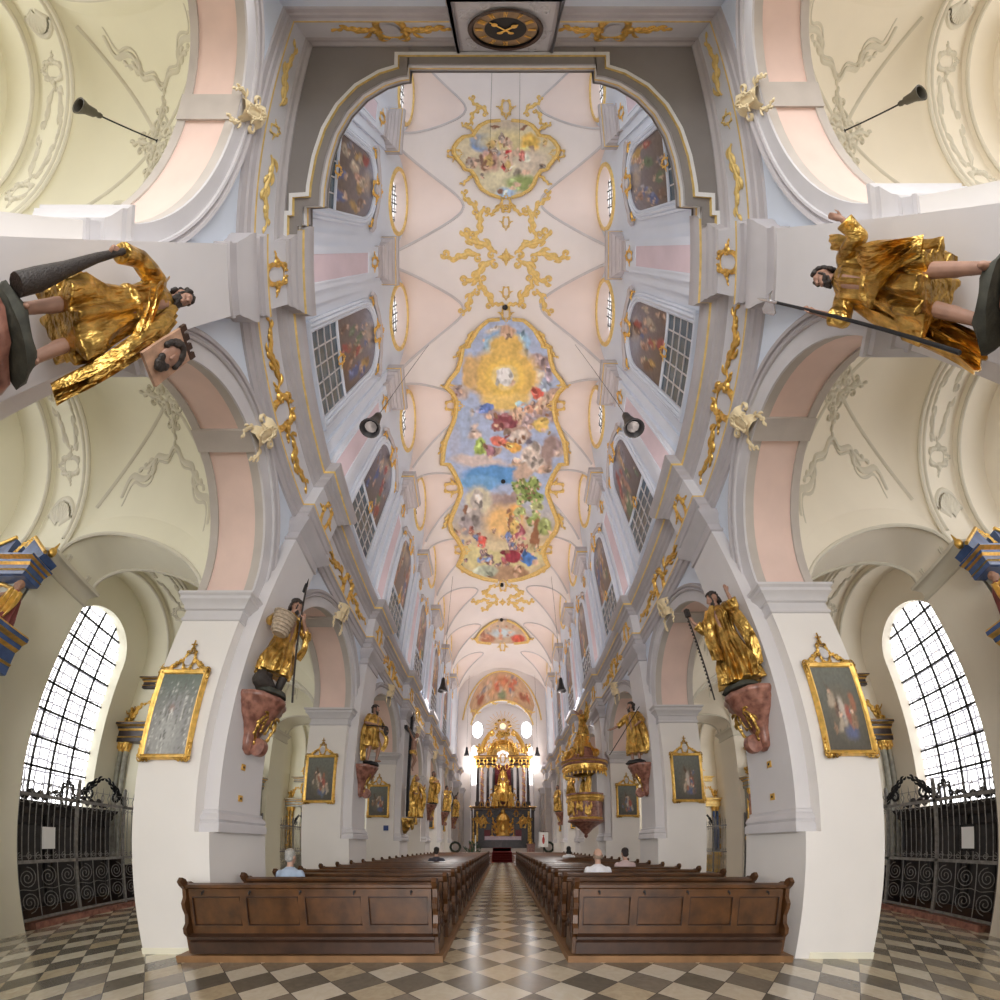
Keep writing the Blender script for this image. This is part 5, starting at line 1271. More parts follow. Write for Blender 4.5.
# ================================================================ FRAMED PICTURES ON THE PILLARS
def framed(k, sg, label, seed, pale):
    y = yc(k, sg)-.8-.005
    t = thing('framed_painting', label, 'painting', (sg*5.96, y, 3.78), 0, 'gilt framed pictures on the pillars')
    w, h = .54, .77
    b = MB(); prof = [(0,0),(.0,.05),(.03,.09),(.07,.07),(.09,.04),(.10,.04),(.10,0)]
    P = []
    for (cx, cz) in ((-1,-1),(1,-1),(1,1),(-1,1),(-1,-1)): P.append([(cx*(w-e), -d-.004, cz*(h-e)) for e, d in prof])
    b.grid(P); b.build('frame', 'gold', t, 40)
    for cx in (-1, 1):
        for cz in (-1, 1):
            c = MB(); rnd = random.Random(4); f = lambda u, v, e: (cx*(w-.03)+cx*u, -.06-e, cz*(h-.03)+cz*v)
            cscroll(c, f, 0, 0, .07, 0, 1.3, 1, .022, .03); leafspray(c, f, bez((.02,.02),(-.08,.06),(-.16,.0),(-.24,.02)), .022, .03, rnd, 2, .08); leafspray(c, f, bez((.02,.02),(.06,-.08),(.0,-.16),(.02,-.24)), .022, .03, rnd, 2, .08)
            c.build('corner_carving', 'golddk', t, 70)
    c = MB(); rnd = random.Random(7); f = lambda u, v, e: (u, -.03-e, h+.20-v*.8+.0)
    f = lambda u, v, e: (u, -.03-e, h+.18+v)
    cartouche(c, f, .17, rnd)
    for s in (-1, 1): leafspray(c, lambda u, v, e, s=s: (s*u, -.03-e, h+.02+v), bez((.46,.02),(.3,.02),(.28,.12),(.14,.14)), .03, .04, rnd, 2, .1)
    c.tube([(0,-.05,h+.34),(0,-.05,h+.56)], .016, 6); c.tube([(-.06,-.05,h+.48),(.06,-.05,h+.48)], .016, 6)
    c.build('crest', 'golddk', t, 70)
    c = MB(); c.add([(.10*cos(a*pi/8), -.045, h+.17+.09*sin(a*pi/8)) for a in range(16)], [tuple(range(16))]); c.build('crest_plate', 'mouldl', t)
    b = MB(); b.c = []; P = []; rnd = random.Random(seed)
    if pale:  # glare on the glossy canvas painted in as grey base, blotches and streaks
        base = lambda x, y: lerp3((.30,.30,.30), (.14,.18,.16), max(0, min(1, (y+.2)/1.2))); bl = [(-.1,-.5,.5,.5,0,(.42,.42,.41),.6), (.1,.15,.5,.25,.2,(.30,.30,.31),.6), (-.1,.1,.12,.1,0,(.36,.26,.24),.5)]; wf = 9.
        bl += [(rnd.uniform(-.9,.9), rnd.uniform(-1,.7), .015, rnd.uniform(.08,.2), 0, rnd.choice([(.62,.62,.60),(.16,.16,.15)]), .4) for _ in range(90)]
    else:
        base = lambda x, y: lerp3((.07,.06,.045), (.16,.17,.15), max(0, min(1, (y+1)/2))); wf = 6.
        bl = [(0,-.1,.5,.5,0,(.17,.14,.10),.6),(rnd.uniform(-.3,.3),.1,.07,.5,.5,(.10,.05,.03),.3),(0,-.1,.14,.34,.05,(.55,.48,.42),.3),(.28,-.2,.16,.25,.3,(.38,.10,.07),.3),(.22,-.6,.3,.16,0,(.10,.12,.24),.4)]+crowd(rnd, 12, -.6, .6, -.7, .2, [(.26,.16,.10),(.42,.34,.26),(.16,.10,.08),(.34,.14,.08),(.12,.15,.22)], .08, .17)
    n, m_ = 30, 44
    for i in range(n+1):
        col = []
        for j in range(m_+1): u, v = -1+2*i/n, -1+2*j/m_; col.append((u*(w-.09), -.045, v*(h-.09))); b.c.append(paint(u, v, base, bl, seed, .05, wf))
        P.append(col)
    b.grid(P); b.build('canvas', 'paint', t, 180)
for sg, sn in SIDES:
    for k in range(1, 7):
        w = {1: 'nearest', 2: 'second', 3: 'third', 4: 'fourth', 5: 'fifth', 6: 'sixth'}[k]
        lab = ('glossy picture with painted grey glare in a gilt crested frame on the nearest left pillar' if (sg < 0 and k == 1) else 'dark picture of a figure under a cross, gilt frame, on the nearest right pillar' if k == 1 else 'dark gilt-framed picture on the %s %s pillar counted from the camera' % (w, sn))
        framed(k, sg, lab, 200+k*2+(sg > 0), sg < 0 and k == 1)
# small plates, sign
for sg, sn in SIDES:
    for z, wz in ((3.0, 'upper'), (2.45, 'lower')):
        t = thing('number_plate', '%s small gold square plate under the console on the nearest %s pillar' % (wz, sn), 'plate', (sg*(XP-.012), yc(1, sg)-.05, z+.05), 0)
        b = MB(); b.box(-.01,.01,-.05,.05,-.055,.055); b.build('plate', 'gold', t); b = MB(); b.ell((-sg*.012,0,0), (.008,.022,.022), 10, 6); b.build('knob', 'black', t)
b = MB(); b.box(-.12,.12,-.01,.01,-.12,.12); o = b.build('wall_sign', mat('blue_sign', (.03,.06,.22), .4), None, None, (-5.55, yc(3,-1)-.83, 2.5)); tag(o, 'small dark blue square sign below the framed picture on the third left pillar', 'sign')
# ================================================================ AISLES: GRILLES, CONFESSIONALS, ALTARS, LAMPS
def grille(i, sg, label):
    ym = yc(i, sg)+BAY/2; hw = BAY/2-.68
    t = thing('iron_grille', label, 'grille', (sg*12.15, ym, .14), pi/2, 'wrought iron grilles before the chapels')
    def rail(z, r, nm):
        b = MB(); b.box(-hw, hw, -r, r, z-r, z+r); b.build(nm, 'iron', t)
    rail(.06,.03,'bottom_rail'); rail(1.22,.035,'middle_rail'); rail(2.58,.035,'top_rail')
    posts = [-hw+.05, -.75, .75, hw-.05]
    for x in posts:
        b = MB(); b.box(x-.035, x+.035, -.035,.035, 0, 3.0); b.ell((x,0,3.03), (.05,.05,.06), 8, 6); b.build('post', 'iron', t)
    for a, c in zip(posts, posts[1:]):
        b = MB(); n = int((c-a)/.145)
        for q in range(1, n): x = a+(c-a)*q/n; b.tube([(x,0,1.22),(x,0,2.58)], .011, 5)
        b.build('upper_bars', 'iron', t)
        b = MB(); f = lambda u, v, e: (u, e, v); m2 = max(1, int((c-a)/.5)); cw = (c-a)/m2
        for q in range(m2):
            x0 = a+cw*q; xm = x0+cw/2
            for zz, dr in ((.40,1),(.90,-1)):
                p = spiral(xm, zz, .22, -pi/2*dr, 2.4, dr, 34, .12); b.tube([(u, .0, v) for u, v in p], .010, 5)
            b.tube([(x0,0,.08),(x0,0,1.2)], .012, 5); b.tube([(u,0,v) for u, v in bez((x0+.03,.66),(xm-.1,.72),(xm+.1,.58),(x0+cw-.03,.66))], .009, 5)
        b.build('lower_scrolls', 'iron', t, 60)
        b = MB(); m3 = max(2, int((c-a)/.2)); b.tube([(a,0,1.34),(c,0,1.34)], .006, 5); b.tube([(a,0,2.46),(c,0,2.46)], .006, 5); b.tube([(a,0,2.86),(c,0,2.86)], .006, 5); [b.tube([(x_,0,1.3),(x_,0,2.9)], .008, 5) for x_ in (a+.04, c-.04, (a+c)/2)]
        for q in range(m3):
            x0 = a+(c-a)*(q+.5)/m3
            for zz in (1.34, 2.46): b.tube([(u,0,v) for u, v in spiral(x0, zz, .075, pi/2, 1.3, 1, 14, .2)], .008, 5)
            b.tube([(x0,0,2.6),(x0-.05,0,2.75),(x0,0,2.86),(x0,0,3.02)], [.01,.01,.012,.002], 5); b.tube([(x0,0,2.6),(x0+.05,0,2.75),(x0,0,2.86)], .008, 5)
        b.build('scroll_bands', 'iron', t, 60)
    for s in (-1, 1):
        b = MB(); rnd = random.Random(3)
        f = lambda u, v, e: (s*(.35+u), e, 2.95+v)
        leafspray(b, f, bez((.5,-.35),(.2,-.1),(.1,.1),(-.3,.30)), .035, .05, rnd, 1, .22); cscroll(b, f, .1, -.15, .16, 0, 1.5, 1, .03, .04)
        b.build('leaf_crest', 'black', t, 60)
    b = MB(); b.box(sg*11.95, sg*12.5, ym-hw+.24, ym+hw-.02, 0, .14); o = b.build('chapel_step', 'redmarble'); tag(o, 'red marble step under the '+label[label.index('iron grille'):], 'step')
def confessional(i, sg, label):
    ym = yc(i, sg)+BAY/2
    t = thing('confessional', label, 'confessional', (sg*13.7, ym, 0), pi/2 if sg < 0 else -pi/2, 'dark confessionals in the chapels')
    b = MB(); b.box(-1.5,1.5,.0,.55,0,.25); b.build('base', 'wooddk', t)
    b = MB(); b.box(-1.45,1.45,.05,.5,.25,2.6); b.build('cabinet', 'confess', t)
    for x in (-1.0, 0, 1.0):
        b = MB(); n = 10; w = .36
        b.loft([[(x-w,-.0,.3),(x+w,-.0,.3),(x+w,-.0,2.2),(x-w,-.0,2.2)],[(x-w+.05,-.05,.35),(x+w-.05,-.05,.35),(x+w-.05,-.05,2.15),(x-w+.05,-.05,2.15)]]); b.build('door_panel', 'confess', t)
    for x in (-1.42,-.52,.52,1.42):
        b = MB(); b.lathe([(.10,.25),(.10,.35),(.07,.4),(.065,1.3),(.055,2.2),(.09,2.28),(.10,2.4)], (x,-.05,0), 14); b.build('column', 'confess', t, 50)
    b = MB(); b.sweep([(1.5,.5),(1.5,-.12),(-1.5,-.12),(-1.5,.5)], [(0,2.4),(.04,2.45),(.04,2.55),(.12,2.62),(.14,2.7),(-.3,2.72)], inward=1)
    b.build('cornice', 'confess', t, 40)
    b = MB(); rnd = random.Random(2); f = lambda u, v, e: (u, -.02-e, 2.95+v); cartouche(b, f, .28, rnd)
    for s in (-1, 1): leafspray(b, lambda u, v, e, s=s: (s*u, -.02-e, 2.75+v), bez((1.4,.0),(1.0,.3),(.8,-.1),(.35,.3)), .06, .08, rnd, 2, .22)
    b.build('crest', 'confess', t, 70)
for sg, sn in SIDES:
    grille(1, sg, 'spiral-scrolled iron grille before the near %s chapel window' % sn); grille(2, sg, 'iron grille of the second chapel, %s aisle' % sn); grille(3, sg, 'iron grille of the third chapel, %s aisle' % sn)
    confessional(1, sg, 'dark carved confessional behind the grille, below the near %s window' % sn)
b = MB(); b.box(-.012,.012,-.16,.16,-.23,.23); o = b.build('paper_notice', 'whitepaint', None, None, (-12.06, yc(1,-1)+BAY/2-1.55, 1.85)); tag(o, 'white paper notice hung on the left iron grille', 'notice')
t = thing('framed_notice', 'black framed white notice hung on the right iron grille', 'notice', (12.06, yc(1,1)+BAY/2-1.62, 1.85))
b = MB(); b.box(-.015,.015,-.19,.19,-.27,.27); b.build('frame', 'black', t); b = MB(); b.box(-.02,-.016,-.15,.15,-.22,.22); b.build('sheet', 'whitepaint', t)
M['bluemar'] = mat('blue_marbling', (.055,.10,.24), .35, var=.35, scale=5.)
M['greymar'] = mat('grey_marbling', (.36,.35,.30), .35, var=.3, scale=5., detail=8)
M['pinkmar'] = mat('rose_marbling', (.42,.22,.17), .35, var=.3, scale=5., detail=8)
def column(t, x, y, z0, z1, r, m, capm='gold'):
    b = MB(); b.lathe([(r*1.5,0),(r*1.5,.06),(r*1.25,.10),(r*1.3,.14),(r*1.05,.18),(r*1.02,.2),(r*.98,(z1-z0)*.5),(r*.86,(z1-z0)-.3),(r*.9,z1-z0-.28)], (x,y,z0), 18); o = b.build('column', m, t, 50)
    b = MB(); b.lathe([(r*.9,-.28),(r*1.0,-.25),(r*1.0,-.2),(r*1.4,-.06),(r*1.6,-.03),(r*1.6,0)], (x,y,z1), 18)
    for i in range(8): a = i*pi/4; b.ell((x+r*1.25*cos(a), y+r*1.25*sin(a), z1-.12), (.05*r/.14,.05*r/.14,.10), 7, 5)
    b.build('capital', capm, o, 50)
def entab(t, x0, x1, yb, yf, z, h, m, out=.22, nm='entablature', gm='gold'):
    b = MB(); b.sweep([(x1,yb),(x1,yf),(x0,yf),(x0,yb)], [(0,z),(.03,z+.02*h),(.03,z+.22*h),(.07,z+.26*h),(.02,z+.30*h),(.02,z+.58*h),(out*.4,z+.66*h),(out*.5,z+.76*h),(out,z+.84*h),(out,z+.94*h),(out*.8,z+h),(-.15,z+h+.02)], inward=1 if x1 > x0 else -1, mats=[0,0,1,1,0,1,0,1,0,1,0]); b.box(x0, x1, yf+.02, yb, z, z+h*.95)
    b.build(nm, [m, gm], t, 35)
def putto(t, x, y, z, s, m='golddk', nm='putto', look=(0,-1), wings=True):
    b = MB(); b.capsule((x,y,z+.2*s),(x,y-.02*s,z+.42*s), .11*s,.10*s); b.ell((x,y-.04*s,z+.60*s), (.085*s,.09*s,.10*s))
    for q in (-1, 1):
        b.capsule((x+q*.06*s,y,z+.18*s),(x+q*.13*s,y-.16*s,z+.10*s), .065*s,.05*s); b.capsule((x+q*.13*s,y-.16*s,z+.1*s),(x+q*.10*s,y-.12*s,z-.10*s), .05*s,.03*s)
        b.capsule((x+q*.10*s,y,z+.44*s),(x+q*.22*s,y-.06*s,z+.38*s+.2*s*(q > 0)), .045*s,.035*s); b.capsule((x+q*.22*s,y-.06*s,z+.38*s+.2*s*(q > 0)),(x+q*.26*s,y-.14*s,z+.50*s+.2*s*(q > 0)), .035*s,.028*s)
        if wings: b.ell((x+q*.20*s,y+.08*s,z+.46*s), (.18*s,.03*s,.10*s), rot=Matrix.Rotation(-q*.6,3,'Y'))
    remeshed(b.build(nm, m, t), max(.015, .02*s), 1)
def side_altar(label, loc, W_, H, cm, bm, gold, sd, figure_m='golddk', zb=1.1):
    """altar piece that faces the photographer (-y)"""
    t = thing('side_altar', label, 'altar', loc, 0, None); rnd = random.Random(sd); w = W_/2
    b = MB(); b.box(-w, w, -.35, .0, 0, zb); b.box(-w*1.04, w*1.04, -.42, 0, zb-.12, zb); b.build('altar_table', bm, t)
    b = MB(); b.box(-w*.95, w*.95, -.12, 0, zb, H*.66); b.build('back_wall', bm, t)
    for x in (-w*.86, -w*.62, w*.62, w*.86): column(t, x, -.28, zb+.25, H*.62, .085*W_/2, cm)
    for s in (-1, 1): b = MB(); b.box(s*w*.5, s*w*.98, -.45, -.1, zb, zb+.25); b.build('pedestal', bm, t)
    entab(t, -w*1.0, w*1.0, 0, -.42, H*.62, H*.08, bm)
    for s in (-1, 1):
        b = MB(); fs = lambda u, v, e, s=s: (s*u, -.3-e, v); leafspray(b, fs, bez((w*1.0,zb+.4),(w*1.25,H*.3),(w*.95,H*.4),(w*1.05,H*.55)), .06, .08, rnd, 2, .2); cscroll(b, fs, w*1.0, zb+.5, .16, 0, 1.5, 1, .05, .06); b.build('carved_wing', 'gold', t, 70)
    b = MB(); b.c = []; P = []; bl = [(0,0,.3,.6,0,(.36,.30,.26),.5)]+crowd(rnd, 12, -.7,.7,-.8,.6, PAL, .1, .24)
    for i in range(15):
        col = []
        for jx in range(21): u, v = -1+2*i/14, -1+2*jx/20; col.append((u*w*.42, -.14, (zb+.3+H*.58)/2+v*(H*.58-zb-.4)/2)); b.c.append(paint(u, v, lambda a, c: (.16,.17,.22), bl, sd))
        P.append(col)
    b.grid(P); b.build('altar_painting', 'paint', t, 180)
    b = MB(); b.tube([(-w*.46,-.15,zb+.3),(-w*.46,-.15,H*.58),(w*.46,-.15,H*.58),(w*.46,-.15,zb+.3),(-w*.46,-.15,zb+.3)], .05, 6); b.build('picture_frame', 'gold', t, 50)
    b = MB(); b.box(-w*.55, w*.55, -.15, 0, H*.70, H*.86); b.build('attic', bm, t)
    entab(t, -w*.62, w*.62, 0, -.28, H*.86, H*.05, bm, .16, 'attic_cornice')
    b = MB(); f = lambda u, v, e: (u, -.2-e, H*.80+v)
    cartouche(b, f, W_*.13, rnd)
    for s in (-1, 1): leafspray(b, lambda u, v, e, s=s: (s*u, -.2-e, H*.72+v), bez((w*.95,.0),(w*.6,.1),(w*.7,.5),(w*.4,.6)), .06, .08, rnd, 2, .22); cscroll(b, lambda u, v, e, s=s: (s*u, -.2-e, H*.74+v), w*.8, 0, .18, 0, 1.5, 1, .06, .08)
    cartouche(b, lambda u, v, e: (u, -.2-e, H*.97+v), W_*.10, rnd); b.tube([(-w*.9,-.14,H*.73),(w*.9,-.14,H*.73)], .03, 6); b.tube([(0,-.14,H*.73),(0,-.14,H*1.02)], .03, 6)
    b.build('crown_carving', gold, t, 70)
    for s in (-1, 1): putto(t, s*w*.80, -.25, H*.71, W_*.32, figure_m)
    return t
for sg, sn in SIDES:
    y = yc(1, sg)-.70
    side_altar('grey marbled altar with gilded carving beside the near %s window, partly behind the framed pillar' % sn, (sg*13.2, yc(2, sg)-.70, 0), 2.3, 7.9, 'greymar', 'darkmar', 'gold', 3)
    side_altar(('dark altar with a pointed crest seen between the first two left pillars' if sg < 0 else 'rose marble altar with a carved crest seen beside the nearest right pillar'), (sg*13.2, yc(3, sg)-.70, 0), 2.0, 7.0, 'darkmar' if sg < 0 else 'pinkmar', 'greymar', 'golddk' if sg > 0 else 'greymar', 5, 'greymar' if sg < 0 else 'golddk')
    side_altar(('gilded altar with twisted carving seen left of the second left pillar picture' if sg < 0 else 'blue and gold altar seen right of the second right pillar picture'), (sg*13.2, yc(4, sg)-.70, 0), 2.1, 6.6, 'golddk' if sg < 0 else 'bluemar', 'greymar' if sg < 0 else 'goldp', 'gold', 7)
    # blue and gold altar cut by the frame edge
    t = thing('side_altar', 'blue and gold altar with a robed figure under its top cornice, %s aisle' % sn, 'altar', (sg*12.6, y-.05, 0), 0, None)
    b = MB(); b.box(-1.6,1.6,-.3,0,0,1.2); b.box(-1.3,1.3,-.14,0,1.2,4.5); b.build('back_wall', 'bluemar', t)
    for x in (-1.42, -1.05, 1.05, 1.42): column(t, x, -.42, 1.4, 4.45, .13, 'bluemar')
    for s in (-1, 1): b = MB(); b.box(s*.85, s*1.62, -.62, -.1, 1.0, 1.4); b.build('pedestal', 'bluemar', t)
    for s in (-1, 1): entab(t, min(s*.82, s*1.62), max(s*.82, s*1.62), -.05, -.60, 4.45, .75, 'bluemar', .26)
    entab(t, -.82, .82, -.05, -.25, 4.45, .75, 'bluemar', .2)
    b = MB(); b.box(-.62,.62,-.16,0,5.2,6.35); b.build('attic_wall', 'greymar', t)
    entab(t, -1.0, 1.0, 0, -.42, 6.35, .42, 'bluemar', .2, 'attic_cornice')
    for s in (-1, 1): b = MB(); b.loft([[(s*.25,-.40,6.78),(s*1.05,-.40,6.80),(s*1.15,-.40,6.95),(s*.35,-.40,7.35)],[(s*.25,0,6.78),(s*1.05,0,6.80),(s*1.15,0,6.95),(s*.35,0,7.35)]]); b.build('broken_pediment', ['bluemar'], t)
    b = MB()
    for s in (-1, 1): b.tube([(s*1.18,-.42,6.95),(s*.36,-.42,7.37)], .045, 6)
    rnd = random.Random(5); cartouche(b, lambda u, v, e: (u, -.3-e, 7.05+v), .26, rnd); b.ell((-sg*1.0,-.2,7.15), (.09,.09,.12)); b.tube([(-sg*1.0,-.2,7.2),(-sg*1.0,-.2,7.42)], [.05,.01], 8)
    for s in (-1, 1): leafspray(b, lambda u, v, e, s=s: (s*u, -.2-e, v), bez((.62,5.3),(.9,5.6),(.6,5.9),(.72,6.3)), .05, .07, rnd, 2, .2)
    b.tube([(-.55,-.18,5.28),(-.55,-.18,6.2),(0,-.18,6.32),(.55,-.18,6.2),(.55,-.18,5.28)], .05, 6)
    b.build('gilded_carving', 'gold', t, 70)
    for s in (-1, 1):
        b = MB(); robe_geo(b, [(5.2,s*1.12,-.3,.24,.20,.2,0),(5.5,s*1.1,-.3,.2,.17,.16,.2),(5.85,s*1.05,-.3,.17,.13,.1,.4),(6.05,s*1.02,-.3,.08,.07,0,.4)], 7, 3, 40); b.build('figure_robe', mat('red_robe', (.22,.05,.05), .5, var=.2) if s*sg < 0 else 'gold', t, 60)
        b = MB(); P_, R_ = head_geo(b, (s*1.0,-.34,6.16), (-s*.5,-1), .9); b.capsule((s*1.02,-.3,6.0),(s*1.0,-.33,6.1), .06,.05); b.capsule((s*.95,-.35,5.95),(s*.75,-.5,5.8), .07,.04); hand_geo(b, (s*.75,-.5,5.8), (-s*.5,-.5,.3), (0,0,1), .9); remeshed(b.build('figure_body', 'skin', t), .016, 1)
        b = MB(); drape_geo(b, [(s*1.22,-.3,6.0),(s*1.34,-.36,5.7),(s*1.3,-.4,5.4)], [(s*.95,-.46,6.0),(s*1.0,-.52,5.7),(s*1.05,-.5,5.35)], .03, 3, .04); b.build('figure_cloak', 'gold', t, 60)
    # candle sconce on the chapel pier, lamp in the aisle vault
    t = thing('wall_sconce', 'brass candle sconce with one white candle at the %s edge, beside the near chapel window' % sn, 'sconce', (sg*(XA-.01), yc(1, sg)-.25, 2.55))
    b = MB(); b.lathe([(.02,-.16),(.12,-.12),(.15,0),(.12,.12),(.02,.16)], (0,0,0), 16, sx=.25); b.build('back_plate', 'pinkmar', t, 50)
    b = MB(); b.tube([(0,0,0),(-sg*.15,0,-.04),(-sg*.28,0,.06),(-sg*.28,0,.14)], .018, 8); b.lathe([(.01,.12),(.07,.14),(.08,.18),(.05,.18)], (-sg*.28,0,0), 14); b.build('arm', 'gold', t, 60)
    b = MB(); b.lathe([(.028,.18),(.028,.66),(.006,.68)], (-sg*.28,0,0), 12); b.build('candle', 'whitepaint', t, 60)
    yl = yc(-1, sg)+BAY/2; zt = avault(.5,.5)
    t = thing('hanging_lamp', 'bell-shaped dark lamp on a long rod, hung from the %s aisle vault' % sn, 'lamp', (sg*(XB+XA)/2, yl, zt), 0, None)
    b = MB(); b.tube([(0,0,0),(0,0,-1.75)], .018, 6); b.lathe([(.05,0),(.05,-.05),(.02,-.06)], (0,0,0), 12); b.build('rod', 'black', t, 60)
    b = MB(); b.lathe([(.045,-1.72),(.06,-1.78),(.05,-1.84),(.085,-1.9),(.10,-2.1),(.15,-2.26),(.16,-2.30),(.13,-2.29),(.08,-2.1)], (0,0,0), 20, cap=False); b.build('bell_shade', mat('lamp_bronze', (.10,.09,.07), .45, .5), t, 50)
# dark bell lamps high in the nave
for sg, sn in SIDES:
    for n, (y, where) in enumerate(((5.3, 'nearest the camera'), (24.2, 'over mid-nave'), (43.2, 'far off beside the chancel arch'))):
        x = sg*4.15; zt = vz(x, y)
        t = thing('hanging_lamp', 'black conical lamp hung before the %s upper wall, %s' % (sn, where), 'lamp', (x, y, 12.2), 0, 'black conical lamps of the nave')
        b = MB(); b.lathe([(.10,.85),(.13,.80),(.15,.55),(.22,.2),(.33,-.05),(.34,-.12),(.29,-.10),(.18,.2)], (0,0,0), 24, cap=False); b.lathe([(.02,.95),(.08,.92),(.10,.85)], (0,0,0), 16); b.build('shade', 'black', t, 50)
        b = MB(); b.lathe([(.0,.02),(.2,.02),(.2,0),(0,-.03)], (0,0,0), 20); b.build('lens', 'black', t, 50)
        if n:
            l = bpy.data.lights.new('lamp_light', 'SPOT'); l.energy = 750 if n == 1 else 160; l.spot_size = radians(140); l.spot_blend = .9; l.shadow_soft_size = .2; l.color = (1,.97,.94)
            lo = bpy.data.objects.new('lamp_light', l); COL.objects.link(lo); lo.parent = t; lo.location = (0,0,-.16)
        b = MB(); b.tube([(0,0,.9),(0,0,zt-12.2)], .012, 5); b.build('wire', 'black', t)
# ================================================================ STUCCO OF THE AISLE VAULTS
def stucco(sg):
    """relief of one aisle bay, built round (0, ym) of bay 0 and copied along"""
    b = MB(); ym = yc(0, sg)+BAY/2; rnd = random.Random(12); _r = b.ribbon
    b.ribbon = lambda pts, w, hgt, f, m=0, n=5: _r(pts, [q*1.25 for q in w] if isinstance(w, list) else w*1.25, hgt*1.6, f, m, n)
    def fv(u, v, e):
        x = sg*((XB+XA)/2+u); return (x, v, av(x, ym+v, 0, sg)-e)
    def fr(a):
        return lambda u, v, e: fv(u*cos(a)-v*sin(a), u*sin(a)+v*cos(a), e)
    for q in range(4):
        f = fr(q*pi/2)
        cscroll(b, f, .38, .16, .17, 0, 1.2, 1, .045, .06); cscroll(b, f, .38, -.16, .17, 0, 1.2, -1, .045, .06)
        leafspray(b, f, bez((.35,0),(.6,.1),(.8,-.1),(1.15,0),12), .05, .06, rnd, 2, .26); cscroll(b, f, .70, .2, .12, pi, 1.1, 1, .03, .05); cscroll(b, f, .70, -.2, .12, pi, 1.1, -1, .03, .05)
        f = fr(q*pi/2+pi/4); cscroll(b, f, .30, 0, .16, 0, 1.2, 1, .045, .06)
    # shaped panels with curved corners towards east and west
    for s in (-1, 1):
        for s2 in (-1, 1):
            pts = bez((0,1.22),(.22,1.22),(.20,1.50),(.45,1.50),8)+bez((.45,1.50),(.75,1.50),(.85,1.40),(.92,1.70),8)[1:]+bez((.92,1.70),(.97,2.0),(1.3,1.98),(1.55,1.90),8)[1:]+bez((1.55,1.90),(1.75,1.85),(1.8,2.0),(1.85,2.2),6)[1:]
            b.ribbon([(s2*x, s*y) for x, y in pts], .045, .05, fv); b.ribbon([(s2*x*.94, s*(y+.11)) for x, y in pts], .02, .03, fv)
            leafspray(b, lambda u, v, e: fv(s2*u, s*v, e), bez((.75,1.5),(.95,1.6),(1.05,1.8),(1.45,1.75),10), .045, .06, rnd, 2, .26)
            cscroll(b, lambda u, v, e: fv(s2*u, s*v, e), .95, 1.72, .15, 0, 1.2, 1, .04, .06)
    # bands on the chapel arch: garlands with a shell at the foot of each side
    r1 = BAY/2-.68
    def fs(th, xx, e): return (sg*xx, -(r1-e)*cos(th), ZC+(2.3-e)*sin(th))
    for s in (1, -1):
        g = lambda u, v, e: fs(pi/2-s*u, (XA+XD)/2+v, e)
        cartouche(b, lambda u, v, e: g(.62+u*.42, v*.9, e), .34, rnd)
        leafspray(b, g, bez((.45,.0),(.35,.3),(.2,.1),(.05,.35),12), .04, .05, rnd, 2, .17); leafspray(b, g, bez((.45,-.1),(.35,-.4),(.2,-.2),(.05,-.4),12), .04, .05, rnd, 2, .17)
        for q in range(9):
            a = -1.1+2.2*q/8; b.ribbon([(.98+.05*cos(a), .08*sin(a)), (.98+.26*cos(a*.9), .5*sin(a*.8))], [.02,.05], .05, lambda u, v, e: g(2.25-u-.0, v, e))
        b.ribbon([(.98+.30*cos(-1.2+2.4*q/12), .52*sin(-1.2+2.4*q/12)) for q in range(13)], .03, .04, lambda u, v, e: g(2.25-u, v, e))
    for e in (.10, 1.38):
        b.ribbon([(.15+2.84*q/30, XA+e) for q in range(31)], .035, .04, lambda u, v, h: fs(u, v, h))
    return b, ym
for sg, sn in SIDES:
    b, ym = stucco(sg); par = bpy.data.objects['ceiling_aisle_'+sn]
    o = b.build('stucco_relief', 'stucco', par, 70); o.location = (0, ym, 0)
    # vertices were laid in absolute coordinates along y for the vault: bring them to the bay origin
    for i in (-1, 1, 2, 3):
        c = o.copy(); COL.objects.link(c); c.parent = par; c.location = (0, ym+BAY*i, 0)
# ================================================================ PULPIT
PXC, PYC = 4.02, 17.95
t = thing('pulpit', 'red marble pulpit with gilded reliefs, tasselled canopy and an angel on top', 'pulpit', (PXC, PYC, 0), 0)
def oct_lathe(b, prof, n=8, m=0, mats=None):
    for i in range(len(prof)-1):
        (r0, z0), (r1, z1) = prof[i], prof[i+1]
        P = [[(r*cos(2*pi*(j+.5)/n), r*sin(2*pi*(j+.5)/n), z) for j in range(n+1)] for r, z in ((r0,z0),(r1,z1))]
        b.grid(P, mats[i] if mats else m)
b = MB(); oct_lathe(b, [(.02,2.02),(.10,2.12),(.07,2.2),(.18,2.3),(.32,2.45),(.60,2.66),(.78,2.76),(.86,2.78),(.88,2.86),(.80,2.90)], 16); b.build('bowl', 'redmarble', t, 40)
b = MB(); oct_lathe(b, [(.80,2.88),(.82,2.96),(.80,3.0),(.80,3.72),(.84,3.76),(.86,3.84),(.90,3.88),(.88,3.98),(.93,4.02),(.93,4.10),(.6,4.10)], 16, mats=[1,1,0,1,1,1,1,1,0,0]); b.build('parapet', ['redmarble','gold'], t, 40)
rnd = random.Random(6)
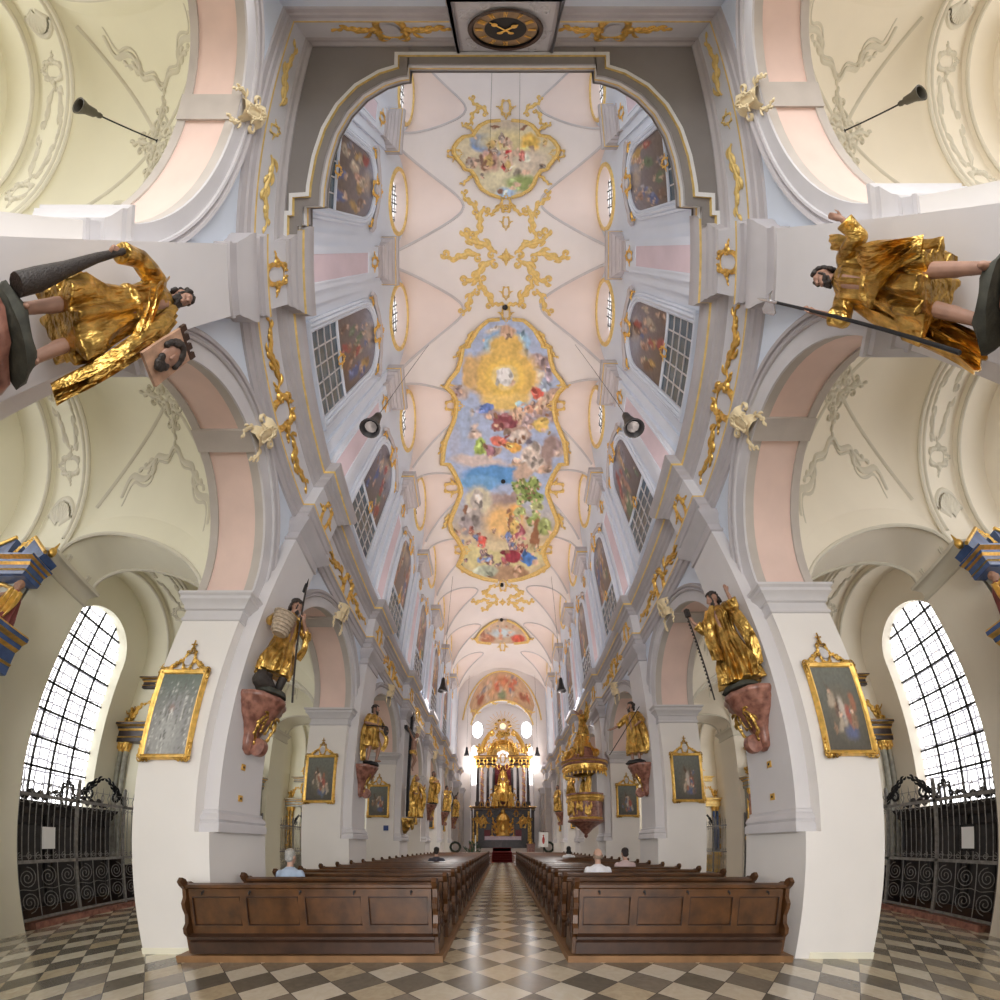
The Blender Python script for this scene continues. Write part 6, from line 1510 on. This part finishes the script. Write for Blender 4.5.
for q in range(7):
    a = pi+(-1.5+3.0*q/6)
    b = MB(); f = lambda u, v, e: ((.79+e)*cos(a+u/.8), (.79+e)*sin(a+u/.8), 3.36+v)
    for _ in range(9):
        u, v = rnd.uniform(-.13,.13), rnd.uniform(-.24,.24); p = Vector(f(u, v, .04)); b.ell(p, (.07,.07,.12), 9, 6); b.ell(Vector(f(u, v+.13, .06)), (.035,.035,.045), 8, 6)
    cscroll(b, f, 0, .28, .08, 0, 1.3, 1, .025, .05); cscroll(b, f, 0, -.28, .08, 0, 1.3, -1, .025, .05); leafspray(b, f, bez((-.12,-.3),(-.16,-.1),(-.1,.1),(-.13,.3)), .025, .05, rnd, 2, .08)
    remeshed(b.build('gilded_relief', 'gold', t), .014, 1)
b = MB(); b.box(.45,.86,-.55,.55,4.0,5.1); b.build('back_board', 'pilaster', t)
for s in (-1, 1):
    b = MB(); robe_geo(b, [(4.08,-.05,s*.62,.14,.13,.2,0),(4.5,-.0,s*.62,.13,.12,.2,.2),(4.8,.05,s*.62,.12,.10,.1,.4),(4.95,.05,s*.62,.05,.05,0,.4)], 7, 4, 36); b.ell((.03,s*.62,5.02), (.07,.07,.085)); b.build('support_figure', 'golddk', t, 60)
b = MB(); oct_lathe(b, [(.6,5.06),(1.0,5.08),(1.05,5.16),(1.03,5.22),(1.06,5.42),(1.12,5.46),(1.10,5.54),(1.16,5.60),(1.16,5.66),(1.0,5.72),(.72,5.86),(.60,6.05),(.50,6.3),(.30,6.42),(.0,6.44)], 16, mats=[0,1,1,1,0,0,1,0,0,0,0,0,0,0]); b.build('canopy', ['redmarble','gold'], t, 35)
b = MB()
for q in range(30):
    a = 2*pi*q/30; x, y = 1.03*cos(a), 1.03*sin(a); b.tube([(x,y,5.14),(x,y,5.02),(x,y,4.93)], [.02,.045,.012], 7); x, y = 1.06*cos(a+.1), 1.06*sin(a+.1); b.ell((x,y,5.28), (.05,.05,.07), 7, 5)
b.build('tassel_fringe', 'gold', t, 60)
for q in range(6):
    a = pi+(-2.0+4.0*q/5); b = MB(); f = lambda u, v, e: ((u)*cos(a)-e*sin(a), (u)*sin(a)+e*cos(a), v)
    cscroll(b, f, .95, 5.92, .20, -pi/2, 1.4, -1, .08, .10); b.ribbon(bez((.95,5.75),(.6,5.8),(.55,6.5),(.16,6.75)), taper(14, .10), .12, f); cscroll(b, f, .32, 6.75, .16, 0, 1.3, 1, .07, .09); leafspray(b, f, bez((.9,5.9),(.7,6.1),(.7,6.3),(.4,6.6)), .05, .08, rnd, 2, .2)
    b.build('canopy_scroll', 'gold', t, 60)
for q in range(3): putto(t, .85*cos(pi-1+q), .85*sin(pi-1+q), 5.85, .75)
b = MB(); b.lathe([(.34,6.4),(.26,6.55),(.30,6.7),(.22,6.9),(.26,7.05),(.1,7.1)], (0,0,0), 16); cartouche(b, lambda u, v, e: (-.3-e, u, 6.75+v), .26, rnd); b.build('crown_base', 'gold', t, 60)
b = MB(); robe_geo(b, [(7.05,0,0,.24,.22,.28,0),(7.4,.02,0,.20,.18,.22,.2),(7.75,.0,.0,.16,.14,.12,.4),(8.0,0,0,.18,.13,.08,.5),(8.12,0,0,.07,.07,0,.5)], 8, 5, 44)
b.capsule((-.02,.16,8.02),(-.1,.36,8.2), .07,.05); b.capsule((-.02,-.16,8.02),(-.2,-.42,7.98), .07,.05); b.build('angel_robe', 'golddk', t, 60)
b = MB(); head_geo(b, (-.03,0,8.28), (-1,.2), 1.0); b.capsule((0,0,8.1),(-.02,0,8.2), .055,.05); b.capsule((-.1,.36,8.2),(-.2,.5,8.42), .045,.03); hand_geo(b, (-.2,.5,8.42), (-.2,.3,.9), (-1,0,0), 1.); b.capsule((0,0,8.0),(0,0,8.1), .09,.06); b.capsule((-.01,.1,8.02),(-.1,.36,8.2), .06,.045); b.capsule((-.01,-.1,8.02),(-.2,-.42,7.98), .06,.045); b.capsule((-.2,-.42,7.98),(-.4,-.55,8.1), .045,.03); hand_geo(b, (-.4,-.55,8.1), (-.9,-.3,.2), (0,0,1), 1.); remeshed(b.build('angel_body', 'skin', t), .018, 1)
for s in (-1, 1):
    b = MB(); drape_geo(b, [(.1,s*.1,8.05),(.16,s*.42,8.42),(.15,s*.62,8.62)], [(.12,s*.1,7.6),(.18,s*.4,7.75),(.18,s*.72,8.2)], .04, 4, .025); b.build('angel_wing', 'golddk', t, 60)
# ================================================================ SANCTUARY AND HIGH ALTAR
b = MB(); b.box(-5.2,5.2,38.6,60,0,.95); b.box(-5.2,5.2,41.0,60,.95,1.35); struct(b.build('floor_sanctuary', 'greyst'))
for i in range(4):
    b = MB(); b.box(-4.9,4.9,37.0+.4*i,38.62,.235*i,.235*(i+1)); o = b.build('altar_step', 'redmarble'); tag(o, 'wide red marble step to the sanctuary, %s from the floor' % ordinal(i), 'step', 'sanctuary steps')
b = MB(); P = []
for (y, z) in ((36.2,.02),(37.0,.02),(37.0,.25),(37.4,.25),(37.4,.485),(37.8,.485),(37.8,.72),(38.2,.72),(38.2,.955),(41,.96),(41,1.36),(41.3,1.365)): P.append([(-1.0,y-.015,z+.01),(1.0,y-.015,z+.01)])
b.grid(P); P2 = [[(x,y,z+.03) for x,y,z in r] for r in P]; b.grid(P2); o = b.build('red_carpet', mat('carpet_red', (.32,.03,.03), .95, var=.2, scale=15.)); tag(o, 'red carpet running up the sanctuary steps to the high altar', 'carpet')
for sg, sn in SIDES:
    b = MB(); b.box(sg*1.15, sg*4.4, 36.7, 36.95, 0, .10); b.box(sg*1.15, sg*4.4, 36.72, 36.92, .62, .74)
    for q in range(9): b.lathe([(.09,.1),(.05,.16),(.08,.3),(.045,.5),(.08,.62)], (sg*(1.3+q*.37),36.82,0), 12)
    o = b.build('altar_rail', 'mouldl', None, 40); tag(o, 'pale stone altar rail on the %s of the red carpet' % sn, 'rail')
    for y in (39.2, 43.6):
        p = sroot('choir_pilaster', (sg*4.85, y, 0)); b = MB(); b.box(-.36,.36,-.5,.5,0,8.2); b.build('shaft', 'greyst', p); b = MB(); moulding_ring(b, -.36,.36,-.5,.5, [(0,7.6),(.06,7.65),(.06,7.8),(.14,8.0),(.2,8.1),(.2,8.25),(0,8.3)]); cartouche(b, lambda u, v, e: (-sg*(.37+e), u, 7.4+v), .3, random.Random(3)); b.build('capital', 'mouldl', p, 40)
Y0 = 43.2
t = thing('high_altar', 'tall gilded high altar with dark columns and a sunburst crown', 'altar', (.1, Y0, 1.35), 0)
Z = lambda zz: zz-1.35
b = MB(); b.box(-3.55,3.55,-.6,.5,0,Z(5.9)); b.box(-3.6,3.6,-.75,.5,0,Z(2.0)); b.build('base', 'darkmar', t)
entab(t, -3.6, 3.6, .5, -.65, Z(5.55), .5, 'darkmar', .18, 'base_cornice')
b = MB(); b.box(-1.9,1.9,-1.7,-.7,0,Z(2.55)); b.build('altar_table', 'darkmar', t)
b = MB(); b.box(-2.0,2.0,-1.78,-.65,Z(2.55),Z(2.66)); b.box(-2.0,2.0,-1.79,-1.77,Z(2.25),Z(2.6)); b.build('altar_cloth', mat('altar_linen', (.62,.55,.62), .8, var=.1, scale=6), t)
for s in (-1, 1):
    b = MB(); f = lambda u, v, e: (s*2.25+u, -.66-e, Z(4.2)+v); cartouche(b, f, .55, rnd)
    for q in range(6): b.ell(f(.2*cos(q), .35*sin(q*1.7), .1), (.16,.14,.2), 9, 6)
    b.build('gilded_shield', 'gold', t, 60)
    b = MB(); b.box(s*2.9-.1, s*2.9+.1, -.72,-.6,Z(2.1),Z(5.5)); b.build('gilded_pilaster', 'golddk', t)
    b = MB(); b.box(s*1.75-.35, s*1.75+.35, -.68,-.6,Z(2.2),Z(3.4)); b.build('red_panel', mat('altar_red', (.16,.02,.03), .5, var=.2), t)
    for x, m, r in ((2.88,'darkmar',.17),(2.38,'pinkmar',.18),(1.72,'darkmar',.17),(1.08,'darkmar',.15)):
        b = MB(); b.box(s*x-.26, s*x+.26, -.62,-.05,Z(5.95),Z(6.5)); b.build('column_pedestal', 'darkmar', t); column(t, s*x, -.35, Z(6.5), Z(10.8), r, m)
        if x == 2.38:
            b = MB(); b.tube([(s*x+.2*cos(a*.5), -.35-.2*sin(a*.5), Z(6.9)+.06*a) for a in range(60)], .045, 6); b.build('gilded_garland', 'gold', t, 60)
    entab(t, s*.85 if s > 0 else -3.15, 3.15 if s > 0 else -.85, .1, -.62, Z(10.8), 1.15, 'darkmar', .3)
    b = MB(); f = lambda u, v, e: (s*u, -.4-e, v)
    b.ribbon(bez((2.9,Z(12.1)),(2.3,Z(12.4)),(2.4,Z(14.2)),(1.1,Z(15.2)),16), taper(16,.26), .3, f); cscroll(b, f, 2.55, Z(12.6), .42, 0, 1.5, 1, .14, .2); cscroll(b, f, 1.35, Z(14.7), .38, 0, 1.4, -1, .13, .2); leafspray(b, f, bez((2.6,Z(12.6)),(2.2,Z(13.2)),(1.9,Z(14)),(1.2,Z(14.8))), .12, .2, rnd, 2, .5)
    b.build('gilded_volute', 'gold', t, 60)
    putto(t, s*2.75, -.45, Z(12.3), 1.6, 'golddk', 'angel'); putto(t, s*1.6, -.6, Z(11.9), 1.2, 'gold', 'angel'); putto(t, s*.95, -.9, Z(6.6), 1.5, 'golddk', 'attendant_angel')
    b = MB(); robe_geo(b, [(Z(6.0),s*.95,-1.0,.32,.28,.25,0),(Z(6.9),s*.9,-1.0,.25,.2,.2,.2),(Z(7.5),s*.85,-1.0,.2,.16,.1,.4),(Z(7.7),s*.85,-1.0,.08,.08,0,.4)], 8, 9, 40); b.ell((s*.85,-1.05,Z(7.85)), (.12,.12,.15)); b.build('church_father_figure', 'gold', t, 60)
    b = MB(); b.lathe([(.22,0),(.22,.05),(.05,.12),(.045,.7),(.09,.76),(.03,.8),(.03,1.3)], (s*1.2,-1.2,Z(2.66)), 12); b.build('altar_candlestick', 'gold', t, 50)
b = MB(); b.box(-.95,.95,-.1,.1,Z(6.0),Z(10.9)); b.build('niche_wall', mat('niche_brocade', (.20,.06,.05), .6, var=.3), t)
b = MB(); b.box(-.9,-.55,-.2,-.1,Z(9.2),Z(10.8)); b.box(.55,.9,-.2,-.1,Z(9.2),Z(10.8)); drape_geo(b, [(-.95,-.3,Z(10.9)),(-.85,-.4,Z(9.4)),(-.9,-.35,Z(7.6))], [(-.2,-.35,Z(10.9)),(-.5,-.45,Z(9.6)),(-.75,-.4,Z(7.7))], .05, 4, .05); drape_geo(b, [(.95,-.3,Z(10.9)),(.85,-.4,Z(9.4)),(.9,-.35,Z(7.6))], [(.2,-.35,Z(10.9)),(.5,-.45,Z(9.6)),(.75,-.4,Z(7.7))], .05, 4, .05); b.build('niche_curtain', mat('curtain_red', (.22,.03,.04), .7, var=.2), t, 60)
b = MB(); robe_geo(b, [(Z(6.6),0,-.6,.62,.5,.25,0),(Z(7.4),0,-.65,.55,.45,.25,.2),(Z(8.0),0,-.55,.42,.32,.16,.4),(Z(8.7),0,-.5,.40,.28,.1,.5),(Z(9.0),0,-.5,.14,.13,0,.5)], 9, 6, 56); b.capsule((-.34,-.5,Z(8.6)),(-.6,-.8,Z(8.5)), .13,.09); b.capsule((.34,-.5,Z(8.6)),(.65,-.75,Z(8.9)), .13,.09); b.lathe([(.20,9.36),(.22,9.5),(.12,9.75),(.02,9.95)], (0,-.52,-1.35), 14); b.build('enthroned_figure_robe', 'gold', t, 60)
b = MB(); head_geo(b, (0,-.55,Z(9.22)), (0,-1), 1.9); b.capsule((0,-.5,Z(8.6)),(0,-.52,Z(9.1)), .12,.1); b.capsule((.1,-.5,Z(8.6)),(.65,-.75,Z(8.9)), .09,.06); b.capsule((-.1,-.5,Z(8.6)),(-.6,-.8,Z(8.5)), .09,.06); hand_geo(b, (.65,-.75,Z(8.9)), (.1,-.2,.9), (0,-1,0), 1.8, .3); hand_geo(b, (-.6,-.8,Z(8.5)), (-.5,-.7,.1), (0,0,1), 1.8, .4); remeshed(b.build('enthroned_figure_body', 'skin', t), .03, 1)
b = MB()
for s in (-1, 1): b.tube([(s*.75,-.35,Z(6.5)),(s*.8,-.3,Z(8.2)),(s*.6,-.25,Z(9.2)),(s*.3,-.2,Z(9.9)),(0,-.2,Z(10.2))], .10, 8); cscroll(b, lambda u, v, e: (s*u, -.4-e, v), .85, Z(8.2), .25, 0, 1.4, 1, .08, .1)
cartouche(b, lambda u, v, e: (u, -.3-e, Z(8.2)+v), 1.0, rnd); cartouche(b, lambda u, v, e: (u, -1.1-e, Z(6.7)+v), .6, rnd)
for q in range(16): a = 2*pi*q/16; b.ribbon([(.1*cos(a), Z(9.75)+.1*sin(a)),((.55 if q%2 else .8)*cos(a), Z(9.75)+(.55 if q%2 else .8)*sin(a))], [.07,.01], .06, lambda u, v, e: (u, -.4-e, v))
b.build('throne', 'gold', t, 60)
b = MB(); cartouche(b, lambda u, v, e: (u, -.8-e, Z(4.0)+v), .8, rnd); b.lathe([(.75,Z(2.7)),(.82,Z(2.9)),(.66,Z(3.1)),(.70,Z(4.3)),(.85,Z(4.45)),(.80,Z(4.55)),(.66,Z(4.9)),(.40,Z(5.2)),(.22,Z(5.35)),(.26,Z(5.5)),(.02,Z(5.8))], (0,-.75,0), 18); cartouche(b, lambda u, v, e: (u, -1.5-e*2, Z(3.7)+v), .45, rnd)
for s in (-1, 1): leafspray(b, lambda u, v, e, s=s: (s*u, -.72-e, v), bez((.3,Z(3)),(1.0,Z(2.9)),(.7,Z(3.9)),(1.2,Z(4.6))), .14, .2, rnd, 2, .5)
b.build('tabernacle', 'gold', t, 60)
b = MB()
for r, w in ((1.75,.16),(1.45,.10),(1.2,.06)): b.ribbon([(r*cos(pi*q/24), Z(11.95)+r*1.05*sin(pi*q/24)) for q in range(25)], w, .3, lambda u, v, e: (u, -.35-e, v))
cartouche(b, lambda u, v, e: (u, -.5-e, Z(14.0)+v), .6, rnd); cartouche(b, lambda u, v, e: (u, -.6-e, Z(11.6)+v), .45, rnd)
b.build('gilded_arch', 'gold', t, 60)
b = MB(); b.grid([[(rr*cos(pi*q/20), -.15, Z(11.95)+rr*sin(pi*q/20)) for rr in (.75, 1.75)] for q in range(21)]); b.build('arch_tympanum', 'goldp', t)
b = MB(); b.add([(.78*cos(pi*q/16), -.1, Z(11.95)+.78*sin(pi*q/16)) for q in range(17)], [tuple(range(17))]); b.build('back_window', 'skyglass', t)
b = MB()
for q in range(48):
    a = 2*pi*q/48; L = 2.0 if q % 2 else 1.55; b.loft([[(.45*cos(a-.05), -.32, Z(15.55)+.45*sin(a-.05)),(.45*cos(a+.05), -.32, Z(15.55)+.45*sin(a+.05)),(.45*cos(a+.05), -.36, Z(15.55)+.45*sin(a+.05)),(.45*cos(a-.05), -.36, Z(15.55)+.45*sin(a-.05))],[(L*cos(a-.012), -.33, Z(15.55)+L*sin(a-.012)),(L*cos(a+.012), -.33, Z(15.55)+L*sin(a+.012)),(L*cos(a+.012), -.35, Z(15.55)+L*sin(a+.012)),(L*cos(a-.012), -.35, Z(15.55)+L*sin(a-.012))]])
b.build('sunburst', 'gold', t)
b = MB()
for s in (-1, 1):
    for x, zz, r in ((.9,13.3,.4),(1.6,13.0,.35),(.5,12.7,.3),(2.2,12.5,.3),(1.0,11.3,.35),(2.0,11.2,.3),(2.85,11.2,.3),(.45,10.6,.3)): cartouche(b, lambda u, v, e, x=x, zz=zz, s=s: (s*(x+u), -.75-e*2, Z(zz)+v), r, rnd)
    for x, zz, r in ((1.5,5.2,.3),(2.9,4.5,.3),(.8,6.2,.35),(1.7,6.2,.3),(2.4,6.2,.25),(1.2,7.0,.35)): cartouche(b, lambda u, v, e, x=x, zz=zz, s=s: (s*(x+u), -.85-e*2, Z(zz)+v), r, rnd)
b.build('gilded_ornament', 'gold', t, 60)
b = MB(); [b.ell((.85*cos(a*.7), -.45, Z(15.55)+.8*sin(a*.7)), (.24,.2,.2), 9, 6) for a in range(9)]; [b.ell((.5*cos(a*.9)*1.2, -.45, Z(14.5)+.2*sin(a)), (.3,.2,.22), 9, 6) for a in range(8)]; remeshed(b.build('cloud_wreath', 'golddk', t), .04, 1)
b = MB(); b.lathe([(.0,0),(.30,.0),(.30,.04),(0,.05)], (0,0,0), 20); o = b.build('glory_medallion', emit_mat('glory_amber_glow', (1.0,.72,.25), 1.2), t, 40); o.rotation_euler = (pi/2,0,0); o.location = (0,-.5,Z(15.55))  # painted glow: amber emission, the medallion is no lamp
for sg, sn in SIDES:
    c = thing('candelabrum', 'tall dark candelabrum on a brown pedestal, %s of the high altar' % sn, 'candelabrum', (sg*3.05, 40.2, .95))
    b = MB(); b.box(-.4,.4,-.4,.4,0,.8); b.box(-.46,.46,-.46,.46,.8,.9); b.build('pedestal', 'redmarble', c)
    b = MB(); b.lathe([(.3,.9),(.16,1.1),(.2,1.3),(.08,1.5),(.12,2.0),(.06,2.3),(.09,2.8),(.05,3.3),(.2,3.5),(.22,3.6),(.03,3.62)], (0,0,0), 16); b.build('stem', 'golddk', c, 50); b = MB(); b.lathe([(.05,3.6),(.05,4.6),(.01,4.63)], (0,0,0), 10); b.build('candle', 'whitepaint', c, 60)
    w = MB(); 
    for q in range(26): a = 2*pi*q/26; w.ell((.45*cos(a), .06*sin(q*2.3), .45*sin(a)), (.13,.10,.12), 7, 5)
    o = remeshed(w.build('wreath', mat('wreath_green', (.02,.03,.02), .8, var=.4, scale=20), None, None, (sg*4.45, 36.0, 1.5)), .03, 0); tag(o, 'dark round wreath on the wall end %s of the sanctuary steps' % sn, 'wreath')
c = thing('flower_arrangement', 'dark green plants with white flowers and a tall candle, left of the red carpet', 'plant', (-2.75, 35.7, 0))
rnd = random.Random(14); b = MB()
for q in range(150):
    a = rnd.uniform(0,2*pi); r = rnd.uniform(.1,.75); z = rnd.uniform(.2,2.2)*(1-.5*r); b.loft([[(r*cos(a)-.05, r*sin(a)*.6, z),(r*cos(a)+.05, r*sin(a)*.6, z+.02),(r*cos(a)+.02, r*sin(a)*.6+.03, z)],[(r*1.3*cos(a)-.02, r*.8*sin(a), z+.25),(r*1.3*cos(a)+.02, r*.8*sin(a), z+.26),(r*1.3*cos(a), r*.8*sin(a)+.02, z+.25)]])
o = b.build('foliage', mat('dark_leaves', (.025,.06,.025), .6, var=.4), c); o['kind'] = 'stuff'
b = MB(); [b.ell((rnd.uniform(-.8,.8), -.35+rnd.uniform(-.1,.1), rnd.uniform(.2,.9)), (.08,.06,.07), 7, 5) for q in range(34)]; o = b.build('white_flowers', 'whitepaint', c, 60); o['kind'] = 'stuff'
b = MB(); b.lathe([(.2,0),(.06,.1),(.06,1.2),(.05,1.2),(.05,2.6),(.01,2.62)], (.25,-.1,0), 12); b.build('tall_candle', 'whitepaint', c, 50)
c = thing('processional_banner', 'white banner with a red figure, right of the sanctuary steps', 'banner', (3.9, 35.6, 0))
b = MB(); drape_geo(b, [(-.45,0,2.9),(-.45,0,2.2),(-.45,0,1.5)], [(.45,0,2.9),(.45,0,2.2),(.45,0,1.5)], .02, 2, .02); b.build('cloth', 'whitepaint', c, 60)
b = MB(); b.tube([(0,.05,0),(0,.05,3.05)], .025, 8); b.tube([(-.5,.05,2.95),(.5,.05,2.95)], .02, 6); b.build('pole', 'wooddk', c)
b = MB(); b.ell((0,-.03,2.15), (.12,.02,.35)); b.ell((0,-.03,2.58), (.07,.02,.08)); b.build('red_figure', mat('banner_red', (.45,.05,.05), .8), c, 60)

# added fill lamps above the far cornice, so that the sanctuary reads bright
for sg in (-1, 1): area_light('chancel_fill', (sg*4.6, 41.5, 10.7), (-sg*.9, .3, .4), 2.0, .3, 110, (1, .96, .92), radians(140))
